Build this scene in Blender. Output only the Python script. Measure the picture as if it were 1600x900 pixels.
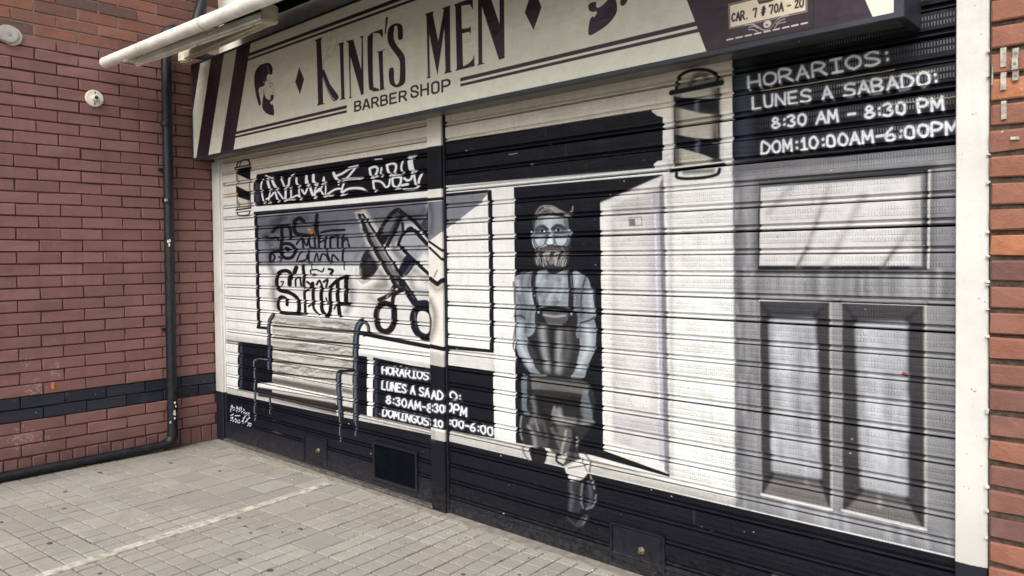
import bpy, bmesh, math, random
import numpy as np
from mathutils import Vector, Matrix

# ================================================================ scene, camera, light, exposure
scene = bpy.context.scene
for o in list(bpy.data.objects):
    bpy.data.objects.remove(o, do_unlink=True)
C = scene.collection

cam_data = bpy.data.cameras.new('camera')
cam_data.sensor_fit = 'HORIZONTAL'
cam_data.sensor_width = 36.0
cam_data.lens = 1183.41 / 1600.0 * 36.0
cam_data.shift_y = -(450 - 425.687) / 1600.0
cam_data.clip_start = 0.05
cam_data.clip_end = 3000
camera = bpy.data.objects.new('camera', cam_data)
C.objects.link(camera)
cr = Vector((0.73794986, 0.67476457, -0.01108095))
cu = Vector((-0.00735234, 0.02445742, 0.99967384))
cf = Vector((-0.67481549, 0.73762769, -0.02300944))
mw = Matrix((cr, cu, -cf)).transposed().to_4x4()
mw.translation = Vector((6.03428, -2.97506, 1.5))
camera.matrix_world = mw
scene.camera = camera

SUN_EL, SUN_AZ = math.radians(47), math.radians(160)      # azimuth clockwise from +Y: sun stands in front of the shop
world = bpy.data.worlds.new('World')
scene.world = world
world.use_nodes = True
wn = world.node_tree
wn.nodes.clear()
sky = wn.nodes.new('ShaderNodeTexSky')
sky.sky_type = 'NISHITA'
sky.sun_disc = False
sky.sun_elevation = SUN_EL
sky.sun_rotation = SUN_AZ
sky.air_density = 1.0
sky.dust_density = 4.0
sky.ozone_density = 0.6
hsv = wn.nodes.new('ShaderNodeHueSaturation')            # overcast: the cloud deck takes most of the blue out
hsv.inputs['Saturation'].default_value = 0.35
bg = wn.nodes.new('ShaderNodeBackground')
bg.inputs['Strength'].default_value = 0.15
wo = wn.nodes.new('ShaderNodeOutputWorld')
wn.links.new(sky.outputs[0], hsv.inputs['Color'])
wn.links.new(hsv.outputs[0], bg.inputs['Color'])
wn.links.new(bg.outputs[0], wo.inputs[0])

sun_data = bpy.data.lights.new('sun', 'SUN')
sun_data.energy = 1.5
sun_data.angle = math.radians(45)
sun_data.color = (1.0, 0.98, 0.95)
sun = bpy.data.objects.new('sun', sun_data)
C.objects.link(sun)
sdir = Vector((math.sin(SUN_AZ) * math.cos(SUN_EL), math.cos(SUN_AZ) * math.cos(SUN_EL), math.sin(SUN_EL)))
sun.rotation_euler = sdir.to_track_quat('Z', 'Y').to_euler()
sun.location = (3, -6, 8)

scene.render.engine = 'CYCLES'
scene.cycles.max_bounces = 6
scene.view_settings.view_transform = 'Standard'
scene.view_settings.look = 'None'
scene.view_settings.gamma = 1.0
scene.view_settings.exposure = 0.5

random.seed(4)
# ---------------------------------------------------------------- flat print: drawn strokes and fills, in millimetres on a wall plane
def srgb_lin(c):
    c = np.asarray(c, np.float32) / 255.0
    return np.where(c <= 0.04045, c / 12.92, ((c + 0.055) / 1.055) ** 2.4).astype(np.float32)

def smooth_line(p):
    if len(p) < 3:
        return p
    q = np.vstack([2 * p[0] - p[1], p, 2 * p[-1] - p[-2]])
    out = []
    for i in range(1, len(q) - 2):
        for t in (0, .25, .5, .75):
            a, b, c, d = q[i - 1], q[i], q[i + 1], q[i + 2]
            out.append(.5 * (2 * b + (c - a) * t + (2 * a - 5 * b + 4 * c - d) * t * t + (3 * b - a - 3 * c + d) * t ** 3))
    out.append(q[-2])
    return np.array(out)

class Canvas:
    def __init__(self, x0, z0, x1, z1, res, base):
        self.x0, self.z0, self.res = x0, z0, res
        self.w, self.h = int((x1 - x0) / res), int((z1 - z0) / res)
        self.px = np.empty((self.h, self.w, 3), np.float32)
        self.px[:] = srgb_lin(base)
    def window(self, p, pad):
        lo, hi = p.min(0) - pad, p.max(0) + pad
        i0, j0 = max(0, int((lo[0] - self.x0) / self.res)), max(0, int((lo[1] - self.z0) / self.res))
        i1, j1 = min(self.w, int((hi[0] - self.x0) / self.res) + 2), min(self.h, int((hi[1] - self.z0) / self.res) + 2)
        if i1 <= i0 or j1 <= j0:
            return None
        X = (self.x0 + (np.arange(i0, i1) + .5) * self.res).astype(np.float32)[None, :]
        Z = (self.z0 + (np.arange(j0, j1) + .5) * self.res).astype(np.float32)[:, None]
        return i0, i1, j0, j1, X, Z
    @staticmethod
    def dist(X, Z, p, closed):
        d = np.full((Z.shape[0], X.shape[1]), 1e9, np.float32)
        n = len(p)
        for k in range(n if closed else n - 1):
            a, b = p[k], p[(k + 1) % n]
            e = b - a; L = float(e @ e) + 1e-6
            t = np.clip(((X - a[0]) * e[0] + (Z - a[1]) * e[1]) / L, 0, 1)
            np.minimum(d, (X - a[0] - t * e[0]) ** 2 + (Z - a[1] - t * e[1]) ** 2, out=d)
        return np.sqrt(d)
    def blend(self, wn, m, col):
        i0, i1, j0, j1 = wn[:4]
        t = self.px[j0:j1, i0:i1]
        t += (srgb_lin(col) - t) * m[..., None]
    def fill(self, col, soft, a, flat, sm=0):
        p = np.array(flat, np.float32).reshape(-1, 2)
        if sm:
            p = smooth_line(np.vstack([p[-2:], p, p[:2]]))[8:-8]
        wn = self.window(p, soft)
        if wn is None:
            return
        X, Z = wn[4], wn[5]
        ins = np.zeros((Z.shape[0], X.shape[1]), bool)
        for k in range(len(p)):
            (xa, za), (xb, zb) = p[k], p[(k + 1) % len(p)]
            if za == zb:
                continue
            ins ^= ((Z > za) != (Z > zb)) & (X < (xb - xa) * (Z - za) / (zb - za) + xa)
        d = self.dist(X, Z, p, True)
        sd = np.where(ins, d, -d)
        m = np.clip(sd / soft + .5, 0, 1)
        self.blend(wn, (m * m * (3 - 2 * m)) * a, col)
    def stroke(self, col, w, soft, a, sm, flat, ax=1.0):
        # a flat brush: ax times wider across than up
        p = np.array(flat, np.float32).reshape(-1, 2)
        if sm:
            p = smooth_line(p)
        wn = self.window(p, (w / 2 + soft) * ax)
        if wn is None:
            return
        p = p / np.array([ax, 1.0], np.float32)
        d = self.dist(wn[4] / ax, wn[5], p, False)
        m = np.clip((w / 2 - d) / soft + .5, 0, 1)
        self.blend(wn, (m * m * (3 - 2 * m)) * a, col)
    def draw(self, ops):
        for o in ops:
            if o[0] == 'P':
                self.fill(*o[1:])
            elif o[0] == 'Q':
                self.fill(*o[1:], 1)
            else:
                self.stroke(*o[1:])
# ================================================================ helpers
def link(o, parent=None):
    C.objects.link(o)
    if parent is not None:
        o.parent = parent
        o.matrix_parent_inverse = Matrix.Translation(parent.location).inverted() if parent.type == 'EMPTY' else parent.matrix_basis.inverted()
    return o

def thing(name, label, cat, loc, group=None):
    o = bpy.data.objects.new(name, None)
    o.empty_display_size = 0.1
    o.location = loc
    o['label'] = label
    o['category'] = cat
    if group:
        o['group'] = group
    C.objects.link(o)
    return o

class MB:
    """collects shapes, then links them as one mesh object"""
    def __init__(self):
        self.bm = bmesh.new()
    def box(self, x0, x1, y0, y1, z0, z1, bev=0.0, rot=None, seg=1):
        b = bmesh.new()
        bmesh.ops.create_cube(b, size=1)
        bmesh.ops.scale(b, vec=(x1 - x0, y1 - y0, z1 - z0), verts=b.verts)
        if bev:
            bmesh.ops.bevel(b, geom=list(b.edges), offset=bev, segments=seg, affect='EDGES', profile=.6)
        if rot:
            bmesh.ops.rotate(b, cent=(0, 0, 0), matrix=rot, verts=b.verts)
        bmesh.ops.translate(b, vec=((x0 + x1) / 2, (y0 + y1) / 2, (z0 + z1) / 2), verts=b.verts)
        self.add(b)
        return self
    def add(self, b):
        me = bpy.data.meshes.new('t')
        b.to_mesh(me)
        b.free()
        self.bm.from_mesh(me)
        bpy.data.meshes.remove(me)
    def cyl(self, p, q, r, r2=None, n=20, bev=0.0, caps=True):
        p, q = Vector(p), Vector(q)
        b = bmesh.new()
        bmesh.ops.create_cone(b, cap_ends=caps, segments=n, radius1=r, radius2=r if r2 is None else r2, depth=(q - p).length)
        if bev:
            ed = [e for e in b.edges if len(e.link_faces) == 2 and any(len(f.verts) > 4 for f in e.link_faces)]
            bmesh.ops.bevel(b, geom=ed, offset=bev, segments=2, affect='EDGES')
        m = (q - p).to_track_quat('Z', 'Y').to_matrix()
        bmesh.ops.rotate(b, cent=(0, 0, 0), matrix=m, verts=b.verts)
        bmesh.ops.translate(b, vec=(p + q) / 2, verts=b.verts)
        self.add(b)
        return self
    def tube(self, pts, r, n=14, caps=True):
        pts = [Vector(p) for p in pts]
        b = bmesh.new()
        rings = []
        up = Vector((0, 0, 1))
        ref = None
        for i, p in enumerate(pts):
            d = (pts[min(i + 1, len(pts) - 1)] - pts[max(i - 1, 0)]).normalized()
            if ref is None:
                ref = d.orthogonal().normalized()
            ref = (ref - d * ref.dot(d)).normalized()
            s = d.cross(ref)
            rings.append([b.verts.new(p + (ref * math.cos(t) + s * math.sin(t)) * r) for t in [2 * math.pi * k / n for k in range(n)]])
        for a, c in zip(rings, rings[1:]):
            for k in range(n):
                b.faces.new((a[k], a[(k + 1) % n], c[(k + 1) % n], c[k]))
        if caps:
            b.faces.new(rings[0][::-1])
            b.faces.new(rings[-1])
        self.add(b)
        return self
    def loft(self, prof, x0, x1):
        """profile of (y, z) points swept along x, open strip, outward to -y"""
        b = bmesh.new()
        A = [b.verts.new((x0, y, z)) for y, z in prof]
        B = [b.verts.new((x1, y, z)) for y, z in prof]
        for k in range(len(prof) - 1):
            b.faces.new((A[k], A[k + 1], B[k + 1], B[k]))
        b.faces.new(A[::-1])
        b.faces.new(B)
        self.add(b)
        return self
    def mesh(self, name, smooth=False):
        bmesh.ops.recalc_face_normals(self.bm, faces=self.bm.faces)
        me = bpy.data.meshes.new(name)
        self.bm.to_mesh(me)
        self.bm.free()
        if smooth:
            me.shade_smooth()
            try:
                me.set_sharp_from_angle(angle=math.radians(40))
            except Exception:
                pass
        return me
    def obj(self, name, mat, parent=None, smooth=False, **props):
        me = self.mesh(name, smooth)
        me.materials.append(mat)
        o = link(bpy.data.objects.new(name, me), parent)
        for k, v in props.items():
            o[k] = v
        return o

# ================================================================ materials
def lin(r, g, b):
    return tuple(float(t) for t in srgb_lin((r, g, b))) + (1,)

class NT:
    def __init__(self, name):
        self.m = bpy.data.materials.new(name)
        self.m.use_nodes = True
        self.t = self.m.node_tree
        self.b = self.t.nodes['Principled BSDF']
        self.geo = self.t.nodes.new('ShaderNodeNewGeometry')
    def n(self, typ, **kw):
        nd = self.t.nodes.new(typ)
        for k, v in kw.items():
            setattr(nd, k, v)
        return nd
    def put(self, sock, v):
        if hasattr(v, 'links'):
            self.t.links.new(v, sock)
        else:
            sock.default_value = v
    def math(self, op, a, b=0.0, c=0.0, clamp=False):
        nd = self.n('ShaderNodeMath', operation=op, use_clamp=clamp)
        for s, v in zip(nd.inputs, (a, b, c)):
            self.put(s, v)
        return nd.outputs[0]
    def noise(self, scale, detail=4, rough=.55, vec=None, dist=0.0):
        nd = self.n('ShaderNodeTexNoise')
        self.put(nd.inputs['Vector'], vec if vec is not None else self.geo.outputs['Position'])
        nd.inputs['Scale'].default_value = scale
        nd.inputs['Detail'].default_value = detail
        nd.inputs['Roughness'].default_value = rough
        nd.inputs['Distortion'].default_value = dist
        return nd.outputs[0]
    def ramp(self, v, a, b):
        """smooth step of v between a and b"""
        nd = self.n('ShaderNodeMapRange', interpolation_type='SMOOTHSTEP')
        self.put(nd.inputs[0], v)
        nd.inputs[1].default_value = a
        nd.inputs[2].default_value = b
        return nd.outputs[0]
    def mix(self, f, a, b, mode='MIX'):
        nd = self.n('ShaderNodeMix', data_type='RGBA', blend_type=mode)
        self.put(nd.inputs[0], f)
        self.put(nd.inputs[6], a)
        self.put(nd.inputs[7], b)
        return nd.outputs[2]
    def xyz(self):
        nd = self.n('ShaderNodeSeparateXYZ')
        self.t.links.new(self.geo.outputs['Position'], nd.inputs[0])
        return nd.outputs
    def scaled(self, sx, sy, sz):
        nd = self.n('ShaderNodeVectorMath', operation='MULTIPLY')
        self.t.links.new(self.geo.outputs['Position'], nd.inputs[0])
        nd.inputs[1].default_value = (sx, sy, sz)
        return nd.outputs[0]
    def rnd(self):
        return self.n('ShaderNodeObjectInfo').outputs['Random']
    def bump(self, h, dist=.002, strength=1.0, prev=None):
        nd = self.n('ShaderNodeBump')
        nd.inputs['Strength'].default_value = strength
        nd.inputs['Distance'].default_value = dist
        self.put(nd.inputs['Height'], h)
        if prev is not None:
            self.t.links.new(prev, nd.inputs['Normal'])
        return nd.outputs[0]
    def done(self, col, rough=.5, normal=None, spec=.4, metal=0.0, **kw):
        self.put(self.b.inputs['Base Color'], col)
        self.put(self.b.inputs['Roughness'], rough)
        self.b.inputs['Specular IOR Level'].default_value = spec
        self.b.inputs['Metallic'].default_value = metal
        if normal is not None:
            self.t.links.new(normal, self.b.inputs['Normal'])
        return self.m

def plain(name, rgb, rough=.5, spec=.4, metal=0.0, var=.12, scale=9.0, grain=.0006):
    k = NT(name)
    c = lin(*rgb)
    d = k.noise(scale, 5, .65)
    dark = tuple(t * (1 - var * 1.6) for t in c[:3]) + (1,)
    lite = tuple(min(1, t * (1 + var)) for t in c[:3]) + (1,)
    col = k.mix(k.ramp(d, .3, .7), dark, lite)
    nb = k.bump(k.noise(260, 3), grain)
    return k.done(col, k.math('MULTIPLY_ADD', d, .25, rough - .12), nb, spec, metal)

def print_image(name, cv):
    im = bpy.data.images.new(name, cv.w, cv.h, float_buffer=True)
    buf = np.ones((cv.h, cv.w, 4), np.float32)
    buf[..., :3] = cv.px
    im.pixels.foreach_set(buf.ravel())
    im.update()
    return im

def print_material(name, cv, rough, spec, grime, slots=False, emboss=0.0):
    k = NT(name)
    X, Y, Z = k.xyz()
    u = k.math('DIVIDE', k.math('SUBTRACT', X, cv.x0 / 1000), cv.w * cv.res / 1000)
    v = k.math('DIVIDE', k.math('SUBTRACT', Z, cv.z0 / 1000), cv.h * cv.res / 1000)
    cmb = k.n('ShaderNodeCombineXYZ')
    k.put(cmb.inputs[0], u)
    k.put(cmb.inputs[1], v)
    tex = k.n('ShaderNodeTexImage', interpolation='Cubic', extension='EXTEND')
    tex.image = print_image(name, cv)
    k.t.links.new(cmb.outputs[0], tex.inputs[0])
    col = tex.outputs[0]
    col = k.mix(1.0, col, (.9, .9, .9, 1), 'MULTIPLY')
    streak = k.noise(1.0, 5, .65, k.scaled(26, 26, 1.6))
    patch = k.noise(3.2, 6, .65)
    f = k.math('MULTIPLY', k.ramp(streak, .48, .8), k.ramp(patch, .35, .7))
    col = k.mix(k.math('MULTIPLY', f, grime), col, lin(150, 140, 126), 'MULTIPLY')
    speck = k.ramp(k.noise(150, 2, .5), .72, .78)
    col = k.mix(k.math('MULTIPLY', speck, grime * .9), col, lin(120, 100, 84), 'MULTIPLY')
    # paint film thins and scuffs: small value changes
    col = k.mix(k.math('MULTIPLY', k.ramp(k.noise(14, 5, .7), .3, .8), .3), col, lin(205, 204, 202), 'MULTIPLY')
    normal = k.bump(k.noise(1.0, 3, .5, k.scaled(2.2, 2.2, 30)), .0030)
    normal = k.bump(k.ramp(k.noise(5.5, 3, .5), .35, .75), .0045, 1.0, normal)
    # street dust and splashes low down
    dust = k.math('MULTIPLY', k.ramp(k.math('ADD', Z, k.math('MULTIPLY', k.noise(16, 5, .7), .35)), .42, .14), k.ramp(k.noise(38, 5, .75), .38, .7))
    col = k.mix(k.math('MULTIPLY', dust, .10), col, lin(140, 132, 120))
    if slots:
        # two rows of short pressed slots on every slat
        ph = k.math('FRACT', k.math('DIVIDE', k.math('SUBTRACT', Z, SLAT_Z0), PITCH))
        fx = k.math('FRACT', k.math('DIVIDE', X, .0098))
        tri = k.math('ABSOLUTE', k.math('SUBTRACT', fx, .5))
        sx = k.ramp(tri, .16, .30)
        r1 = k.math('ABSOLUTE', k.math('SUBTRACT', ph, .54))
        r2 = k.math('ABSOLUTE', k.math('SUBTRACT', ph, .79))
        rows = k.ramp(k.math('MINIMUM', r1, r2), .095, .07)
        slot_patch = k.math('MULTIPLY', k.ramp(k.noise(4.5, 3), .30, .62), k.ramp(X, 2.7, 4.2))
        h = k.math('MULTIPLY', k.math('MULTIPLY', sx, rows), slot_patch)
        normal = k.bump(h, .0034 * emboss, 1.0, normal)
        bare = k.math('MULTIPLY', k.math('MULTIPLY', h, k.ramp(X, 4.5, 5.35)), k.ramp(Z, .9, 2.2))  # slot highlights put into the colour as pale grey, not bare metal
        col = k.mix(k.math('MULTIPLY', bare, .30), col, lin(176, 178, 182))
    fine = k.bump(k.noise(420, 2), .00025, 1.0, normal)
    return k.done(col, k.math('MULTIPLY_ADD', patch, .3, rough - .15), fine, spec)

# measured in millimetres: x along the shop front, z up
OPS={
"m":[
('P',(232,222,203),60,0.75,[58,2384,2832,2450,4589,2364,4588,2086,2826,2141,39,1950]),
('S',(150,110,60),14,12,0.7,1,[90,2097,134,2108,155,2096],2.1),
('S',(170,140,100),10,14,0.5,1,[80,2220,138,2222],2.1),
('S',(120,95,70),8,12,0.6,1,[96,1905,140,1907],2.1),
('S',(150,120,90),12,16,0.5,1,[78,1819,165,1819],2.1),
('P',(17,18,27),4,1.0,[685,2138,1372,2139,2649,2137,2772,2143,2767,1885,2649,1883,1364,1883,666,1894,629,1923,634,2061]),
('S',(78,80,95),26,30,0.75,1,[687,2052,682,1920],2.0),
('P',(205,198,182),6,0.8,[378,2175,584,2197,572,1888,371,1895]),
('P',(17,18,27),5,1.0,[374,2201,584,2207,580,2099,372,2167]),
('P',(17,18,27),5,1.0,[369,2073,577,2007,574,1940,365,1987]),
('P',(60,55,52),18,0.5,[364,1960,410,1944,408,1900,372,1902]),
('P',(60,55,52),16,0.5,[528,1947,574,1935,572,1895,533,1897]),
('P',(120,108,95),14,0.6,[372,2155,402,2146,399,2086,369,2088]),
('S',(17,18,27),16,5,1.0,1,[350,2214,591,2218],2.0),
('S',(238,236,230),9,4,1.0,1,[356,2205,584,2209],2.0),
('S',(17,18,27),7,4,1.0,1,[346,2201,593,2206],2.0),
('S',(17,18,27),12,6,1.0,1,[374,2215,392,2251,460,2265,540,2261,576,2244,578,2218],2.0),
('S',(17,18,27),8,5,1.0,1,[421,2221,440,2250,474,2260],2.0),
('S',(17,18,27),9,6,0.8,1,[374,2201,367,1895],2.0),
('S',(17,18,27),9,6,0.8,1,[583,2204,574,1892],2.0),
('S',(17,18,27),14,5,1.0,1,[353,1882,579,1887],2.0),
('S',(238,236,230),8,4,1.0,1,[361,1871,572,1874],2.0),
('S',(17,18,27),8,4,1.0,1,[352,1862,578,1865],2.0),
('S',(17,18,27),10,6,1.0,1,[370,1858,383,1841,457,1833,544,1837,565,1859],2.0),
('P',(95,85,78),40,0.45,[389,1827,563,1829,589,1808,402,1806]),
('S',(236,238,242),11.7,6,0.95,1,[772,2094,745,2035,755,1976,778,1917],1.9),
('S',(236,238,242),18.0,6,0.95,1,[840,2105,851,2060,874,2013],1.9),
('S',(236,238,242),18.0,6,0.95,1,[901,2094,930,2048,970,2007],1.9),
('S',(236,238,242),10.8,6,0.95,1,[816,2117,865,2100],1.9),
('S',(236,238,242),9.0,6,0.95,1,[846,1919,874,2007],1.9),
('S',(236,238,242),12.6,6,0.95,1,[816,1940,897,1967,934,1990,968,1938,985,1912],1.9),
('S',(236,238,242),10.8,6,0.95,1,[970,1994,1016,1960,1062,1920],1.9),
('S',(236,238,242),12.6,6,0.95,1,[1032,2087,1060,2045,1082,2006],1.9),
('S',(236,238,242),14.4,6,0.95,1,[1188,2097,1148,2069,1135,2027,1088,2005,1086,1956,1073,1913],1.9),
('S',(236,238,242),10.8,6,0.95,1,[1157,2007,1161,1951,1154,1927],1.9),
('S',(236,238,242),10.8,6,0.95,1,[1085,1916,1177,1932,1245,1943,1283,1913],1.8),
('S',(236,238,242),14.4,6,0.95,1,[1240,2065,1242,2031,1269,2005],1.8),
('S',(236,238,242),10.8,6,0.95,1,[1264,2000,1267,1945,1283,1907],1.8),
('S',(236,238,242),16.2,6,0.95,1,[1370,2070,1363,2023,1389,2000],1.8),
('S',(236,238,242),11.7,6,0.95,1,[1302,1979,1339,1949,1373,1986],1.8),
('S',(236,238,242),11.7,6,0.95,1,[1405,1984,1435,1928],1.8),
('S',(236,238,242),16.2,6,0.95,1,[1455,2072,1454,2022,1490,1996],1.8),
('S',(236,238,242),11.7,6,0.95,1,[1515,1971,1467,1944,1466,1909],1.8),
('S',(236,238,242),9.0,6,0.95,1,[1097,1924,1199,1915],1.9),
('S',(236,238,242),7.2,6,0.95,1,[778,1914,796,1900],1.9),
('S',(236,238,242),7.2,6,0.95,1,[840,1907,883,1911],1.9),
('S',(236,238,242),11.7,6,0.95,1,[1370,2067,1384,2018],1.8),
('S',(236,238,242),14.4,6,0.95,1,[1461,2066,1459,2031,1495,2001],1.8),
('S',(236,238,242),10.8,6,0.95,1,[1410,1993,1446,1925],1.8),
('S',(236,238,242),10.8,6,0.95,1,[1485,1999,1462,1953,1456,1906],1.8),
('S',(236,238,242),10.8,6,0.95,1,[1473,1953,1536,1966,1585,2045],1.8),
('S',(236,238,242),10.8,6,0.95,1,[1526,1973,1566,1929],1.8),
('S',(236,238,242),9.0,6,0.95,1,[1584,2039,1594,2003,1598,1968,1586,1905],1.8),
('S',(236,238,242),10.8,6,0.95,1,[1565,1918,1667,1917],1.7),
('S',(236,238,242),11.7,6,0.95,1,[1617,1929,1708,1955,1777,1956],1.7),
('S',(236,238,242),18.0,6,0.95,1,[1699,2065,1720,2034,1749,2009],1.7),
('S',(236,238,242),14.4,6,0.95,1,[1720,2043,1799,2054,1876,2078,1942,2087],1.7),
('S',(236,238,242),12.6,6,0.95,1,[1867,2087,1961,2093],1.7),
('S',(236,238,242),12.6,6,0.95,1,[1951,2083,1894,2046,1846,2019,1797,2006],1.7),
('S',(236,238,242),14.4,6,0.95,1,[1798,2014,1893,2013,2004,2007],1.7),
('S',(236,238,242),12.6,6,0.95,1,[1807,1988,1786,1950,1775,1911],1.7),
('S',(236,238,242),14.4,6,0.95,1,[1795,1932,1853,1948,1929,1949,2003,1941,2039,1927],1.7),
('S',(236,238,242),9.0,6,0.95,1,[1775,1908,1829,1916],1.7),
('S',(236,238,242),9.0,6,0.95,1,[1753,2003,1748,1984],1.7),
('S',(236,238,242),14.4,6,0.95,1,[2096,2060,2104,2026,2117,1998],1.6),
('S',(236,238,242),13.5,6,0.95,1,[2100,2062,2149,2069,2179,2055,2170,2032,2148,2012],1.6),
('S',(236,238,242),10.8,6,0.95,1,[2218,2055,2209,2023,2221,1998],1.6),
('S',(236,238,242),12.6,6,0.95,1,[2125,1981,2133,1932,2145,1915],1.6),
('S',(236,238,242),11.7,6,0.95,1,[2129,1981,2190,1974,2225,1958,2254,1932,2284,1943,2297,1979],1.6),
('S',(236,238,242),9.0,6,0.95,1,[2121,1998,2174,2007],1.6),
('S',(236,238,242),14.4,6,0.95,1,[2274,2066,2282,2033,2298,2011],1.6),
('S',(236,238,242),13.5,6,0.95,1,[2274,2068,2329,2074,2362,2058,2353,2027,2327,2003],1.6),
('S',(236,238,242),10.8,6,0.95,1,[2298,1998,2402,1995],1.6),
('S',(236,238,242),12.6,6,0.95,1,[2319,1983,2326,1940,2359,1925,2396,1946,2405,1979],1.6),
('S',(236,238,242),11.7,6,0.95,1,[2319,1985,2368,1987,2405,1979],1.6),
('S',(236,238,242),10.8,6,0.95,1,[2428,2078,2411,2043,2422,2006],1.6),
('S',(236,238,242),32.4,6,0.95,1,[2496,2080,2501,2046,2508,2020],1.5),
('S',(236,238,242),12.6,6,0.95,1,[2469,2100,2532,2099],1.5),
('S',(236,238,242),12.6,6,0.95,1,[2434,1974,2465,1959,2498,1967,2514,2004],1.6),
('S',(236,238,242),10.8,6,0.95,1,[2514,2014,2542,2007],1.5),
('S',(236,238,242),12.6,6,0.95,1,[2526,1987,2536,1941,2548,1914],1.5),
('S',(236,238,242),12.6,6,0.95,1,[2559,1914,2520,1903,2424,1907],1.5),
('S',(236,238,242),14.4,6,0.95,1,[2408,1932,2465,1936],1.6),
('S',(236,238,242),14.4,6,0.95,1,[2596,1987,2576,1963,2566,1939],1.5),
('S',(236,238,242),7.2,6,0.95,1,[2342,1915,2392,1915],1.6),
('S',(236,238,242),5.4,6,0.95,1,[2150,2114,2220,2112],1.6),
('P',(17,18,27),3,1.0,[626,1855,2660,1846,2777,1849,2776,1825,2659,1822,625,1823]),
('P',(122,124,134),10,1.0,[664,1818,2671,1821,2776,1825,2770,1499,2663,1443,669,1438]),
('P',(86,88,100),70,0.7,[664,1828,2777,1832,2775,1729,657,1652]),
('P',(150,152,160),30,0.5,[653,1539,2770,1517,2769,1439,659,1435]),
('S',(17,18,27),26,3,1,0,[650,1839,668,1416,666,972],2.0),
('S',(17,18,27),22,3,1,0,[651,964,812,966],1.9),
('P',(17,18,27),3,1.0,[1799,1027,2210,999,2804,965,2803,939,2210,971,1799,997]),
('P',(196,196,198),60,0.5,[829,1436,1953,1438,1947,1232,821,1199]),
('P',(176,172,168),120,0.35,[1953,1438,2758,1439,2750,1013,1942,1043]),
('S',(40,40,48),34,60,0.7,1,[846,1491,848,1542,1002,1570],1.9),
('S',(40,40,48),34,60,0.7,1,[794,1660,951,1731,1010,1789],1.9),
('S',(40,40,48),34,60,0.7,1,[1192,1772,1350,1785],1.8),
('S',(40,40,48),34,60,0.7,1,[901,1390,845,1451],1.9),
('S',(40,40,48),34,60,0.7,1,[950,1711,895,1763,1065,1787],1.9),
('S',(40,40,48),34,60,0.7,1,[918,1329,895,1228,930,1128],1.9),
('S',(40,40,48),34,60,0.7,1,[1853,1343,1880,1218,1817,1135],1.7),
('S',(40,40,48),34,60,0.7,1,[774,1655,869,1592],1.9),
('P',(74,74,84),90,0.5,[774,1666,1192,1772,1519,1787,1802,1676,1860,1576,1514,1638,1133,1627,869,1592]),
('S',(15,15,22),25.48,5,1.0,1,[1017,1724,1023,1640,1011,1560],1.9),
('S',(15,15,22),23.52,5,1.0,1,[892,1693,979,1730,1118,1721,1144,1666,1133,1637],1.9),
('S',(15,15,22),17.64,5,1.0,1,[794,1660,871,1643,939,1651,976,1626],1.9),
('S',(15,15,22),25.48,5,1.0,1,[1022,1600,1132,1598,1203,1558,1165,1504,1074,1495,1019,1520],1.9),
('S',(15,15,22),21.56,5,1.0,1,[855,1471,867,1527,945,1546,1038,1535],1.9),
('S',(15,15,22),15.68,5,1.0,1,[894,1471,924,1501,906,1521],1.9),
('S',(15,15,22),13.72,5,1.0,1,[989,1471,1018,1490,981,1506],1.9),
('S',(15,15,22),29.4,5,1.0,1,[1315,1757,1263,1779,1200,1757,1190,1704,1224,1669,1329,1656],1.8),
('S',(15,15,22),21.56,5,1.0,1,[1329,1656,1449,1663],1.8),
('S',(15,15,22),25.48,5,1.0,1,[1486,1793,1475,1723,1490,1648],1.8),
('S',(15,15,22),19.6,5,1.0,1,[1451,1733,1466,1676],1.8),
('S',(15,15,22),17.64,5,1.0,1,[1532,1670,1645,1680,1802,1680],1.7),
('S',(15,15,22),33.32,5,1.0,1,[1085,1564,1104,1559],1.9),
('S',(15,15,22),15.68,5,1.0,1,[1222,1596,1258,1624,1294,1633,1309,1566],1.8),
('S',(15,15,22),13.72,5,1.0,1,[1311,1623,1353,1584,1380,1641],1.8),
('S',(15,15,22),15.68,5,1.0,1,[1380,1631,1395,1574,1446,1564],1.8),
('S',(15,15,22),15.68,5,1.0,1,[1448,1639,1462,1564],1.8),
('S',(15,15,22),17.64,5,1.0,1,[1506,1643,1504,1563],1.8),
('S',(15,15,22),13.72,5,1.0,1,[1505,1600,1579,1618],1.8),
('S',(15,15,22),17.64,5,1.0,1,[1588,1641,1578,1562],1.7),
('S',(15,15,22),17.64,5,1.0,1,[1644,1639,1642,1561],1.7),
('S',(15,15,22),15.68,5,1.0,1,[1644,1630,1723,1642,1729,1560],1.7),
('S',(15,15,22),17.64,5,1.0,1,[1785,1645,1783,1568],1.7),
('S',(15,15,22),13.72,5,1.0,1,[1784,1595,1831,1621,1859,1567],1.7),
('S',(15,15,22),13.72,5,1.0,1,[1218,1470,1255,1518,1291,1542],1.8),
('S',(15,15,22),13.72,5,1.0,1,[1253,1470,1341,1484,1359,1517],1.8),
('S',(15,15,22),15.68,5,1.0,1,[1377,1546,1375,1460],1.8),
('S',(15,15,22),11.76,5,1.0,1,[1443,1469,1478,1526,1501,1469],1.8),
('S',(15,15,22),13.72,5,1.0,1,[1518,1479,1544,1520,1592,1511,1623,1469],1.8),
('S',(15,15,22),13.72,5,1.0,1,[1594,1552,1639,1460],1.7),
('S',(15,15,22),13.72,5,1.0,1,[1655,1469,1672,1515,1734,1478],1.7),
('S',(15,15,22),15.68,5,1.0,1,[1790,1550,1780,1469],1.7),
('S',(15,15,22),8.82,5,1.0,1,[1409,1460,1416,1422],1.8),
('S',(15,15,22),8.82,5,1.0,1,[1796,1460,1802,1415],1.7),
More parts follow.
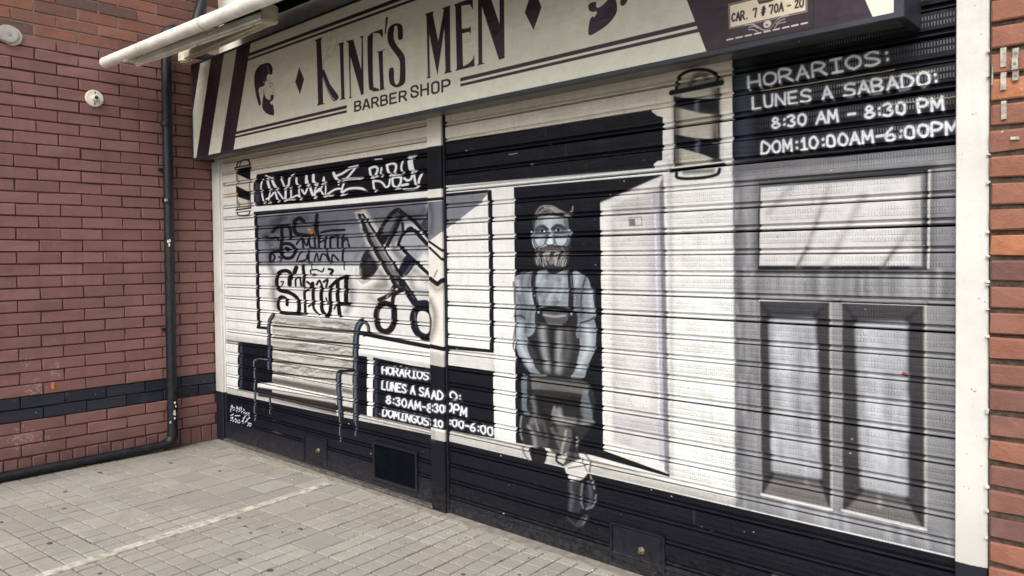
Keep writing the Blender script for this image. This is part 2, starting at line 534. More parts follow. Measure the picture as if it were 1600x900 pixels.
('S',(15,15,22),28.5,5,1.0,1,[1142,1347,1125,1392,1052,1403,967,1380,946,1310,982,1260,1121,1244,1218,1207,1243,1140,1224,1095],1.9),
('S',(15,15,22),24.7,5,1.0,1,[1233,1096,1023,1089,968,1119,960,1179,1009,1211,1073,1193,1081,1154],1.9),
('S',(15,15,22),34.2,5,1.0,1,[1124,1362,1122,1303],1.8),
('S',(15,15,22),32.3,5,1.0,1,[1189,1392,1216,1426],1.8),
('S',(15,15,22),11.4,5,1.0,1,[1011,1291,1040,1321,1003,1321],1.9),
('S',(15,15,22),24.7,5,1.0,1,[1305,1441,1311,1364,1309,1287],1.8),
('S',(15,15,22),15.2,5,1.0,1,[1203,1295,1205,1343,1258,1354,1274,1296],1.8),
('S',(15,15,22),20.9,5,1.0,1,[1317,1258,1320,1105],1.8),
('S',(15,15,22),17.1,5,1.0,1,[1334,1259,1404,1299,1353,1326],1.8),
('S',(15,15,22),24.7,5,1.0,1,[1421,1318,1427,1242,1426,1185],1.8),
('S',(15,15,22),19.0,5,1.0,1,[1417,1185,1433,1138,1482,1102],1.8),
('S',(15,15,22),15.2,5,1.0,1,[1365,1154,1417,1175],1.8),
('S',(15,15,22),15.2,5,1.0,1,[1471,1309,1505,1338,1537,1301],1.8),
('S',(15,15,22),26.6,5,1.0,1,[1529,1292,1526,1207,1532,1133,1580,1097],1.8),
('S',(15,15,22),17.1,5,1.0,1,[1555,1329,1604,1344,1586,1293],1.7),
('S',(15,15,22),26.6,5,1.0,1,[1634,1294,1632,1211,1630,1137,1596,1093],1.7),
('S',(15,15,22),13.3,5,1.0,1,[1584,1218,1599,1182],1.7),
('S',(15,15,22),28.5,5,1.0,1,[1723,1341,1720,1259,1726,1177,1739,1105],1.7),
('S',(15,15,22),24.7,5,1.0,1,[1651,1303,1715,1341,1793,1365,1831,1370],1.7),
('S',(15,15,22),30.4,5,1.0,1,[1820,1361,1818,1271,1816,1198],1.7),
('S',(15,15,22),20.9,5,1.0,1,[1726,1186,1849,1186],1.7),
('S',(15,15,22),11.4,5,1.0,1,[1406,1375,1399,1408,1474,1413,1540,1399,1565,1423],1.8),
('S',(15,15,22),19.0,5,1.0,1,[1622,1418,1669,1409,1637,1381],1.7),
('S',(15,15,22),17.1,5,1.0,1,[1423,1375,1448,1380],1.8),
('S',(15,15,22),13.3,5,1.0,1,[1678,1148,1694,1176],1.7),
('S',(15,15,22),13.3,5,1.0,1,[1241,1091,1329,1097],1.8),
('Q',(120,112,104),60,0.5,[1917,1324,1973,1411,2213,1422,2373,1372,2324,1290,2040,1284]),
('Q',(70,70,80),50,0.6,[1922,1496,2012,1570,2049,1633,1921,1475]),
('Q',(34,33,40),8,1.0,[1964,1432,2011,1517,2081,1558,2166,1536,2189,1463,2128,1390,2024,1347,1963,1378]),
('S',(96,94,98),16,40,0.6,1,[2061,1453,2079,1474],1.6),
('S',(17,18,27),10,8,0.8,1,[1938,1421,1927,1367,1988,1331,2076,1348],1.7),
('S',(238,236,230),10,12,0.7,1,[1944,1346,2005,1310,2127,1349],1.6),
('S',(70,62,58),26,50,0.6,1,[2143,1307,2244,1330,2196,1412],1.6),
('S',(70,62,58),26,50,0.65,1,[2482,1354,2526,1295,2645,1278],1.5),
('S',(60,54,52),24,44,0.7,1,[2516,1493,2606,1521,2679,1530],1.5),
('S',(60,54,52),24,50,0.5,1,[2373,1372,2452,1383,2544,1424],1.5),
('S',(70,62,58),22,50,0.45,1,[2073,1243,2157,1203,2120,1076,2203,997],1.6),
('S',(70,62,58),22,50,0.5,1,[2716,1213,2742,1109,2683,1019],1.5),
('S',(50,48,54),34,60,0.6,1,[2670,1781,2704,1683,2695,1588],1.5),
('S',(60,58,62),30,60,0.6,1,[2460,1761,2551,1738,2641,1782],1.5),
('S',(236,235,232),44,40,0.55,1,[2458,1672,2534,1660,2665,1564,2764,1501],1.5),
('S',(236,235,232),44,40,0.55,1,[2362,1564,2500,1468,2661,1371],1.5),
('S',(236,235,232),44,40,0.55,1,[2151,1614,2224,1556,2265,1561],1.6),
('S',(236,235,232),44,40,0.55,1,[2670,1800,2690,1732,2667,1636],1.5),
('S',(236,235,232),44,40,0.55,1,[1982,1762,2082,1590,2213,1443,2340,1306],1.6),
('S',(236,235,232),44,40,0.55,1,[2017,1776,2168,1624,2405,1383],1.6),
('S',(236,235,232),44,40,0.55,1,[1937,1410,1936,1346,2006,1315,2110,1348],1.7),
('Q',(60,58,64),6,1.0,[2151,1620,2236,1710,2335,1782,2406,1774,2398,1744,2283,1627,2225,1572]),
('Q',(118,118,126),14,0.7,[2210,1639,2253,1709,2318,1747,2334,1727,2267,1642]),
('P',(17,18,27),8,1.0,[2159,1619,2283,1632,2225,1572]),
('S',(17,18,27),24,5,1.0,1,[2151,1625,2253,1730,2351,1786,2406,1769],1.6),
('S',(17,18,27),24,6,1.0,1,[2257,1566,2332,1656,2398,1744],1.6),
('S',(58,54,56),30,60,0.55,1,[2536,1728,2667,1631,2779,1557],1.5),
('S',(58,54,56),30,50,0.45,1,[2330,1555,2484,1443,2632,1356],1.5),
('P',(160,162,169),10,0.95,[2370,1569,2411,1628,2466,1660,2519,1653,2665,1550,2778,1472,2775,1339,2662,1383,2500,1481]),
('P',(228,227,224),40,0.9,[2606,1521,2777,1453,2775,1329,2662,1383,2530,1461]),
('S',(17,18,27),16,5,1.0,1,[2405,1704,2411,1653,2370,1574],1.6),
('S',(17,18,27),22,5,1,0,[2406,1769,2520,1709,2666,1598],1.5),
('S',(17,18,27),30,6,1.0,1,[2466,1662,2489,1666],1.5),
('S',(17,18,27),24,5,1,0,[2458,1657,2519,1655,2665,1550],1.5),
('S',(17,18,27),22,5,1,0,[2370,1569,2500,1483,2662,1385],1.5),
('S',(17,18,27),18,5,1.0,1,[2370,1574,2411,1633,2466,1662],1.6),
('Q',(40,42,52),10,0.9,[2572,1688,2663,1810,2676,1751,2638,1647]),
('S',(140,142,150),8,12,0.6,1,[2580,1697,2641,1782],1.5),
('S',(120,122,132),8,8,0.5,1,[2485,1513,2577,1570],1.5),
('S',(120,122,132),8,8,0.5,1,[2516,1502,2562,1551],1.5),
('Q',(26,28,42),8,1.0,[2366,1403,2439,1503,2530,1468,2436,1378]),
('S',(90,110,140),8,10,0.6,1,[2421,1383,2499,1453],1.5),
('P',(112,110,114),5,1.0,[1973,1773,2009,1776,2216,1567,2397,1383,2396,1302,2340,1321,2214,1453,2082,1600]),
('S',(17,18,27),24,5,1,0,[1973,1773,2082,1600,2214,1453,2340,1316,2396,1302],1.6),
('S',(17,18,27),20,5,1,0,[2009,1771,2151,1630,2264,1504,2397,1383],1.6),
('Q',(70,66,70),8,0.9,[1989,1698,2082,1590,2214,1453,2325,1331,2388,1307,2325,1351,2149,1557]),
('S',(176,176,180),9,12,0.8,0,[2000,1761,2167,1593,2327,1423],1.6),
('S',(30,28,34),22,14,0.9,0,[2015,1676,2132,1547,2246,1422,2340,1321],1.6),
('S',(196,160,140),12,6,0.9,1,[1929,1788,2009,1787],1.7),
('S',(24,24,34),48,8,1.0,1,[2404,1333,2465,1274,2525,1216],1.5),
('S',(90,100,125),7,8,0.6,1,[2435,1313,2510,1245],1.5),
('S',(17,18,27),18,5,0.8,1,[2373,1362,2350,1367,2349,1352,2373,1352],1.6),
('S',(30,27,30),28,8,1.0,1,[2324,1311,2275,1259,2175,1225],1.6),
('S',(30,27,30),26,8,1.0,1,[2387,1292,2323,1260,2306,1208],1.6),
('S',(150,150,155),8,8,0.8,1,[2308,1300,2250,1242],1.6),
('S',(24,23,30),38,6,1.0,1,[2232,1206,2165,1183,2138,1119,2162,1047,2228,1025,2294,1055,2320,1127,2305,1188,2232,1206],1.6),
('S',(110,105,105),6,6,0.7,1,[2165,1162,2155,1088],1.6),
('S',(20,22,34),46,6,1.0,1,[2584,1198,2524,1176,2500,1106,2536,1039,2610,1014,2669,1037,2685,1106,2665,1172,2584,1198],1.5),
('S',(100,110,130),7,8,0.7,1,[2516,1156,2522,1077],1.5),
('Q',(24,26,40),10,1.0,[2525,1226,2630,1239,2658,1201,2539,1187]),
('S',(80,72,66),10,24,0.5,1,[2716,1223,2736,1166,2725,1079,2690,1019],1.5),
('P',(200,199,196),14,0.9,[61,875,809,878,2041,870,2802,860,2801,812,2040,833,58,801]),
('P',(120,118,118),10,0.5,[59,843,854,838,853,809,58,806]),
('P',(17,18,27),3,1.0,[337,834,2034,853,2024,466,321,447]),
('P',(17,18,27),3,1.0,[2098,854,2656,826,2757,823,2750,461,2649,469,2082,468]),
('S',(70,80,100),14,16,0.7,1,[387,814,374,460],2.0),
('S',(60,70,90),14,14,0.7,1,[2128,836,2119,477],1.6),
('P',(188,186,180),5,1,[42,439,321,449,2078,467,2750,469,2749,435,1995,422,41,397]),
('P',(17,18,27),3,1.0,[-26,394,1996,424,2749,438,2733,-387,-92,-1180]),
('P',(17,18,27),3,1.0,[0,0,2700,0,2700,390,0,390]),
('S',(215,222,235),7,4,0.9,0,[192,255,201,280,227,308,243,286],2.0),
('S',(215,222,235),7,4,0.9,0,[242,269,259,296],2.0),
('S',(215,222,235),7,4,0.9,0,[291,260,309,310,332,273,357,308],2.0),
('S',(215,222,235),7,4,0.9,0,[371,262,381,311],2.0),
('S',(215,222,235),7,4,0.9,0,[411,260,421,301],2.0),
('S',(215,222,235),7,4,0.9,0,[443,256,451,281,482,277,482,257],2.0),
('S',(215,222,235),7,4,0.9,0,[199,219,241,237],2.0),
('S',(215,222,235),7,4,0.9,0,[273,229,346,239],2.0),
('S',(215,222,235),7,4,0.9,0,[402,219,434,247],2.0),
('S',(215,222,235),7,4,0.9,0,[465,227,505,245],2.0),
('S',(215,222,235),7,4,0.9,0,[188,165,198,198,231,211,230,166,180,163],2.0),
('S',(215,222,235),7,4,0.9,0,[271,168,272,205,304,197,303,165],2.0),
('S',(215,222,235),7,4,0.9,0,[319,151,337,202],2.0),
('S',(215,222,235),7,4,0.9,0,[369,190,401,211,384,184],2.0),
('S',(215,222,235),7,4,0.9,0,[432,199,465,219],2.0),
('S',(215,222,235),7,4,0.9,0,[197,166,303,169,462,160,479,198],2.0),
('S',(215,222,235),7,4,0.9,0,[479,198,523,200],2.0),
('S',(215,222,235),7,4,0.9,0,[507,198,501,162],2.0),
('P',(188,185,180),6,1.0,[871,1066,1917,1070,1890,733,1695,725,853,558]),
('P',(188,185,180),5,1.0,[871,1072,1962,1078,1902,496,851,484]),
('S',(92,86,80),18,30,0.5,1,[870,1047,1438,1046,1917,1054],1.8),
('S',(24,22,26),13,6,0.95,1,[868,989,1437,996,1924,1005],1.8),
('S',(238,236,230),8,6,0.8,1,[879,970,1436,977,1915,987],1.8),
('S',(226,223,218),11.92,10,0.5,1,[1474,1022,1541,1023,1618,1032,1693,1027],1.7),
('S',(70,65,62),9.75,10,0.5,1,[1742,1030,1810,1041,1888,1031,1964,1034],1.7),
('S',(226,223,218),12.13,10,0.5,1,[907,1035,952,1047,1003,1027,1055,1042],1.9),
('S',(226,223,218),7.68,10,0.5,1,[1470,1046,1494,1056,1522,1033,1550,1044],1.8),
('S',(226,223,218),7.64,10,0.5,1,[1173,1009,1230,1008,1296,1005,1361,1007],1.8),
('S',(70,65,62),7.17,10,0.5,1,[1702,1043,1744,1055,1791,1045,1838,1044],1.7),
('S',(70,65,62),12.55,10,0.5,1,[896,1015,945,1022,1001,1017,1057,1019],1.9),
('S',(70,65,62),12.0,10,0.5,1,[1545,1050,1620,1052,1706,1060,1790,1051],1.7),
('S',(70,65,62),7.45,10,0.5,1,[1244,1025,1270,1023,1301,1027,1331,1024],1.8),
('S',(70,65,62),10.2,10,0.5,1,[1731,1019,1771,1021,1817,1024,1863,1019],1.7),
('S',(226,223,218),6.73,10,0.5,1,[1622,1020,1647,1028,1676,1015,1705,1018],1.7),
('S',(70,65,62),8.53,10,0.5,1,[1220,1011,1277,1023,1343,1018,1407,1019],1.8),
('S',(70,65,62),13.89,10,0.5,1,[1530,1014,1563,1018,1600,1012,1638,1019],1.7),
('S',(92,86,80),18,30,0.5,1,[867,958,1436,961,1914,972],1.8),
('S',(24,22,26),13,6,0.95,1,[865,900,1434,910,1922,923],1.8),
('S',(238,236,230),8,6,0.8,1,[876,881,1433,892,1913,905],1.8),
('S',(70,65,62),6.45,10,0.5,1,[1446,934,1495,934,1552,942,1607,939],1.8),
('S',(226,223,218),11.04,10,0.5,1,[1655,965,1715,968,1785,974,1853,971],1.7),
('S',(70,65,62),13.99,10,0.5,1,[1036,923,1081,924,1132,913,1184,928],1.8),
('S',(70,65,62),9.23,10,0.5,1,[1352,935,1404,948,1463,938,1522,935],1.8),
('S',(70,65,62),6.71,10,0.5,1,[1753,948,1801,958,1856,944,1910,949],1.7),
('S',(226,223,218),11.31,10,0.5,1,[1237,930,1307,934,1387,936,1465,935],1.8),
('S',(226,223,218),8.35,10,0.5,1,[1162,941,1233,941,1314,940,1394,947],1.8),
('S',(226,223,218),9.7,10,0.5,1,[901,932,945,933,995,928,1044,933],1.9),
('S',(226,223,218),8.8,10,0.5,1,[1225,936,1293,938,1370,931,1447,940],1.8),
('S',(70,65,62),7.33,10,0.5,1,[1766,936,1815,938,1870,929,1925,942],1.7),
('S',(70,65,62),12.24,10,0.5,1,[1530,940,1593,946,1665,939,1735,947],1.7),
('S',(226,223,218),6.22,10,0.5,1,[1472,936,1531,949,1598,939,1664,941],1.7),
('S',(70,65,62),9.77,10,0.5,1,[1104,931,1168,943,1241,941,1313,942],1.8),
('S',(92,86,80),18,30,0.5,1,[864,869,1433,876,1912,890],1.8),
('S',(24,22,26),13,6,0.95,1,[862,811,1431,825,1920,841],1.8),
('S',(238,236,230),8,6,0.8,1,[873,792,1431,807,1910,823],1.8),
('S',(70,65,62),9.72,10,0.5,1,[1194,867,1232,875,1274,864,1317,871],1.8),
('S',(70,65,62),8.23,10,0.5,1,[1118,835,1145,843,1176,840,1206,835],1.8),
('S',(70,65,62),10.36,10,0.5,1,[1247,874,1308,885,1377,875,1445,877],1.8),
('S',(226,223,218),8.96,10,0.5,1,[1635,870,1701,884,1775,872,1849,878],1.7),
('S',(70,65,62),13.15,10,0.5,1,[1749,852,1802,868,1863,862,1923,859],1.7),
('S',(226,223,218),9.01,10,0.5,1,[1462,876,1521,885,1588,883,1654,886],1.7),
('S',(226,223,218),10.77,10,0.5,1,[1762,875,1832,887,1912,872,1992,884],1.7),
('S',(70,65,62),8.29,10,0.5,1,[1284,864,1366,874,1458,877,1548,873],1.8),
('S',(226,223,218),6.11,10,0.5,1,[1310,866,1379,874,1458,874,1536,870],1.8),
('S',(70,65,62),13.91,10,0.5,1,[1605,876,1643,885,1685,873,1728,881],1.7),
('S',(70,65,62),12.08,10,0.5,1,[1488,858,1552,870,1625,862,1697,869],1.7),
('S',(70,65,62),11.96,10,0.5,1,[1175,852,1228,858,1289,862,1349,862],1.8),
('S',(70,65,62),6.12,10,0.5,1,[1320,841,1395,846,1481,848,1564,851],1.8),
('S',(92,86,80),18,30,0.5,1,[861,780,1430,791,1910,808],1.8),
('S',(24,22,26),13,6,0.95,1,[859,722,1429,740,1918,759],1.8),
('S',(238,236,230),8,6,0.8,1,[870,703,1428,721,1908,740],1.8),
('S',(226,223,218),9.08,10,0.5,1,[1540,774,1589,784,1646,770,1702,786],1.7),
('S',(226,223,218),11.56,10,0.5,1,[1171,753,1201,760,1236,756,1270,755],1.8),
('S',(70,65,62),9.98,10,0.5,1,[1709,799,1757,809,1811,807,1864,806],1.7),
('S',(226,223,218),12.33,10,0.5,1,[1628,799,1663,803,1704,807,1744,802],1.7),
('S',(70,65,62),12.74,10,0.5,1,[1764,768,1821,781,1887,771,1952,774],1.7),
('S',(226,223,218),7.2,10,0.5,1,[1544,794,1583,799,1628,796,1673,804],1.7),
('S',(70,65,62),6.58,10,0.5,1,[1466,795,1497,808,1531,792,1566,797],1.8),
('S',(70,65,62),10.8,10,0.5,1,[1683,798,1728,806,1780,792,1831,807],1.7),
('S',(226,223,218),10.05,10,0.5,1,[939,750,976,750,1018,748,1061,755],1.9),
('S',(226,223,218),10.14,10,0.5,1,[1140,763,1182,776,1229,769,1276,772],1.8),
('S',(226,223,218),6.68,10,0.5,1,[1564,793,1626,799,1696,804,1765,807],1.7),
('S',(70,65,62),8.59,10,0.5,1,[1441,786,1513,791,1596,801,1676,796],1.7),
('S',(226,223,218),7.78,10,0.5,1,[938,773,1024,790,1122,772,1218,785],1.9),
('S',(92,86,80),18,30,0.5,1,[858,691,1428,705,1908,725],1.8),
('S',(24,22,26),13,6,0.95,1,[856,633,1426,654,1916,676],1.8),
('S',(238,236,230),8,6,0.8,1,[867,614,1426,636,1906,658],1.8),
('S',(70,65,62),7.88,10,0.5,1,[1633,712,1688,724,1752,715,1815,725],1.7),
('S',(226,223,218),12.44,10,0.5,1,[1252,697,1325,709,1408,699,1490,712],1.8),
('S',(70,65,62),6.78,10,0.5,1,[1437,688,1502,705,1576,700,1649,706],1.7),
('S',(70,65,62),9.76,10,0.5,1,[1689,702,1751,705,1821,706,1891,715],1.7),
('S',(70,65,62),9.0,10,0.5,1,[1325,702,1359,710,1397,694,1436,712],1.8),
('S',(70,65,62),7.88,10,0.5,1,[1129,687,1165,694,1206,696,1247,689],1.8),
('S',(226,223,218),9.77,10,0.5,1,[1235,664,1301,667,1375,678,1448,676],1.8),
('S',(70,65,62),7.61,10,0.5,1,[1163,672,1232,690,1311,684,1388,691],1.8),
('S',(70,65,62),9.74,10,0.5,1,[1265,664,1311,676,1364,663,1417,672],1.8),
('S',(226,223,218),11.17,10,0.5,1,[1042,685,1110,696,1186,682,1263,704],1.8),
('S',(70,65,62),10.39,10,0.5,1,[941,658,994,658,1055,661,1115,671],1.9),
('S',(70,65,62),13.49,10,0.5,1,[975,689,1057,708,1151,703,1242,710],1.8),
('S',(70,65,62),8.45,10,0.5,1,[1263,701,1303,715,1349,710,1395,703],1.8),
('P',(70,62,58),26,0.85,[855,596,1682,601,1680,557,853,558]),
('P',(222,220,216),6,1.0,[636,535,853,552,1690,552,1689,524,634,497]),
('P',(50,44,44),14,0.95,[633,478,1679,506,1677,433,873,437,632,427]),
('S',(18,18,24),7,4,0.9,1,[647,501,1680,527],1.8),
('S',(225,224,220),12,10,0.9,1,[660,519,1661,537],1.8),
('P',(200,196,190),8,1.0,[1751,709,1871,710,1866,502,1745,498]),
('P',(60,54,52),22,0.8,[1749,620,1869,617,1868,584,1748,587]),
('P',(40,36,40),12,0.9,[1745,498,1875,498,1874,459,1744,459]),
('S',(22,24,36),30,5,1.0,1,[809,653,817,865,817,1001,883,1072],1.9),
('S',(120,132,150),7.2,15.0,0.75,1,[801,652,809,864,809,1001,875,1072],1.9),
('S',(22,24,36),40,5,1.0,1,[1899,409,1904,561,1909,757,1913,930,1934,1028,1980,1079],1.7),
('S',(120,132,150),9.6,20.0,0.75,1,[1893,408,1897,560,1902,756,1907,929,1927,1028,1973,1079],1.7),
('S',(22,24,36),22,5,1.0,1,[1997,1080,2049,1056,2056,1004],1.6),
('S',(120,132,150),5.28,11.0,0.75,1,[1991,1080,2043,1056,2050,1003],1.6),
('S',(17,18,27),14,5,1.0,1,[2056,1014,2003,984],1.6),
('S',(22,24,36),20,5,1.0,1,[595,237,591,403,598,595,607,708,788,726],1.9),
('S',(150,162,178),4.8,10.0,0.75,1,[586,236,582,402,589,594,598,707,780,725],1.9),
('S',(22,24,36),38,5,1.0,1,[1734,430,1718,539,1712,649,1723,717],1.7),
('S',(120,132,150),9.12,19.0,0.75,1,[1727,429,1711,538,1705,648,1716,716],1.7),
('S',(17,18,27),18,6,1.0,1,[1714,725,1890,749],1.7),
('S',(22,24,36),18,5,1.0,1,[1729,251,1724,362,1719,439],1.7),
('S',(130,142,158),4.32,9.0,0.75,1,[1722,250,1718,361,1712,438],1.7),
('S',(22,24,36),18,5,1.0,1,[1904,317,1903,409],1.7),
('S',(120,132,150),4.32,9.0,0.75,1,[1898,316,1897,408],1.7),
('S',(22,24,36),18,5,1.0,1,[821,319,813,430],1.9),
('S',(130,142,158),4.32,9.0,0.75,1,[813,318,805,429],1.9),
('P',(30,28,32),10,0.5,[849,434,1677,433,1677,422,849,421]),
('S',(232,234,240),19.0,15.2,0.07,0,[2189,759,2189,804],1.6),
('S',(232,234,240),9.5,4.5,0.95,0,[2189,759,2189,804],1.6),
('S',(232,234,240),19.0,15.2,0.07,0,[2232,759,2234,805],1.6),
('S',(232,234,240),9.5,4.5,0.95,0,[2232,759,2234,805],1.6),
('S',(232,234,240),19.0,15.2,0.07,0,[2189,782,2232,781],1.6),
('S',(232,234,240),9.5,4.5,0.95,0,[2189,782,2232,781],1.6),
('S',(232,234,240),19.0,15.2,0.07,1,[2267,759,2251,769,2248,782,2252,797,2268,805,2288,797,2292,783,2287,768,2266,758],1.6),
('S',(232,234,240),9.5,4.5,0.95,1,[2267,759,2251,769,2248,782,2252,797,2268,805,2288,797,2292,783,2287,768,2266,758],1.6),
('S',(232,234,240),19.0,15.2,0.07,1,[2302,759,2305,807,2332,805,2344,795,2331,783,2305,782],1.6),
('S',(232,234,240),9.5,4.5,0.95,1,[2302,759,2305,807,2332,805,2344,795,2331,783,2305,782],1.6),
('S',(232,234,240),19.0,15.2,0.07,0,[2323,784,2347,759],1.6),
('S',(232,234,240),9.5,4.5,0.95,0,[2323,784,2347,759],1.6),
('S',(232,234,240),19.0,15.2,0.07,0,[2361,760,2384,806,2404,761],1.6),
('S',(232,234,240),9.5,4.5,0.95,0,[2361,760,2384,806,2404,761],1.6),
('S',(232,234,240),19.0,15.2,0.07,0,[2371,778,2395,778],1.6),
('S',(232,234,240),9.5,4.5,0.95,0,[2371,778,2395,778],1.6),
('S',(232,234,240),19.0,15.2,0.07,1,[2419,760,2420,807,2446,807,2457,795,2446,783,2420,782],1.5),
('S',(232,234,240),9.5,4.5,0.95,1,[2419,760,2420,807,2446,807,2457,795,2446,783,2420,782],1.5),
('S',(232,234,240),19.0,15.2,0.07,0,[2439,783,2462,761],1.5),
('S',(232,234,240),9.5,4.5,0.95,0,[2439,783,2462,761],1.5),
('S',(232,234,240),19.0,15.2,0.07,0,[2482,807,2516,807],1.5),
('S',(232,234,240),9.5,4.5,0.95,0,[2482,807,2516,807],1.5),
('S',(232,234,240),19.0,15.2,0.07,0,[2497,761,2498,808],1.5),
('S',(232,234,240),9.5,4.5,0.95,0,[2497,761,2498,808],1.5),
('S',(232,234,240),19.0,15.2,0.07,0,[2481,760,2515,762],1.5),
('S',(232,234,240),9.5,4.5,0.95,0,[2481,760,2515,762],1.5),
('S',(232,234,240),19.0,15.2,0.07,1,[2551,761,2534,770,2529,784,2533,800,2550,807,2571,799,2574,785,2569,772,2548,762],1.5),
('S',(232,234,240),9.5,4.5,0.95,1,[2551,761,2534,770,2529,784,2533,800,2550,807,2571,799,2574,785,2569,772,2548,762],1.5),
('S',(232,234,240),19.0,15.2,0.07,1,[2626,803,2610,808,2590,801,2592,789,2623,781,2626,770,2607,762,2587,766],1.5),
('S',(232,234,240),9.5,4.5,0.95,1,[2626,803,2610,808,2590,801,2592,789,2623,781,2626,770,2607,762,2587,766],1.5),
('S',(232,234,240),19.0,15.2,0.07,0,[2652,772,2654,774],1.5),
('S',(232,234,240),9.5,4.5,0.95,0,[2652,772,2654,774],1.5),
('S',(232,234,240),19.0,15.2,0.07,0,[2652,794,2653,796],1.5),
('S',(232,234,240),9.5,4.5,0.95,0,[2652,794,2653,796],1.5),
('S',(232,234,240),19.0,15.2,0.07,0,[2192,711,2186,659,2219,658],1.6),
('S',(232,234,240),9.5,4.5,0.95,0,[2192,711,2186,659,2219,658],1.6),
('S',(232,234,240),19.0,15.2,0.07,1,[2241,712,2238,669,2254,659,2271,670,2277,710],1.6),
('S',(232,234,240),9.5,4.5,0.95,1,[2241,712,2238,669,2254,659,2271,670,2277,710],1.6),
('S',(232,234,240),19.0,15.2,0.07,0,[2286,660,2291,711,2321,659,2326,711],1.6),
('S',(232,234,240),9.5,4.5,0.95,0,[2286,660,2291,711,2321,659,2326,711],1.6),
('S',(232,234,240),19.0,15.2,0.07,0,[2372,710,2341,711,2336,661,2371,661],1.6),
('S',(232,234,240),9.5,4.5,0.95,0,[2372,710,2341,711,2336,661,2371,661],1.6),
('S',(232,234,240),19.0,15.2,0.07,0,[2337,687,2364,687],1.6),
('S',(232,234,240),9.5,4.5,0.95,0,[2337,687,2364,687],1.6),
('S',(232,234,240),19.0,15.2,0.07,1,[2424,704,2408,710,2394,703,2394,690,2417,681,2420,668,2403,661,2386,666],1.6),
('S',(232,234,240),9.5,4.5,0.95,1,[2424,704,2408,710,2394,703,2394,690,2417,681,2420,668,2403,661,2386,666],1.6),
('S',(232,234,240),19.0,15.2,0.07,0,[2468,662,2489,710,2506,662],1.5),
('S',(232,234,240),9.5,4.5,0.95,0,[2468,662,2489,710,2506,662],1.5),
('S',(232,234,240),19.0,15.2,0.07,0,[2478,680,2499,679],1.5),
('S',(232,234,240),9.5,4.5,0.95,0,[2478,680,2499,679],1.5),
('S',(232,234,240),19.0,15.2,0.07,1,[2588,704,2572,709,2557,704,2556,691,2582,681,2585,669,2570,661,2551,665],1.5),
('S',(232,234,240),9.5,4.5,0.95,1,[2588,704,2572,709,2557,704,2556,691,2582,681,2585,669,2570,661,2551,665],1.5),
('S',(232,234,240),19.0,15.2,0.07,0,[2600,661,2621,711,2637,663],1.5),
('S',(232,234,240),9.5,4.5,0.95,0,[2600,661,2621,711,2637,663],1.5),
('S',(232,234,240),19.0,15.2,0.07,0,[2608,679,2630,679],1.5),
('S',(232,234,240),9.5,4.5,0.95,0,[2608,679,2630,679],1.5),
('S',(232,234,240),19.0,15.2,0.07,1,[2249,598,2234,609,2250,621,2267,611,2250,599,2226,585,2245,573,2269,586,2250,600],1.6),
('S',(232,234,240),9.5,4.5,0.95,1,[2249,598,2234,609,2250,621,2267,611,2250,599,2226,585,2245,573,2269,586,2250,600],1.6),
('S',(232,234,240),19.0,15.2,0.07,0,[2298,582,2298,585],1.6),
('S',(232,234,240),9.5,4.5,0.95,0,[2298,582,2298,585],1.6),
('S',(232,234,240),19.0,15.2,0.07,0,[2301,607,2303,607],1.6),
('S',(232,234,240),9.5,4.5,0.95,0,[2301,607,2303,607],1.6),
('S',(232,234,240),19.0,15.2,0.07,1,[2325,616,2346,620,2360,609,2342,599,2360,587,2341,573,2319,579],1.6),
('S',(232,234,240),9.5,4.5,0.95,1,[2325,616,2346,620,2360,609,2342,599,2360,587,2341,573,2319,579],1.6),
('S',(232,234,240),19.0,15.2,0.07,1,[2401,573,2384,582,2381,596,2389,612,2404,620,2421,611,2424,596,2418,579,2401,572],1.6),
('S',(232,234,240),9.5,4.5,0.95,1,[2401,573,2384,582,2381,596,2389,612,2404,620,2421,611,2424,596,2418,579,2401,572],1.6),
('S',(232,234,240),19.0,15.2,0.07,0,[2441,572,2468,620,2487,572],1.5),
('S',(232,234,240),9.5,4.5,0.95,0,[2441,572,2468,620,2487,572],1.5),
('S',(232,234,240),19.0,15.2,0.07,0,[2454,590,2478,590],1.5),
('S',(232,234,240),9.5,4.5,0.95,0,[2454,590,2478,590],1.5),
('S',(232,234,240),19.0,15.2,0.07,0,[2504,572,2510,619,2529,586,2551,619,2556,573],1.5),
('S',(232,234,240),9.5,4.5,0.95,0,[2504,572,2510,619,2529,586,2551,619,2556,573],1.5),
('S',(232,234,240),19.0,15.2,0.07,0,[2575,595,2604,595],1.5),
('S',(232,234,240),9.5,4.5,0.95,0,[2575,595,2604,595],1.5),
('S',(232,234,240),19.0,15.2,0.07,1,[2641,597,2623,607,2639,619,2654,607,2639,596,2617,584,2638,570,2660,582,2640,596],1.5),
('S',(232,234,240),9.5,4.5,0.95,1,[2641,597,2623,607,2639,619,2654,607,2639,596,2617,584,2638,570,2660,582,2640,596],1.5),
('S',(232,234,240),19.0,15.2,0.07,1,[2188,489,2196,535,2219,533,2232,514,2218,493,2189,488],1.6),
('S',(232,234,240),9.5,4.5,0.95,1,[2188,489,2196,535,2219,533,2232,514,2218,493,2189,488],1.6),
('S',(232,234,240),19.0,15.2,0.07,1,[2265,488,2250,498,2246,511,2253,527,2272,534,2289,526,2292,511,2284,499,2264,488],1.6),
('S',(232,234,240),9.5,4.5,0.95,1,[2265,488,2250,498,2246,511,2253,527,2272,534,2289,526,2292,511,2284,499,2264,488],1.6),
('S',(232,234,240),19.0,15.2,0.07,0,[2302,489,2309,535,2325,503,2347,535,2348,490],1.6),
('S',(232,234,240),9.5,4.5,0.95,0,[2302,489,2309,535,2325,503,2347,535,2348,490],1.6),
('S',(232,234,240),19.0,15.2,0.07,0,[2374,534,2405,534],1.6),
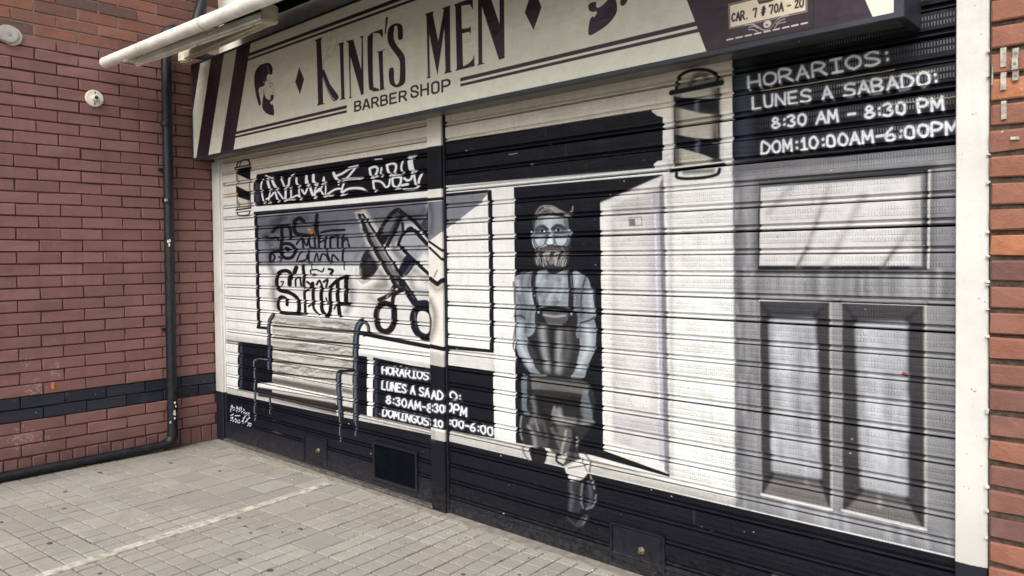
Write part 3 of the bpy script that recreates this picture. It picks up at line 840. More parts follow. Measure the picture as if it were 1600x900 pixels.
('S',(232,234,240),9.5,4.5,0.95,0,[2374,534,2405,534],1.6),
('S',(232,234,240),19.0,15.2,0.07,0,[2383,488,2389,535],1.6),
('S',(232,234,240),9.5,4.5,0.95,0,[2383,488,2389,535],1.6),
('S',(232,234,240),19.0,15.2,0.07,0,[2367,489,2400,488],1.6),
('S',(232,234,240),9.5,4.5,0.95,0,[2367,489,2400,488],1.6),
('S',(232,234,240),19.0,15.2,0.07,0,[2416,488,2419,535,2455,488,2460,534],1.5),
('S',(232,234,240),9.5,4.5,0.95,0,[2416,488,2419,535,2455,488,2460,534],1.5),
('S',(232,234,240),19.0,15.2,0.07,1,[2514,529,2496,536,2478,526,2471,509,2478,494,2494,489,2513,496,2512,509,2496,510],1.5),
('S',(232,234,240),9.5,4.5,0.95,1,[2514,529,2496,536,2478,526,2471,509,2478,494,2494,489,2513,496,2512,509,2496,510],1.5),
('S',(232,234,240),19.0,15.2,0.07,1,[2547,489,2533,498,2527,513,2533,527,2551,536,2568,528,2573,512,2567,497,2547,488],1.5),
('S',(232,234,240),9.5,4.5,0.95,1,[2547,489,2533,498,2527,513,2533,527,2551,536,2568,528,2573,512,2567,497,2547,488],1.5),
('S',(232,234,240),19.0,15.2,0.07,1,[2625,531,2608,535,2591,529,2591,516,2619,509,2623,495,2603,489,2582,493],1.5),
('S',(232,234,240),9.5,4.5,0.95,1,[2625,531,2608,535,2591,529,2591,516,2619,509,2623,495,2603,489,2582,493],1.5),
('S',(232,234,240),19.0,15.2,0.07,0,[2650,497,2651,500],1.5),
('S',(232,234,240),9.5,4.5,0.95,0,[2650,497,2651,500],1.5),
('S',(232,234,240),19.0,15.2,0.07,0,[2650,522,2650,523],1.5),
('S',(232,234,240),9.5,4.5,0.95,0,[2650,522,2650,523],1.5),
('P',(17,18,27),4,1.0,[2772,2157,3502,2152,4177,2151,4190,2136,4213,2119,4240,2110,4238,1917,4212,1915,4195,1905,4188,1888,2767,1903]),
('S',(120,112,104),5,6,0.06,1,[2826,2157,2848,2158],1.5),
('S',(120,112,104),5,6,0.18,1,[2849,2157,2870,2158],1.5),
('S',(120,112,104),5,6,0.14,1,[2871,2157,2893,2158],1.5),
('S',(120,112,104),5,6,0.19,1,[2894,2157,2915,2158],1.5),
('S',(120,112,104),5,6,0.03,1,[2916,2157,2937,2158],1.5),
('S',(120,112,104),5,6,0.11,1,[2938,2157,2958,2158],1.4),
('S',(120,112,104),5,6,0.04,1,[2959,2157,2980,2158],1.4),
('S',(120,112,104),5,6,0.19,1,[2981,2156,3002,2158],1.4),
('S',(120,112,104),5,6,0.32,1,[3003,2156,3023,2158],1.4),
('S',(120,112,104),5,6,0.21,1,[3024,2156,3044,2158],1.4),
('S',(120,112,104),5,6,0.3,1,[3045,2156,3065,2157],1.4),
('S',(120,112,104),5,6,0.08,1,[3066,2156,3086,2157],1.4),
('S',(120,112,104),5,6,0.01,1,[3087,2156,3107,2157],1.4),
('S',(120,112,104),5,6,0.19,1,[3108,2156,3128,2157],1.4),
('S',(120,112,104),5,6,0.17,1,[3128,2156,3148,2157],1.4),
('S',(120,112,104),5,6,0.2,1,[3149,2156,3168,2157],1.4),
('S',(120,112,104),5,6,0.13,1,[3169,2156,3189,2157],1.4),
('S',(120,112,104),5,6,0.22,1,[3190,2156,3209,2157],1.4),
('S',(120,112,104),5,6,0.25,1,[3210,2156,3229,2157],1.4),
('S',(120,112,104),5,6,0.32,1,[3230,2155,3249,2157],1.4),
('S',(120,112,104),5,6,0.11,1,[3249,2155,3268,2157],1.4),
('S',(120,112,104),5,6,0.16,1,[3269,2155,3288,2156],1.4),
('S',(120,112,104),5,6,0.29,1,[3289,2155,3307,2156],1.4),
('S',(120,112,104),5,6,0.08,1,[3308,2155,3327,2156],1.4),
('S',(120,112,104),5,6,0.04,1,[3327,2155,3346,2156],1.4),
('S',(120,112,104),5,6,0.11,1,[3347,2155,3365,2156],1.4),
('S',(120,112,104),5,6,0.03,1,[3366,2155,3384,2156],1.3),
('S',(120,112,104),5,6,0.27,1,[3385,2155,3403,2156],1.3),
('S',(120,112,104),5,6,0.29,1,[3403,2155,3421,2156],1.3),
('S',(120,112,104),5,6,0.11,1,[3422,2155,3440,2156],1.3),
('S',(120,112,104),5,6,0.05,1,[3441,2155,3458,2156],1.3),
('S',(120,112,104),5,6,0.03,1,[3459,2154,3477,2156],1.3),
('S',(120,112,104),5,6,0.09,1,[3478,2154,3495,2156],1.3),
('S',(120,112,104),5,6,0.03,1,[3496,2154,3513,2156],1.3),
('S',(120,112,104),5,6,0.15,1,[3514,2154,3531,2155],1.3),
('S',(120,112,104),5,6,0.2,1,[3532,2154,3549,2155],1.3),
('S',(120,112,104),5,6,0.09,1,[3550,2154,3567,2155],1.3),
('S',(120,112,104),5,6,0.02,1,[3568,2154,3584,2155],1.3),
('S',(120,112,104),5,6,0.25,1,[3585,2154,3602,2155],1.3),
('S',(120,112,104),5,6,0.02,1,[3603,2154,3620,2155],1.3),
('P',(17,18,27),3,1.0,[2766,1859,3144,1858,3144,1840,2766,1838]),
('P',(124,126,135),4,1.0,[2766,1840,3144,1839,3074,1784,2762,1633]),
('S',(17,18,27),24,3,1,0,[3156,1845,3159,1426,3159,984],1.4),
('P',(17,18,27),3,1.0,[2749,983,3174,984,3173,966,2749,957]),
('P',(205,204,200),12,0.8,[2748,946,3173,950,3172,866,2747,870]),
('P',(17,18,27),3,1.0,[2747,867,3167,862,3171,496,2739,482]),
('S',(190,150,120),10,14,0.5,1,[3172,894,3177,867],1.4),
('S',(232,234,240),19.0,15.2,0.07,1,[2847,671,2827,680,2821,694,2828,709,2848,716,2871,706,2877,691,2871,679,2847,671],1.5),
('S',(232,234,240),9.5,4.5,0.95,1,[2847,671,2827,680,2821,694,2828,709,2848,716,2871,706,2877,691,2871,679,2847,671],1.5),
('S',(232,234,240),19.0,15.2,0.07,0,[2903,677,2904,680],1.4),
('S',(232,234,240),9.5,4.5,0.95,0,[2903,677,2904,680],1.4),
('S',(232,234,240),19.0,15.2,0.07,0,[2903,699,2904,701],1.4),
('S',(232,234,240),9.5,4.5,0.95,0,[2903,699,2904,701],1.4),
('S',(232,234,240),19.0,15.2,0.07,1,[2810,598,2796,609,2795,624,2804,641,2820,646,2833,635,2834,621,2825,604,2810,600],1.5),
('S',(232,234,240),9.5,4.5,0.95,1,[2810,598,2796,609,2795,624,2804,641,2820,646,2833,635,2834,621,2825,604,2810,600],1.5),
('S',(232,234,240),19.0,15.2,0.07,1,[2847,595,2856,642,2884,640,2892,626,2877,616,2851,617],1.4),
('S',(232,234,240),9.5,4.5,0.95,1,[2847,595,2856,642,2884,640,2892,626,2877,616,2851,617],1.4),
('S',(232,234,240),19.0,15.2,0.07,0,[2904,588,2914,637,2929,600,2952,634,2951,584],1.4),
('S',(232,234,240),9.5,4.5,0.95,0,[2904,588,2914,637,2929,600,2952,634,2951,584],1.4),
('S',(232,234,240),19.0,15.2,0.07,0,[2817,526,2817,527],1.5),
('S',(232,234,240),9.5,4.5,0.95,0,[2817,526,2817,527],1.5),
('S',(232,234,240),19.0,15.2,0.07,0,[2817,545,2820,546],1.5),
('S',(232,234,240),9.5,4.5,0.95,0,[2817,545,2820,546],1.5),
('S',(232,234,240),19.0,15.2,0.07,1,[2855,516,2839,524,2835,537,2840,550,2855,556,2870,550,2873,536,2868,523,2854,516],1.4),
('S',(232,234,240),9.5,4.5,0.95,1,[2855,516,2839,524,2835,537,2840,550,2855,556,2870,550,2873,536,2868,523,2854,516],1.4),
('S',(232,234,240),19.0,15.2,0.07,1,[2909,515,2894,524,2891,536,2896,551,2910,556,2926,549,2927,536,2923,521,2910,514],1.4),
('S',(232,234,240),9.5,4.5,0.95,1,[2909,515,2894,524,2891,536,2896,551,2910,556,2926,549,2927,536,2923,521,2910,514],1.4),
('S',(232,234,240),19.0,15.2,0.07,0,[2945,535,2972,535],1.4),
('S',(232,234,240),9.5,4.5,0.95,0,[2945,535,2972,535],1.4),
('S',(232,234,240),19.0,15.2,0.07,1,[3011,557,2992,540,2985,526,2992,514,3009,513,3020,523,3012,534,2988,529],1.4),
('S',(232,234,240),9.5,4.5,0.95,1,[3011,557,2992,540,2985,526,2992,514,3009,513,3020,523,3012,534,2988,529],1.4),
('S',(232,234,240),19.0,15.2,0.07,0,[3047,520,3048,522],1.4),
('S',(232,234,240),9.5,4.5,0.95,0,[3047,520,3048,522],1.4),
('S',(232,234,240),19.0,15.2,0.07,0,[3048,544,3050,544],1.4),
('S',(232,234,240),9.5,4.5,0.95,0,[3048,544,3050,544],1.4),
('S',(232,234,240),19.0,15.2,0.07,1,[3085,510,3070,521,3066,534,3071,549,3087,556,3100,548,3103,533,3099,517,3085,510],1.4),
('S',(232,234,240),9.5,4.5,0.95,1,[3085,510,3070,521,3066,534,3071,549,3087,556,3100,548,3103,533,3099,517,3085,510],1.4),
('S',(232,234,240),19.0,15.2,0.07,1,[3139,509,3124,519,3121,534,3126,550,3142,555,3155,547,3158,533,3154,516,3141,509],1.4),
('S',(232,234,240),9.5,4.5,0.95,1,[3139,509,3124,519,3121,534,3126,550,3142,555,3155,547,3158,533,3154,516,3141,509],1.4),
('P',(186,184,178),4,1.0,[2739,486,3171,493,3829,499,4306,467,4581,461,4580,428,2793,424,2738,421]),
('P',(17,18,27),3,1.0,[3335,1859,4238,1854,4238,1844,3892,1745,3896,1059,3899,554,4264,505,4264,492,3830,517,3329,497]),
('P',(228,226,222),3,1.0,[3892,1745,4238,1850,4249,1200,4264,505,3899,554,3896,1059]),
('P',(192,190,192),22,0.8,[3955,1727,4191,1790,4203,1198,4208,571,3955,604,3953,1185]),
('P',(222,220,218),50,0.8,[3980,1656,4156,1678,4162,784,3986,761]),
('P',(170,172,186),10,0.8,[4184,1779,4224,1799,4241,547,4208,550]),
('P',(96,92,100),12,0.85,[4218,1805,4241,1847,4264,505,4238,517]),
('S',(232,233,238),10,10,0.8,1,[4197,1691,4210,761],1.2),
('S',(238,236,230),26,10,0.8,0,[3918,1741,3918,598],1.2),
('P',(176,160,170),8,0.3,[3892,1751,4238,1853,4238,1841,3892,1736]),
('S',(120,120,124),5,3,0.8,0,[4055,1668,4125,1668,4128,1630,4059,1629,4055,1668],1.2),
('P',(60,60,66),4,0.8,[4059,1662,4090,1662,4092,1631,4062,1631]),
('S',(120,116,120),20,26,0.35,1,[4274,1901,4276,1201,4274,504],1.1),
('P',(60,56,56),60,0.3,[4290,2222,4520,2224,4523,1845,4297,1855]),
('P',(190,184,172),5,1,[4300,2194,4509,2197,4509,1884,4300,1881]),
('P',(70,62,56),44,1,[4300,2194,4325,2190,4328,1879,4300,1881]),
('P',(70,62,56),44,1,[4483,2196,4511,2196,4509,1880,4474,1874]),
('P',(17,18,27),6,1.0,[4298,2192,4340,2182,4509,2152,4510,2084,4426,2102,4298,2146]),
('P',(17,18,27),6,1.0,[4297,2027,4387,2002,4510,1980,4511,1892,4416,1931,4296,1971]),
('S',(130,138,155),14,24,0.6,1,[4407,2156,4407,2113],1.1),
('S',(130,138,155),14,24,0.6,1,[4408,1984,4410,1941],1.1),
('P',(150,142,130),70,0.35,[4299,2137,4510,2074,4510,2015,4299,2066]),
('S',(17,18,27),24,6,1.0,1,[4285,2211,4525,2217],1.1),
('S',(60,54,52),12,14,0.8,1,[4315,2231,4525,2232],1.1),
('S',(17,18,27),15,6,1.0,1,[4310,2219,4315,2266,4355,2290,4418,2291,4474,2274,4502,2248,4506,2214],1.1),
('S',(50,44,42),22,22,0.75,1,[4379,2234,4394,2262,4427,2274,4451,2253],1.1),
('S',(40,36,36),10,10,0.9,0,[4300,2190,4300,1872],1.1),
('S',(40,36,36),10,10,0.9,0,[4511,2192,4511,1880],1.1),
('S',(17,18,27),20,6,1.0,1,[4282,1867,4528,1878],1.1),
('S',(238,236,230),8,6,0.8,1,[4288,1878,4564,1885],1.1),
('S',(17,18,27),15,6,1.0,1,[4308,1854,4312,1834,4367,1825,4453,1825,4504,1834,4514,1854],1.1),
('S',(60,54,50),18,22,0.8,1,[4347,1855,4481,1850],1.1),
('P',(17,18,27),4,1.0,[4572,2393,5399,2425,5400,1862,4979,1857,4573,1877]),
('S',(62,70,88),50,60,0.6,1,[4626,2278,4627,1896],1.1),
('S',(232,234,240),18.0,14.4,0.07,0,[4645,2171,4644,2222],1.1),
('S',(232,234,240),9,5,0.95,0,[4645,2171,4644,2222],1.1),
('S',(232,234,240),18.0,14.4,0.07,0,[4695,2172,4691,2223],1.0),
('S',(232,234,240),9,5,0.95,0,[4695,2172,4691,2223],1.0),
('S',(232,234,240),18.0,14.4,0.07,0,[4644,2197,4692,2197],1.1),
('S',(232,234,240),9,5,0.95,0,[4644,2197,4692,2197],1.1),
('S',(232,234,240),18.0,14.4,0.07,1,[4735,2174,4717,2182,4711,2199,4715,2215,4732,2223,4756,2214,4761,2199,4756,2184,4736,2174],1.0),
('S',(232,234,240),9,5,0.95,1,[4735,2174,4717,2182,4711,2199,4715,2215,4732,2223,4756,2214,4761,2199,4756,2184,4736,2174],1.0),
('S',(232,234,240),18.0,14.4,0.07,1,[4777,2175,4774,2225,4804,2225,4820,2214,4807,2201,4775,2198],1.0),
('S',(232,234,240),9,5,0.95,1,[4777,2175,4774,2225,4804,2225,4820,2214,4807,2201,4775,2198],1.0),
('S',(232,234,240),18.0,14.4,0.07,0,[4797,2199,4828,2176],1.0),
('S',(232,234,240),9,5,0.95,0,[4797,2199,4828,2176],1.0),
('S',(232,234,240),18.0,14.4,0.07,0,[4845,2176,4866,2227,4891,2177],1.0),
('S',(232,234,240),9,5,0.95,0,[4845,2176,4866,2227,4891,2177],1.0),
('S',(232,234,240),18.0,14.4,0.07,0,[4854,2195,4883,2196],1.0),
('S',(232,234,240),9,5,0.95,0,[4854,2195,4883,2196],1.0),
('S',(232,234,240),18.0,14.4,0.07,1,[4908,2178,4906,2227,4934,2228,4952,2216,4936,2203,4906,2201],1.0),
('S',(232,234,240),9,5,0.95,1,[4908,2178,4906,2227,4934,2228,4952,2216,4936,2203,4906,2201],1.0),
('S',(232,234,240),18.0,14.4,0.07,0,[4930,2202,4959,2179],1.0),
('S',(232,234,240),9,5,0.95,0,[4930,2202,4959,2179],1.0),
('S',(232,234,240),18.0,14.4,0.07,0,[4975,2229,5013,2230],1.0),
('S',(232,234,240),9,5,0.95,0,[4975,2229,5013,2230],1.0),
('S',(232,234,240),18.0,14.4,0.07,0,[4999,2180,4994,2229],1.0),
('S',(232,234,240),9,5,0.95,0,[4999,2180,4994,2229],1.0),
('S',(232,234,240),18.0,14.4,0.07,0,[4983,2180,5019,2181],1.0),
('S',(232,234,240),9,5,0.95,0,[4983,2180,5019,2181],1.0),
('S',(232,234,240),18.0,14.4,0.07,1,[5060,2182,5042,2191,5032,2206,5036,2221,5056,2230,5078,2221,5084,2207,5081,2192,5061,2182],1.0),
('S',(232,234,240),9,5,0.95,1,[5060,2182,5042,2191,5032,2206,5036,2221,5056,2230,5078,2221,5084,2207,5081,2192,5061,2182],1.0),
('S',(232,234,240),18.0,14.4,0.07,1,[5145,2226,5124,2233,5102,2223,5108,2213,5140,2204,5149,2192,5126,2184,5103,2188],1.0),
('S',(232,234,240),9,5,0.95,1,[5145,2226,5124,2233,5102,2223,5108,2213,5140,2204,5149,2192,5126,2184,5103,2188],1.0),
('S',(232,234,240),18.0,14.4,0.07,0,[5178,2194,5178,2197],1.0),
('S',(232,234,240),9,5,0.95,0,[5178,2194,5178,2197],1.0),
('S',(232,234,240),18.0,14.4,0.07,0,[5174,2219,5175,2221],1.0),
('S',(232,234,240),9,5,0.95,0,[5174,2219,5175,2221],1.0),
('S',(232,234,240),18.0,14.4,0.07,0,[4662,2134,4663,2086,4693,2086],1.1),
('S',(232,234,240),9,5,0.95,0,[4662,2134,4663,2086,4693,2086],1.1),
('S',(232,234,240),18.0,14.4,0.07,1,[4711,2134,4715,2096,4729,2087,4744,2096,4745,2134],1.0),
('S',(232,234,240),9,5,0.95,1,[4711,2134,4715,2096,4729,2087,4744,2096,4745,2134],1.0),
('S',(232,234,240),18.0,14.4,0.07,0,[4760,2087,4760,2133,4796,2086,4798,2132],1.0),
('S',(232,234,240),9,5,0.95,0,[4760,2087,4760,2133,4796,2086,4798,2132],1.0),
('S',(232,234,240),18.0,14.4,0.07,0,[4842,2133,4811,2132,4813,2087,4845,2085],1.0),
('S',(232,234,240),9,5,0.95,0,[4842,2133,4811,2132,4813,2087,4845,2085],1.0),
('S',(232,234,240),18.0,14.4,0.07,0,[4810,2110,4839,2109],1.0),
('S',(232,234,240),9,5,0.95,0,[4810,2110,4839,2109],1.0),
('S',(232,234,240),18.0,14.4,0.07,1,[4897,2125,4880,2133,4864,2125,4867,2113,4892,2104,4897,2093,4882,2085,4861,2090],1.0),
('S',(232,234,240),9,5,0.95,1,[4897,2125,4880,2133,4864,2125,4867,2113,4892,2104,4897,2093,4882,2085,4861,2090],1.0),
('S',(232,234,240),18.0,14.4,0.07,0,[4945,2085,4960,2131,4981,2084],1.0),
('S',(232,234,240),9,5,0.95,0,[4945,2085,4960,2131,4981,2084],1.0),
('S',(232,234,240),18.0,14.4,0.07,0,[4953,2102,4972,2103],1.0),
('S',(232,234,240),9,5,0.95,0,[4953,2102,4972,2103],1.0),
('S',(232,234,240),18.0,14.4,0.07,1,[5061,2125,5045,2130,5030,2124,5031,2112,5057,2104,5061,2090,5045,2084,5025,2088],1.0),
('S',(232,234,240),9,5,0.95,1,[5061,2125,5045,2130,5030,2124,5031,2112,5057,2104,5061,2090,5045,2084,5025,2088],1.0),
('S',(232,234,240),18.0,14.4,0.07,0,[5076,2083,5094,2131,5115,2084],1.0),
('S',(232,234,240),9,5,0.95,0,[5076,2083,5094,2131,5115,2084],1.0),
('S',(232,234,240),18.0,14.4,0.07,0,[5084,2102,5106,2100],1.0),
('S',(232,234,240),9,5,0.95,0,[5084,2102,5106,2100],1.0),
('S',(232,234,240),18.0,14.4,0.07,1,[5128,2084,5123,2129,5149,2129,5156,2118,5145,2108,5128,2108],1.0),
('S',(232,234,240),9,5,0.95,1,[5128,2084,5123,2129,5149,2129,5156,2118,5145,2108,5128,2108],1.0),
('S',(232,234,240),18.0,14.4,0.07,0,[5147,2107,5161,2096,5151,2083,5126,2083],1.0),
('S',(232,234,240),9,5,0.95,0,[5147,2107,5161,2096,5151,2083,5126,2083],1.0),
('S',(232,234,240),18.0,14.4,0.07,0,[5177,2083,5192,2130,5216,2081],1.0),
('S',(232,234,240),9,5,0.95,0,[5177,2083,5192,2130,5216,2081],1.0),
('S',(232,234,240),18.0,14.4,0.07,0,[5184,2101,5205,2101],1.0),
('S',(232,234,240),9,5,0.95,0,[5184,2101,5205,2101],1.0),
('S',(232,234,240),18.0,14.4,0.07,1,[5227,2082,5225,2128,5244,2126,5263,2108,5250,2086,5226,2082],1.0),
('S',(232,234,240),9,5,0.95,1,[5227,2082,5225,2128,5244,2126,5263,2108,5250,2086,5226,2082],1.0),
('S',(232,234,240),18.0,14.4,0.07,1,[5295,2082,5280,2091,5277,2106,5280,2120,5293,2129,5311,2120,5314,2104,5312,2091,5293,2082],1.0),
('S',(232,234,240),9,5,0.95,1,[5295,2082,5280,2091,5277,2106,5280,2120,5293,2129,5311,2120,5314,2104,5312,2091,5293,2082],1.0),
('S',(232,234,240),18.0,14.4,0.07,0,[5336,2091,5336,2093],1.0),
('S',(232,234,240),9,5,0.95,0,[5336,2091,5336,2093],1.0),
('S',(232,234,240),18.0,14.4,0.07,0,[5333,2114,5333,2115],1.0),
('S',(232,234,240),9,5,0.95,0,[5333,2114,5333,2115],1.0),
('S',(232,234,240),18.0,14.4,0.07,1,[4758,2021,4747,2030,4756,2039,4768,2030,4759,2020,4744,2009,4758,1999,4775,2009,4757,2021],1.0),
('S',(232,234,240),9,5,0.95,1,[4758,2021,4747,2030,4756,2039,4768,2030,4759,2020,4744,2009,4758,1999,4775,2009,4757,2021],1.0),
('S',(232,234,240),18.0,14.4,0.07,0,[4793,2007,4796,2009],1.0),
('S',(232,234,240),9,5,0.95,0,[4793,2007,4796,2009],1.0),
('S',(232,234,240),18.0,14.4,0.07,0,[4794,2027,4796,2029],1.0),
('S',(232,234,240),9,5,0.95,0,[4794,2027,4796,2029],1.0),
('S',(232,234,240),18.0,14.4,0.07,1,[4808,2036,4823,2040,4834,2030,4822,2020,4836,2009,4826,1998,4810,2002],1.0),
('S',(232,234,240),9,5,0.95,1,[4808,2036,4823,2040,4834,2030,4822,2020,4836,2009,4826,1998,4810,2002],1.0),
('S',(232,234,240),18.0,14.4,0.07,1,[4867,1997,4853,2006,4850,2017,4853,2033,4864,2039,4877,2031,4879,2018,4876,2003,4865,1997],1.0),
('S',(232,234,240),9,5,0.95,1,[4867,1997,4853,2006,4850,2017,4853,2033,4864,2039,4877,2031,4879,2018,4876,2003,4865,1997],1.0),
('S',(232,234,240),18.0,14.4,0.07,0,[4921,1996,4939,2038,4956,1996],1.0),
('S',(232,234,240),9,5,0.95,0,[4921,1996,4939,2038,4956,1996],1.0),
('S',(232,234,240),18.0,14.4,0.07,0,[4928,2011,4949,2012],1.0),
('S',(232,234,240),9,5,0.95,0,[4928,2011,4949,2012],1.0),
('S',(232,234,240),18.0,14.4,0.07,0,[4966,1995,4967,2038,4985,2008,4995,2038,5001,1995],1.0),
('S',(232,234,240),9,5,0.95,0,[4966,1995,4967,2038,4985,2008,4995,2038,5001,1995],1.0),
('S',(232,234,240),18.0,14.4,0.07,0,[5040,2015,5064,2015],1.0),
('S',(232,234,240),9,5,0.95,0,[5040,2015,5064,2015],1.0),
('S',(232,234,240),18.0,14.4,0.07,1,[5115,2016,5104,2025,5113,2036,5125,2026,5114,2016,5100,2003,5115,1993,5132,2004,5114,2016],1.0),
('S',(232,234,240),9,5,0.95,1,[5115,2016,5104,2025,5113,2036,5125,2026,5114,2016,5100,2003,5115,1993,5132,2004,5114,2016],1.0),
('S',(232,234,240),18.0,14.4,0.07,0,[5151,2000,5150,2004],1.0),
('S',(232,234,240),9,5,0.95,0,[5151,2000,5150,2004],1.0),
('S',(232,234,240),18.0,14.4,0.07,0,[5149,2022,5150,2024],1.0),
('S',(232,234,240),9,5,0.95,0,[5149,2022,5150,2024],1.0),
('S',(232,234,240),18.0,14.4,0.07,1,[5164,2031,5179,2036,5189,2025,5179,2016,5194,2005,5183,1992,5164,1997],1.0),
('S',(232,234,240),9,5,0.95,1,[5164,2031,5179,2036,5189,2025,5179,2016,5194,2005,5183,1992,5164,1997],1.0),
('S',(232,234,240),18.0,14.4,0.07,1,[5226,1992,5211,2000,5209,2013,5211,2028,5221,2034,5233,2026,5235,2013,5233,1998,5225,1990],1.0),
('S',(232,234,240),9,5,0.95,1,[5226,1992,5211,2000,5209,2013,5211,2028,5221,2034,5233,2026,5235,2013,5233,1998,5225,1990],1.0),
('S',(232,234,240),18.0,14.4,0.07,1,[5282,1990,5278,2034,5299,2033,5309,2022,5300,2010,5281,2010],1.0),
('S',(232,234,240),9,5,0.95,1,[5282,1990,5278,2034,5299,2033,5309,2022,5300,2010,5281,2010],1.0),
('S',(232,234,240),18.0,14.4,0.07,0,[5323,1989,5322,2033,5340,2002,5354,2034,5358,1989],1.0),
('S',(232,234,240),9,5,0.95,0,[5323,1989,5322,2033,5340,2002,5354,2034,5358,1989],1.0),
('S',(232,234,240),18.0,14.4,0.07,1,[4700,1899,4703,1946,4719,1942,4736,1925,4723,1903,4702,1900],1.0),
('S',(232,234,240),9,5,0.95,1,[4700,1899,4703,1946,4719,1942,4736,1925,4723,1903,4702,1900],1.0),
('S',(232,234,240),18.0,14.4,0.07,1,[4760,1899,4751,1908,4745,1923,4750,1936,4762,1945,4775,1937,4778,1922,4775,1908,4764,1899],1.0),
('S',(232,234,240),9,5,0.95,1,[4760,1899,4751,1908,4745,1923,4750,1936,4762,1945,4775,1937,4778,1922,4775,1908,4764,1899],1.0),
('S',(232,234,240),18.0,14.4,0.07,0,[4791,1899,4792,1946,4808,1912,4822,1945,4824,1899],1.0),
('S',(232,234,240),9,5,0.95,0,[4791,1899,4792,1946,4808,1912,4822,1945,4824,1899],1.0),
('S',(232,234,240),18.0,14.4,0.07,0,[4847,1909,4845,1910],1.0),
('S',(232,234,240),9,5,0.95,0,[4847,1909,4845,1910],1.0),
('S',(232,234,240),18.0,14.4,0.07,0,[4844,1932,4846,1932],1.0),
('S',(232,234,240),9,5,0.95,0,[4844,1932,4846,1932],1.0),
('S',(232,234,240),18.0,14.4,0.07,0,[4865,1933,4873,1944,4876,1899],1.0),
('S',(232,234,240),9,5,0.95,0,[4865,1933,4873,1944,4876,1899],1.0),
('S',(232,234,240),18.0,14.4,0.07,0,[4864,1899,4885,1900],1.0),
('S',(232,234,240),9,5,0.95,0,[4864,1899,4885,1900],1.0),
('S',(232,234,240),18.0,14.4,0.07,1,[4912,1900,4899,1909,4896,1922,4899,1938,4912,1945,4921,1936,4927,1922,4920,1907,4914,1900],1.0),
('S',(232,234,240),9,5,0.95,1,[4912,1900,4899,1909,4896,1922,4899,1938,4912,1945,4921,1936,4927,1922,4920,1907,4914,1900],1.0),
('S',(232,234,240),18.0,14.4,0.07,0,[4947,1909,4950,1910],1.0),
('S',(232,234,240),9,5,0.95,0,[4947,1909,4950,1910],1.0),
('S',(232,234,240),18.0,14.4,0.07,0,[4946,1931,4948,1933],1.0),
('S',(232,234,240),9,5,0.95,0,[4946,1931,4948,1933],1.0),
('S',(232,234,240),18.0,14.4,0.07,1,[4976,1900,4963,1909,4963,1923,4964,1939,4975,1944,4986,1936,4990,1922,4989,1906,4976,1900],1.0),
('S',(232,234,240),9,5,0.95,1,[4976,1900,4963,1909,4963,1923,4964,1939,4975,1944,4986,1936,4990,1922,4989,1906,4976,1900],1.0),
('S',(232,234,240),18.0,14.4,0.07,1,[5023,1900,5009,1909,5005,1923,5010,1938,5019,1945,5031,1936,5037,1923,5033,1907,5023,1901],1.0),
('S',(232,234,240),9,5,0.95,1,[5023,1900,5009,1909,5005,1923,5010,1938,5019,1945,5031,1936,5037,1923,5033,1907,5023,1901],1.0),
('S',(232,234,240),18.0,14.4,0.07,0,[5048,1901,5064,1944,5081,1900],1.0),
('S',(232,234,240),9,5,0.95,0,[5048,1901,5064,1944,5081,1900],1.0),
('S',(232,234,240),18.0,14.4,0.07,0,[5055,1918,5073,1917],1.0),
('S',(232,234,240),9,5,0.95,0,[5055,1918,5073,1917],1.0),
('S',(232,234,240),18.0,14.4,0.07,0,[5093,1901,5093,1945,5109,1914,5123,1944,5128,1900],1.0),
('S',(232,234,240),9,5,0.95,0,[5093,1901,5093,1945,5109,1914,5123,1944,5128,1900],1.0),
('S',(232,234,240),18.0,14.4,0.07,0,[5142,1921,5163,1922],1.0),
('S',(232,234,240),9,5,0.95,0,[5142,1921,5163,1922],1.0),
('S',(232,234,240),18.0,14.4,0.07,1,[5193,1945,5176,1928,5173,1914,5178,1903,5192,1901,5203,1911,5192,1922,5177,1918],1.0),
('S',(232,234,240),9,5,0.95,1,[5193,1945,5176,1928,5173,1914,5178,1903,5192,1901,5203,1911,5192,1922,5177,1918],1.0),
('S',(232,234,240),18.0,14.4,0.07,0,[5221,1910,5223,1912],1.0),
('S',(232,234,240),9,5,0.95,0,[5221,1910,5223,1912],1.0),
('S',(232,234,240),18.0,14.4,0.07,0,[5224,1932,5225,1932],1.0),
('S',(232,234,240),9,5,0.95,0,[5224,1932,5225,1932],1.0),
('S',(232,234,240),18.0,14.4,0.07,1,[5255,1901,5239,1910,5237,1922,5240,1938,5251,1944,5263,1937,5266,1923,5265,1907,5256,1901],1.0),
('S',(232,234,240),9,5,0.95,1,[5255,1901,5239,1910,5237,1922,5240,1938,5251,1944,5263,1937,5266,1923,5265,1907,5256,1901],1.0),
('S',(232,234,240),18.0,14.4,0.07,1,[5299,1902,5286,1911,5280,1923,5283,1939,5293,1944,5309,1937,5311,1924,5308,1909,5297,1902],1.0),
('S',(232,234,240),9,5,0.95,1,[5299,1902,5286,1911,5280,1923,5283,1939,5293,1944,5309,1937,5311,1924,5308,1909,5297,1902],1.0),
('S',(232,234,240),18.0,14.4,0.07,1,[5324,1902,5323,1945,5344,1944,5356,1933,5343,1921,5326,1921],1.0),
('S',(232,234,240),9,5,0.95,1,[5324,1902,5323,1945,5344,1944,5356,1933,5343,1921,5326,1921],1.0),
('S',(232,234,240),18.0,14.4,0.07,0,[5369,1902,5368,1944,5385,1914,5400,1944,5404,1903],1.0),
('S',(232,234,240),9,5,0.95,0,[5369,1902,5368,1944,5385,1914,5400,1944,5404,1903],1.0),
('P',(140,140,144),4,1.0,[4573,1877,4979,1857,5400,1862,5403,429,4580,428]),
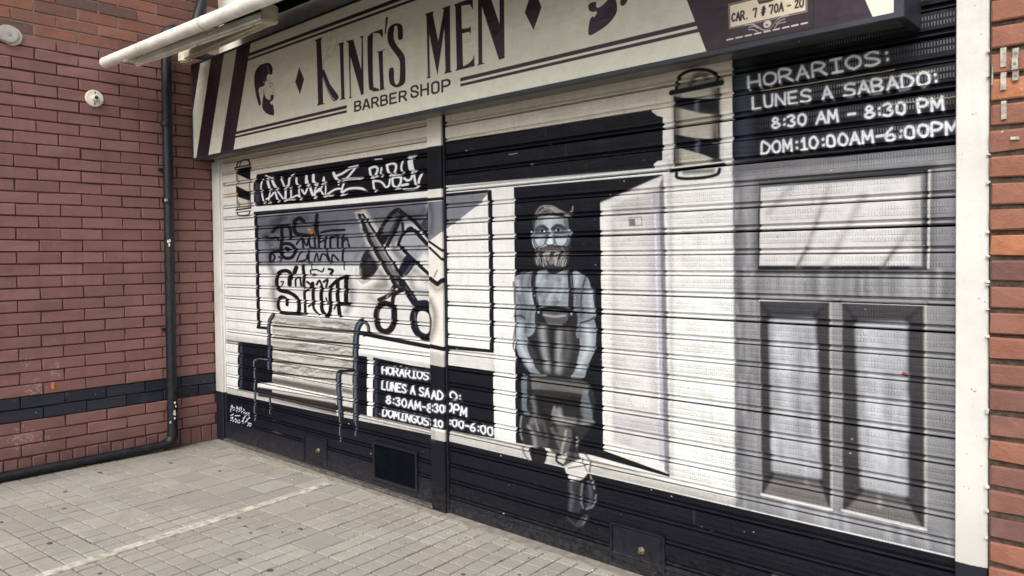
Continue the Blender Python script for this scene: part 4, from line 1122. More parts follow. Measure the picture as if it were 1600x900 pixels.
('P',(66,64,70),26,0.55,[4573,1887,5400,1868,5400,1833,4573,1829]),
('P',(92,92,100),40,0.6,[4573,1874,4615,1870,4621,440,4580,436]),
('P',(112,112,120),60,0.35,[5320,1796,5394,1800,5397,439,5329,437]),
('S',(100,100,103),20.13,20,0.35,1,[4995,1422,4990,1329],1.0),
('S',(100,100,103),16.63,20,0.35,1,[5027,1426,5022,1333],1.0),
('S',(100,100,103),18.15,20,0.35,1,[4927,1419,4924,1324],1.0),
('S',(178,178,180),16.27,20,0.35,1,[4808,1420,4810,1323],1.0),
('S',(100,100,103),12.08,20,0.35,1,[4931,1418,4932,1324],1.0),
('S',(100,100,103),10.94,20,0.35,1,[5195,1426,5193,1338],1.0),
('S',(178,178,180),20.31,20,0.35,1,[5255,1426,5252,1338],1.0),
('S',(100,100,103),20.69,20,0.35,1,[4927,1426,4923,1331],1.0),
('S',(100,100,103),20.53,20,0.35,1,[5100,1426,5097,1335],1.0),
('S',(100,100,103),9.19,20,0.35,1,[4599,1418,4598,1316],1.1),
('S',(100,100,103),16.94,20,0.35,1,[5332,1424,5329,1338],1.0),
('S',(178,178,180),8.76,20,0.35,1,[5087,1421,5087,1330],1.0),
('S',(100,100,103),21.93,20,0.35,1,[5107,1425,5111,1335],1.0),
('S',(100,100,103),16.56,20,0.35,1,[4704,1415,4699,1315],1.0),
('S',(100,100,103),18.84,20,0.35,1,[4916,1419,4912,1324],1.0),
('S',(100,100,103),13.63,20,0.35,1,[4901,1420,4905,1325],1.0),
('S',(178,178,180),12.6,20,0.35,1,[5082,1426,5082,1335],1.0),
('S',(100,100,103),16.81,20,0.35,1,[4786,1422,4782,1324],1.0),
('S',(178,178,180),19.31,20,0.35,1,[5237,1427,5237,1339],1.0),
('S',(100,100,103),11.23,20,0.35,1,[5183,1420,5188,1331],1.0),
('S',(178,178,180),13.17,20,0.35,1,[4945,1422,4947,1328],1.0),
('S',(100,100,103),21.65,20,0.35,1,[4749,1422,4745,1323],1.0),
('S',(178,178,180),8.17,20,0.35,1,[5350,1419,5346,1334],1.0),
('S',(178,178,180),12.96,20,0.35,1,[4782,1419,4778,1321],1.0),
('S',(100,100,103),15.78,20,0.35,1,[5073,1425,5075,1334],1.0),
('S',(178,178,180),13.36,20,0.35,1,[4653,1417,4656,1316],1.1),
('S',(178,178,180),20.32,20,0.35,1,[4747,1417,4747,1319],1.0),
('S',(100,100,103),16.82,20,0.35,1,[4684,1419,4679,1319],1.0),
('S',(100,100,103),10.46,20,0.35,1,[5234,1425,5234,1338],1.0),
('S',(100,100,103),21.25,20,0.35,1,[5071,1425,5071,1333],1.0),
('S',(178,178,180),20.45,20,0.35,1,[5346,1428,5346,1342],1.0),
('S',(100,100,103),17.0,20,0.35,1,[5043,1418,5043,1326],1.0),
('S',(178,178,180),9.44,20,0.35,1,[4861,1418,4863,1322],1.0),
('S',(100,100,103),16.44,20,0.35,1,[4988,1420,4986,1327],1.0),
('S',(178,178,180),18.21,20,0.35,1,[5303,1426,5305,1339],1.0),
('S',(178,178,180),17.49,20,0.35,1,[5301,1423,5301,1336],1.0),
('S',(178,178,180),10.54,20,0.35,1,[4656,1422,4650,1322],1.1),
('S',(100,100,103),18.86,20,0.35,1,[4907,1420,4905,1325],1.0),
('S',(178,178,180),16.26,20,0.35,1,[5236,1427,5240,1340],1.0),
('S',(100,100,103),11.24,20,0.35,1,[5376,1427,5378,1343],1.0),
('S',(100,100,103),9.68,20,0.35,1,[4768,1423,4772,1325],1.0),
('S',(100,100,103),15.31,20,0.35,1,[5369,1422,5368,1337],1.0),
('S',(100,100,103),15.25,20,0.35,1,[5128,1425,5125,1334],1.0),
('S',(100,100,103),19.2,20,0.35,1,[4976,1426,4972,1332],1.0),
('S',(178,178,180),11.09,20,0.35,1,[4819,1416,4814,1319],1.0),
('S',(178,178,180),19.01,20,0.35,1,[4840,1417,4844,1321],1.0),
('S',(178,178,180),21.55,20,0.35,1,[5339,1420,5336,1334],1.0),
('S',(100,100,103),12.86,20,0.35,1,[4876,1419,4879,1324],1.0),
('S',(100,100,103),14.46,20,0.35,1,[4944,1424,4945,1330],1.0),
('S',(100,100,103),12.55,20,0.35,1,[5078,1425,5075,1333],1.0),
('S',(178,178,180),17.22,20,0.35,1,[5059,1425,5055,1333],1.0),
('S',(178,178,180),18.66,20,0.35,1,[5121,1423,5125,1332],1.0),
('S',(100,100,103),12.7,20,0.35,1,[5201,1425,5197,1337],1.0),
('S',(100,100,103),19.67,20,0.35,1,[5066,1418,5066,1327],1.0),
('S',(100,100,103),15.47,20,0.35,1,[4684,1417,4678,1317],1.0),
('S',(100,100,103),10.29,20,0.35,1,[4601,1423,4596,1322],1.1),
('S',(178,178,180),13.54,20,0.35,1,[5265,1419,5269,1331],1.0),
('S',(100,100,103),11.78,20,0.35,1,[5029,1420,5028,1327],1.0),
('S',(178,178,180),20.16,20,0.35,1,[4932,1424,4933,1329],1.0),
('S',(100,100,103),20.12,20,0.35,1,[4600,1424,4601,1322],1.1),
('S',(100,100,103),10.01,20,0.35,1,[5324,1421,5323,1335],1.0),
('S',(178,178,180),12.87,20,0.35,1,[5162,1424,5163,1335],1.0),
('S',(100,100,103),10.61,20,0.35,1,[5060,1418,5063,1326],1.0),
('S',(100,100,103),15.6,20,0.35,1,[5154,1426,5157,1336],1.0),
('S',(178,178,180),13.92,20,0.35,1,[4789,1423,4792,1325],1.0),
('S',(100,100,103),8.85,20,0.35,1,[5384,1422,5387,1337],1.0),
('S',(178,178,180),21.5,20,0.35,1,[4943,1421,4944,1327],1.0),
('S',(100,100,103),20.44,20,0.35,1,[5330,1427,5332,1342],1.0),
('S',(100,100,103),21.06,20,0.35,1,[5365,1427,5365,1342],1.0),
('S',(100,100,103),19.95,20,0.35,1,[5155,1425,5155,1336],1.0),
('S',(94,94,97),9.3,18,0.35,1,[4603,753,4599,617],1.1),
('S',(180,180,182),12.54,18,0.35,1,[4588,1280,4595,1146],1.1),
('S',(94,94,97),13.74,18,0.35,1,[4590,1567,4584,1433],1.1),
('S',(94,94,97),16.45,18,0.35,1,[4652,1139,4656,1006],1.0),
('S',(94,94,97),17.6,18,0.35,1,[4679,1590,4677,1459],1.0),
('S',(94,94,97),16.48,18,0.35,1,[4613,1187,4615,1053],1.1),
('S',(94,94,97),10.54,18,0.35,1,[4591,587,4592,451],1.1),
('S',(94,94,97),9.98,18,0.35,1,[4681,1354,4673,1222],1.0),
('S',(180,180,182),10.06,18,0.35,1,[4639,1397,4630,1264],1.1),
('S',(94,94,97),10.26,18,0.35,1,[4633,1626,4627,1494],1.1),
('S',(94,94,97),14.39,18,0.35,1,[4646,631,4643,497],1.0),
('S',(94,94,97),15.42,18,0.35,1,[4676,1104,4671,971],1.0),
('S',(180,180,182),15.1,18,0.35,1,[4591,1755,4588,1622],1.1),
('S',(94,94,97),15.06,18,0.35,1,[4640,914,4643,781],1.0),
('S',(94,94,97),13.08,18,0.35,1,[4681,1702,4686,1571],1.0),
('S',(180,180,182),11.49,18,0.35,1,[4620,965,4620,831],1.1),
('S',(180,180,182),11.13,18,0.35,1,[4676,1732,4675,1601],1.0),
('S',(94,94,97),15.48,18,0.35,1,[4612,797,4604,661],1.1),
('S',(180,180,182),10.23,18,0.35,1,[4671,777,4667,643],1.0),
('S',(180,180,182),12.08,18,0.35,1,[4632,1697,4639,1565],1.1),
('S',(180,180,182),14.45,18,0.35,1,[4602,981,4600,846],1.1),
('S',(94,94,97),17.45,18,0.35,1,[4586,1243,4594,1109],1.1),
('S',(94,94,97),8.3,18,0.35,1,[4678,583,4674,449],1.0),
('S',(94,94,97),10.01,18,0.35,1,[4587,1634,4588,1500],1.1),
('S',(180,180,182),9.86,18,0.35,1,[4624,1442,4630,1309],1.1),
('S',(94,94,97),15.45,18,0.35,1,[4637,966,4643,833],1.0),
('S',(180,180,182),12.75,18,0.35,1,[4604,1198,4608,1064],1.1),
('S',(180,180,182),15.73,18,0.35,1,[4650,1394,4649,1261],1.1),
('S',(94,94,97),8.89,18,0.35,1,[4643,1002,4641,868],1.0),
('S',(94,94,97),12.78,18,0.35,1,[4662,894,4663,761],1.0),
('S',(180,180,182),14.97,18,0.35,1,[4640,1594,4640,1461],1.1),
('S',(94,94,97),10.85,18,0.35,1,[4678,1074,4681,942],1.0),
('S',(180,180,182),15.65,18,0.35,1,[4589,585,4583,448],1.1),
('S',(94,94,97),12.42,18,0.35,1,[4582,699,4582,563],1.1),
('S',(180,180,182),9.62,18,0.35,1,[4662,1323,4670,1191],1.0),
('S',(94,94,97),16.81,18,0.35,1,[4655,1388,4652,1256],1.0),
('S',(190,192,198),25.37,24,0.35,1,[5175,492,5182,441],1.0),
('S',(190,192,198),19.74,24,0.35,1,[4825,491,4833,436],1.0),
('S',(110,112,122),16.61,24,0.35,1,[5253,492,5260,442],1.0),
('S',(190,192,198),17.23,24,0.35,1,[4987,492,4994,438],1.0),
('S',(110,112,122),23.3,24,0.35,1,[4635,491,4643,434],1.0),
('S',(190,192,198),11.28,24,0.35,1,[5305,492,5311,443],1.0),
('S',(190,192,198),14.59,24,0.35,1,[5228,492,5235,442],1.0),
('S',(110,112,122),10.86,24,0.35,1,[5011,492,5018,439],1.0),
('S',(110,112,122),11.39,24,0.35,1,[5200,492,5207,441],1.0),
('S',(110,112,122),22.16,24,0.35,1,[5323,492,5329,443],1.0),
('S',(110,112,122),15.95,24,0.35,1,[5258,492,5264,442],1.0),
('S',(190,192,198),25.58,24,0.35,1,[4797,491,4805,436],1.0),
('S',(110,112,122),18.6,24,0.35,1,[5207,492,5214,441],1.0),
('S',(190,192,198),14.31,24,0.35,1,[4952,492,4959,438],1.0),
('S',(190,192,198),14.08,24,0.35,1,[4816,491,4824,436],1.0),
('S',(190,192,198),12.94,24,0.35,1,[5375,492,5381,444],1.0),
('S',(190,192,198),12.14,24,0.35,1,[4615,491,4623,434],1.1),
('S',(190,192,198),22.94,24,0.35,1,[5025,492,5032,439],1.0),
('S',(190,192,198),23.03,24,0.35,1,[4936,492,4943,438],1.0),
('S',(110,112,122),22.94,24,0.35,1,[4719,491,4727,435],1.0),
('S',(190,192,198),11.34,24,0.35,1,[4911,492,4918,437],1.0),
('S',(110,112,122),17.43,24,0.35,1,[4674,491,4682,434],1.0),
('S',(60,60,66),26,34,0.6,0,[4682,1792,5323,1796,5314,1428,4676,1421,4682,1792],1.0),
('P',(26,26,33),5,1.0,[4686,1784,5319,1790,5309,1430,4680,1427]),
('P',(208,207,206),9,1.0,[4695,1763,5286,1763,5290,1446,4688,1446]),
('P',(150,148,150),36,0.7,[5253,1766,5294,1767,5294,1444,5261,1444]),
('S',(232,232,232),8,8,0.7,1,[5315,1781,5312,1440],1.0),
('P',(200,200,202),60,0.35,[4693,1767,5286,1763,5286,1691,4693,1698]),
('S',(130,128,131),20,34,0.55,1,[4823,1759,4772,1712,4729,1660],1.0),
('S',(130,128,131),20,34,0.55,1,[4965,1745,4921,1624,4890,1528,4850,1448],1.0),
('S',(130,128,131),22,34,0.55,1,[5090,1703,5049,1619,5007,1534,4956,1448],1.0),
('S',(130,128,131),20,34,0.55,1,[5253,1587,5208,1514,5165,1448],1.0),
('S',(60,58,62),10,14,0.6,1,[4881,1519,4848,1448],1.0),
('S',(60,58,62),10,14,0.6,1,[5200,1506,5165,1446],1.0),
('S',(60,58,62),10,18,0.4,1,[4934,1650,4904,1572],1.0),
('P',(120,118,122),4,1.0,[4685,1307,4973,1310,4977,502,4693,503]),
('P',(40,38,44),22,0.85,[4685,1307,4973,1310,4912,1248,4729,1240]),
('P',(44,42,44),24,0.9,[4973,1310,4977,502,4936,604,4912,1248]),
('P',(46,44,46),24,0.9,[4693,503,4685,1307,4729,1240,4740,597]),
('P',(112,109,108),8,0.95,[4693,503,4977,502,4936,604,4740,597]),
('P',(166,168,173),24,1.0,[4729,1240,4912,1248,4936,604,4740,597]),
('S',(200,203,208),25.0,26,0.45,1,[4801,1122,4803,1015],1.0),
('S',(126,128,133),11.01,26,0.45,1,[4849,1105,4853,984],1.0),
('S',(200,203,208),11.96,26,0.45,1,[4880,1100,4883,1020],1.0),
('S',(200,203,208),12.9,26,0.45,1,[4775,1159,4779,1009],1.0),
('S',(200,203,208),21.04,26,0.45,1,[4752,745,4753,668],1.0),
('S',(126,128,133),20.34,26,0.45,1,[4846,983,4849,878],1.0),
('S',(126,128,133),24.25,26,0.45,1,[4763,981,4764,891],1.0),
('S',(126,128,133),22.53,26,0.45,1,[4845,892,4848,765],1.0),
('S',(200,203,208),25.11,26,0.45,1,[4904,839,4908,724],1.0),
('S',(126,128,133),13.76,26,0.45,1,[4783,1153,4785,1056],1.0),
('S',(126,128,133),17.69,26,0.45,1,[4744,1236,4746,1133],1.0),
('S',(200,203,208),13.04,26,0.45,1,[4899,856,4901,787],1.0),
('S',(126,128,133),25.69,26,0.45,1,[4889,894,4893,777],1.0),
('S',(126,128,133),13.45,26,0.45,1,[4779,751,4781,666],1.0),
('S',(200,203,208),14.39,26,0.45,1,[4744,786,4746,704],1.0),
('S',(126,128,133),21.92,26,0.45,1,[4807,813,4810,696],1.0),
('S',(200,203,208),22.24,26,0.45,1,[4756,1219,4759,1088],1.0),
('S',(200,203,208),12.84,26,0.45,1,[4874,736,4879,582],1.0),
('S',(126,128,133),11.16,26,0.45,1,[4843,1011,4847,878],1.0),
('S',(200,203,208),18.53,26,0.45,1,[4767,1164,4770,1029],1.0),
('S',(126,128,133),13.15,26,0.45,1,[4798,844,4801,737],1.0),
('S',(126,128,133),17.17,26,0.45,1,[4920,1006,4924,896],1.0),
('S',(126,128,133),19.97,26,0.45,1,[4823,1011,4827,875],1.0),
('S',(126,128,133),14.12,26,0.45,1,[4855,1171,4860,1028],1.0),
('S',(126,128,133),25.13,26,0.45,1,[4884,1182,4887,1090],1.0),
('S',(200,203,208),18.22,26,0.45,1,[4911,1129,4915,1002],1.0),
('S',(218,221,226),36,70,0.45,1,[4791,1191,4807,687],1.0),
('S',(28,26,32),16,16,0.8,1,[4685,1307,4729,1240],1.0),
('S',(28,26,32),16,16,0.8,1,[4973,1310,4912,1248],1.0),
('S',(28,26,32),16,16,0.8,1,[4977,502,4936,604],1.0),
('S',(28,26,32),16,16,0.8,1,[4693,503,4740,597],1.0),
('S',(236,234,230),8,5,0.9,1,[4685,1305,4973,1308],1.0),
('S',(238,236,232),10,6,0.9,1,[4693,503,4977,502],1.0),
('S',(206,204,200),8,12,0.7,1,[4973,1310,4977,502],1.0),
('S',(180,178,176),6,10,0.5,1,[4685,1307,4693,503],1.0),
('S',(20,20,28),20,26,0.85,1,[4729,1240,4912,1248],1.0),
('S',(20,20,30),18,24,0.85,1,[4740,597,4936,604],1.0),
('P',(120,118,122),4,1.0,[5012,1309,5303,1310,5306,503,5015,508]),
('P',(40,38,44),22,0.85,[5012,1309,5303,1310,5242,1252,5065,1241]),
('P',(44,42,44),24,0.9,[5303,1310,5306,503,5245,598,5242,1252]),
('P',(46,44,46),24,0.9,[5015,508,5012,1309,5065,1241,5086,599]),
('P',(112,109,108),8,0.95,[5015,508,5306,503,5245,598,5086,599]),
('P',(166,168,173),24,1.0,[5065,1241,5242,1252,5245,598,5086,599]),
('S',(126,128,133),10.77,26,0.45,1,[5124,1161,5126,1090],1.0),
('S',(200,203,208),25.77,26,0.45,1,[5199,923,5199,851],1.0),
('S',(200,203,208),21.92,26,0.45,1,[5144,1047,5147,897],1.0),
('S',(126,128,133),10.77,26,0.45,1,[5109,844,5112,737],1.0),
('S',(200,203,208),16.36,26,0.45,1,[5117,1115,5119,1025],1.0),
('S',(126,128,133),16.73,26,0.45,1,[5105,1186,5107,1116],1.0),
('S',(126,128,133),17.58,26,0.45,1,[5088,960,5091,862],1.0),
('S',(126,128,133),15.71,26,0.45,1,[5097,1144,5101,1007],1.0),
('S',(200,203,208),21.45,26,0.45,1,[5172,843,5174,717],1.0),
('S',(126,128,133),11.95,26,0.45,1,[5139,721,5140,655],1.0),
('S',(200,203,208),15.57,26,0.45,1,[5139,1051,5141,949],1.0),
('S',(200,203,208),15.9,26,0.45,1,[5159,874,5162,719],1.0),
('S',(200,203,208),11.83,26,0.45,1,[5146,701,5149,554],1.0),
('S',(126,128,133),25.1,26,0.45,1,[5123,1012,5126,917],1.0),
('S',(200,203,208),18.73,26,0.45,1,[5141,968,5143,871],1.0),
('S',(200,203,208),15.41,26,0.45,1,[5099,1210,5103,1073],1.0),
('S',(200,203,208),24.97,26,0.45,1,[5103,1188,5106,1063],1.0),
('S',(200,203,208),24.73,26,0.45,1,[5191,932,5192,809],1.0),
('S',(126,128,133),23.62,26,0.45,1,[5098,1176,5100,1099],1.0),
('S',(200,203,208),20.5,26,0.45,1,[5237,974,5238,835],1.0),
('S',(126,128,133),10.85,26,0.45,1,[5147,719,5149,625],1.0),
('S',(200,203,208),13.62,26,0.45,1,[5210,818,5212,670],1.0),
('S',(126,128,133),14.88,26,0.45,1,[5135,1091,5138,943],1.0),
('S',(126,128,133),12.7,26,0.45,1,[5187,897,5188,832],1.0),
('S',(200,203,208),17.45,26,0.45,1,[5112,963,5114,896],1.0),
('S',(126,128,133),23.87,26,0.45,1,[5185,1049,5187,901],1.0),
('S',(218,221,226),36,70,0.45,1,[5126,1196,5140,682],1.0),
('S',(28,26,32),16,16,0.8,1,[5012,1309,5065,1241],1.0),
('S',(28,26,32),16,16,0.8,1,[5303,1310,5242,1252],1.0),
('S',(28,26,32),16,16,0.8,1,[5306,503,5245,598],1.0),
('S',(28,26,32),16,16,0.8,1,[5015,508,5086,599],1.0),
('S',(236,234,230),8,5,0.9,1,[5012,1307,5303,1307],1.0),
('S',(238,236,232),10,6,0.9,1,[5015,508,5306,503],1.0),
('S',(206,204,200),8,12,0.7,1,[5303,1310,5306,503],1.0),
('S',(180,178,176),6,10,0.5,1,[5012,1309,5015,508],1.0),
('S',(20,20,28),20,26,0.85,1,[5065,1241,5242,1252],1.0),
('S',(20,20,30),18,24,0.85,1,[5086,599,5245,598],1.0),
('P',(17,18,27),3,1.0,[2700,0,5550,0,5550,424,2700,424]),
('Q',(44,43,46),8,0.9,[3373,851,3801,874,3838,690,3731,547,3677,505,3608,472,3537,515,3361,520]),
('Q',(112,110,108),14,0.85,[3440,858,3775,860,3800,811,3680,786,3454,770]),
('Q',(30,29,32),12,0.9,[3417,794,3787,809,3813,749,3568,707,3409,720]),
('Q',(144,143,141),14,0.8,[3575,642,3597,732,3652,685,3838,690,3812,665,3624,638]),
('Q',(120,128,136),14,0.7,[3794,863,3813,812,3838,695,3773,702,3760,753]),
('Q',(110,120,130),10,0.85,[3373,851,3411,855,3411,698,3430,661,3378,676]),
('Q',(98,96,94),14,0.85,[3567,613,3705,623,3677,505,3622,518]),
('S',(170,170,168),10,12,0.8,1,[3671,612,3650,533,3628,454],1.3),
('S',(170,170,168),9,10,0.8,1,[3739,590,3738,526],1.2),
('Q',(80,78,78),14,0.7,[3422,632,3525,646,3552,517,3450,512]),
('S',(140,142,146),9,12,0.7,1,[3467,638,3488,585],1.3),
('S',(150,152,156),8,10,0.7,1,[3370,647,3361,566,3376,523],1.3),
('Q',(28,26,28),8,1.0,[3413,483,3530,503,3529,425,3442,421]),
('S',(90,84,80),10,10,0.8,1,[3368,487,3390,446,3419,422],1.3),
('S',(22,22,28),12,7,1.0,1,[3608,488,3607,450,3649,436],1.3),
('P',(34,32,34),10,0.9,[3677,505,3745,549,3757,487,3649,430]),
('Q',(216,212,206),8,1.0,[3662,416,3703,451,3797,494,3809,433,3756,380,3689,365]),
('S',(40,38,42),7,6,0.8,1,[3683,426,3796,462],1.2),
('S',(40,38,42),6,6,0.8,1,[3757,492,3803,432],1.2),
('S',(40,38,42),6,6,0.7,1,[3669,396,3756,391],1.3),
('S',(60,56,56),9,8,0.8,1,[3784,523,3816,487,3816,434],1.2),
('Q',(58,60,66),14,0.7,[3696,358,3769,372,3754,220,3681,236]),
('S',(110,112,118),9,10,0.8,1,[3769,362,3759,285,3774,246],1.2),
('S',(120,122,128),9,10,0.8,1,[3853,326,3833,269,3794,245],1.2),
('S',(150,146,140),8,8,0.8,1,[3822,414,3841,355],1.2),
('Q',(70,68,70),12,0.7,[3666,179,3700,154,3753,145,3807,210,3767,202,3727,160]),
('S',(110,108,110),9,10,0.7,1,[3794,208,3773,160],1.2),
('Q',(40,42,52),16,0.8,[3796,377,3834,364,3833,280,3781,268]),
('S',(120,120,120),20,26,0.75,1,[3446,758,3467,694,3444,623],1.3),
('S',(20,20,24),22,26,0.75,1,[3497,697,3568,663,3609,603],1.3),
('S',(26,26,30),24,26,0.75,1,[3707,778,3760,732,3746,666],1.3),
('S',(170,170,168),18,26,0.75,1,[3631,715,3638,672],1.3),
('S',(150,152,154),16,26,0.75,1,[3422,598,3458,547,3465,503],1.3),
('S',(24,24,28),16,26,0.75,1,[3510,610,3524,546],1.3),
('S',(24,24,28),14,26,0.75,1,[3719,619,3725,546,3704,488],1.3),
('S',(96,98,104),14,26,0.75,1,[3695,347,3701,273,3694,217],1.3),
('S',(30,32,40),12,26,0.75,1,[3742,346,3735,258],1.2),
('S',(84,88,96),14,26,0.75,1,[3809,380,3821,319,3807,264],1.2),
('Q',(142,148,154),4,1.0,[3331,1365,3372,1396,3463,1414,3552,1423,3637,1419,3710,1423,3791,1396,3826,1364,3854,1230,3853,1186,3768,1162,3763,1089,3737,1103,3734,1217,3494,1224,3470,1104,3413,1074,3401,1168,3328,1174]),
('Q',(130,138,145),6,1.0,[3334,1169,3401,1164,3408,1083,3512,899,3433,887,3371,942,3343,1009]),
('Q',(136,144,151),6,1.0,[3768,1158,3853,1178,3856,1047,3806,947,3786,893,3704,888,3757,1007]),
('S',(204,212,219),26,40,0.7,1,[3362,1132,3366,1028,3434,930],1.3),
('S',(204,212,219),30,40,0.7,1,[3808,1140,3817,1060,3756,942],1.2),
('S',(58,64,74),16,34,0.7,1,[3395,1409,3377,1331,3404,1237,3401,1168],1.3),
('S',(58,64,74),16,34,0.7,1,[3336,1330,3370,1253,3380,1176],1.3),
('S',(58,64,74),16,34,0.7,1,[3452,1409,3428,1332,3450,1239,3414,1100],1.3),
('S',(58,64,74),16,34,0.7,1,[3562,1398,3506,1300],1.3),
('S',(58,64,74),16,34,0.7,1,[3637,1370,3583,1319,3528,1250],1.3),
('S',(58,64,74),16,34,0.7,1,[3679,1403,3646,1296,3603,1245],1.3),
('S',(58,64,74),16,34,0.7,1,[3801,1380,3770,1299,3779,1187],1.2),
('S',(58,64,74),16,34,0.7,1,[3740,1339,3749,1217,3753,1096],1.3),
('S',(200,212,222),16,34,0.7,1,[3354,1357,3359,1305],1.3),
('S',(200,212,222),16,34,0.7,1,[3540,1368,3518,1334],1.3),
('S',(200,212,222),16,34,0.7,1,[3615,1353,3561,1268],1.3),
('S',(200,212,222),16,34,0.7,1,[3668,1378,3636,1279],1.3),
('S',(200,212,222),16,34,0.7,1,[3751,1395,3740,1347],1.3),
('S',(200,212,222),16,34,0.7,1,[3830,1317,3834,1221],1.2),
('S',(200,212,222),16,34,0.7,1,[3439,1307,3455,1248],1.3),
('S',(200,212,222),16,34,0.7,1,[3507,1393,3496,1359],1.3),
('S',(26,28,38),9,8,0.9,1,[3328,1174,3369,1180,3403,1168],1.3),
('S',(26,28,38),9,8,0.9,1,[3768,1162,3819,1176,3853,1194],1.2),
('S',(17,18,27),7,7,0.7,1,[3801,1388,3775,1299,3771,1194],1.2),
('S',(20,22,32),8,7,0.9,1,[3552,1420,3595,1402,3637,1419],1.3),
('Q',(50,49,52),8,0.97,[3477,1223,3511,1216,3698,1219,3733,1209,3737,1095,3757,1072,3746,974,3694,887,3506,885,3413,1031,3470,1104]),
('Q',(34,33,38),8,1.0,[3477,1214,3511,1216,3543,1142,3504,1123]),
('Q',(36,35,40),8,1.0,[3682,1215,3728,1208,3727,1135,3655,1148]),
('Q',(84,82,86),8,1.0,[3518,1212,3687,1211,3655,1143,3559,1142]),
('S',(180,182,186),9,12,0.85,1,[3532,1191,3603,1186,3671,1194],1.3),
('S',(24,22,28),12,8,0.9,1,[3559,1138,3634,1134,3660,1148],1.3),
('S',(150,150,152),7,8,0.6,1,[3564,1143,3650,1143],1.3),
('S',(20,20,26),8,6,0.95,1,[3511,1220,3603,1213,3733,1210],1.3),
('S',(34,34,40),26,6,1.0,1,[3474,1414,3464,1342,3483,1232],1.3),
('S',(34,34,40),26,6,1.0,1,[3702,1419,3711,1338,3706,1224],1.3),
('S',(110,114,124),6,7,0.6,1,[3483,1393,3476,1333,3489,1257],1.3),
('S',(110,114,124),6,7,0.6,1,[3712,1395,3719,1298],1.3),
('S',(190,192,196),7,6,0.9,1,[3494,1207,3497,1200],1.3),
('S',(190,192,196),7,6,0.9,1,[3708,1208,3711,1201],1.3),
('S',(170,174,178),28,40,0.75,1,[3520,1123,3530,1023,3556,916],1.3),
('S',(170,174,178),28,40,0.75,1,[3633,1105,3627,1005,3626,914],1.3),
('S',(110,108,108),24,44,0.6,1,[3686,1116,3690,1035,3663,950],1.3),
('S',(22,22,28),22,36,0.8,1,[3591,1127,3583,918],1.3),
('S',(20,20,26),20,26,0.8,1,[3447,1059,3513,954],1.3),
('Q',(96,94,92),18,0.8,[3478,857,3785,872,3775,831,3522,811]),
('S',(20,20,28),12,10,0.9,1,[3433,878,3599,878,3785,885],1.3),
('S',(150,148,144),9,10,0.6,1,[3439,870,3545,881],1.3),
('S',(20,22,30),10,8,0.8,1,[3325,1356,3334,1200,3333,1113,3317,1025,3342,974,3422,894],1.3),
('Q',(40,40,48),8,1.0,[3550,1447,3629,1447,3641,1415,3592,1402,3544,1419]),
('Q',(166,172,177),6,1.0,[3488,1693,3529,1698,3668,1690,3691,1668,3697,1594,3690,1558,3666,1530,3588,1522,3502,1530,3471,1562,3462,1600,3478,1634]),
('Q',(168,180,192),5,1.0,[3449,1615,3462,1620,3474,1567,3480,1531,3461,1553]),
('Q',(168,180,192),6,1.0,[3693,1622,3714,1617,3710,1590,3690,1562]),
('S',(17,18,27),6,6,0.9,1,[3462,1600,3471,1562,3483,1538,3514,1540],1.3),
('S',(17,18,27),6,6,0.8,1,[3703,1599,3690,1558,3666,1540,3630,1543],1.3),
('Q',(96,106,118),10,0.8,[3482,1672,3494,1681,3485,1624,3478,1610]),
('Q',(70,76,86),10,0.85,[3668,1681,3694,1668,3696,1617,3679,1627]),
('Q',(90,98,108),26,0.7,[3471,1615,3565,1612,3558,1579,3477,1581]),
('Q',(90,98,108),26,0.7,[3601,1611,3696,1608,3690,1576,3607,1578]),
('S',(206,220,230),34,50,0.8,1,[3509,1576,3527,1561],1.3),
('S',(206,220,230),34,50,0.8,1,[3631,1568,3666,1567],1.3),
('S',(206,218,228),34,50,0.6,1,[3572,1678,3577,1635],1.3),
('S',(34,36,44),20,9,0.95,1,[3489,1626,3509,1642,3537,1643,3558,1629],1.3),
('S',(34,36,44),20,9,0.95,1,[3598,1630,3620,1643,3649,1642,3673,1630],1.3),
('Q',(70,76,86),12,0.7,[3484,1624,3503,1633,3559,1624,3552,1612,3497,1612]),
('Q',(70,76,86),12,0.7,[3598,1620,3619,1634,3679,1625,3667,1611,3607,1611]),
('Q',(222,228,232),4,1.0,[3506,1621,3528,1627,3552,1621,3531,1615]),
('Q',(222,228,232),4,1.0,[3610,1622,3631,1629,3652,1622,3631,1616]),
('S',(20,20,26),15,4,1.0,1,[3525,1623,3528,1622],1.3),
('S',(20,20,26),15,4,1.0,1,[3632,1623,3635,1622],1.3),
('S',(20,20,26),5,4,0.95,1,[3503,1621,3528,1630,3554,1621],1.3),
('S',(20,20,26),5,4,0.95,1,[3607,1622,3631,1631,3655,1622],1.3),
('S',(80,88,98),8,12,0.8,1,[3568,1621,3558,1584,3546,1561],1.3),
('S',(80,88,98),8,12,0.7,1,[3595,1620,3604,1583,3606,1559],1.3),
('S',(240,246,250),13,14,0.9,1,[3582,1607,3577,1565],1.3),
('P',(224,234,242),8,0.9,[3555,1560,3570,1574,3595,1569,3600,1555,3576,1548]),
('S',(40,40,46),6,7,0.8,1,[3546,1558,3567,1548,3594,1550,3608,1559],1.3),
('S',(30,32,38),5,5,0.9,1,[3471,1607,3478,1567,3502,1542,3536,1549,3551,1572,3553,1598],1.3),
('S',(30,32,38),5,5,0.9,1,[3608,1597,3611,1569,3630,1544,3666,1543,3690,1567,3697,1599],1.3),
('S',(30,32,38),5,5,0.7,1,[3553,1598,3580,1601,3608,1597],1.3),
('Q',(104,110,118),40,0.6,[3486,1688,3529,1691,3510,1647,3486,1633]),
('Q',(104,110,118),40,0.6,[3644,1684,3685,1668,3691,1631,3667,1641]),
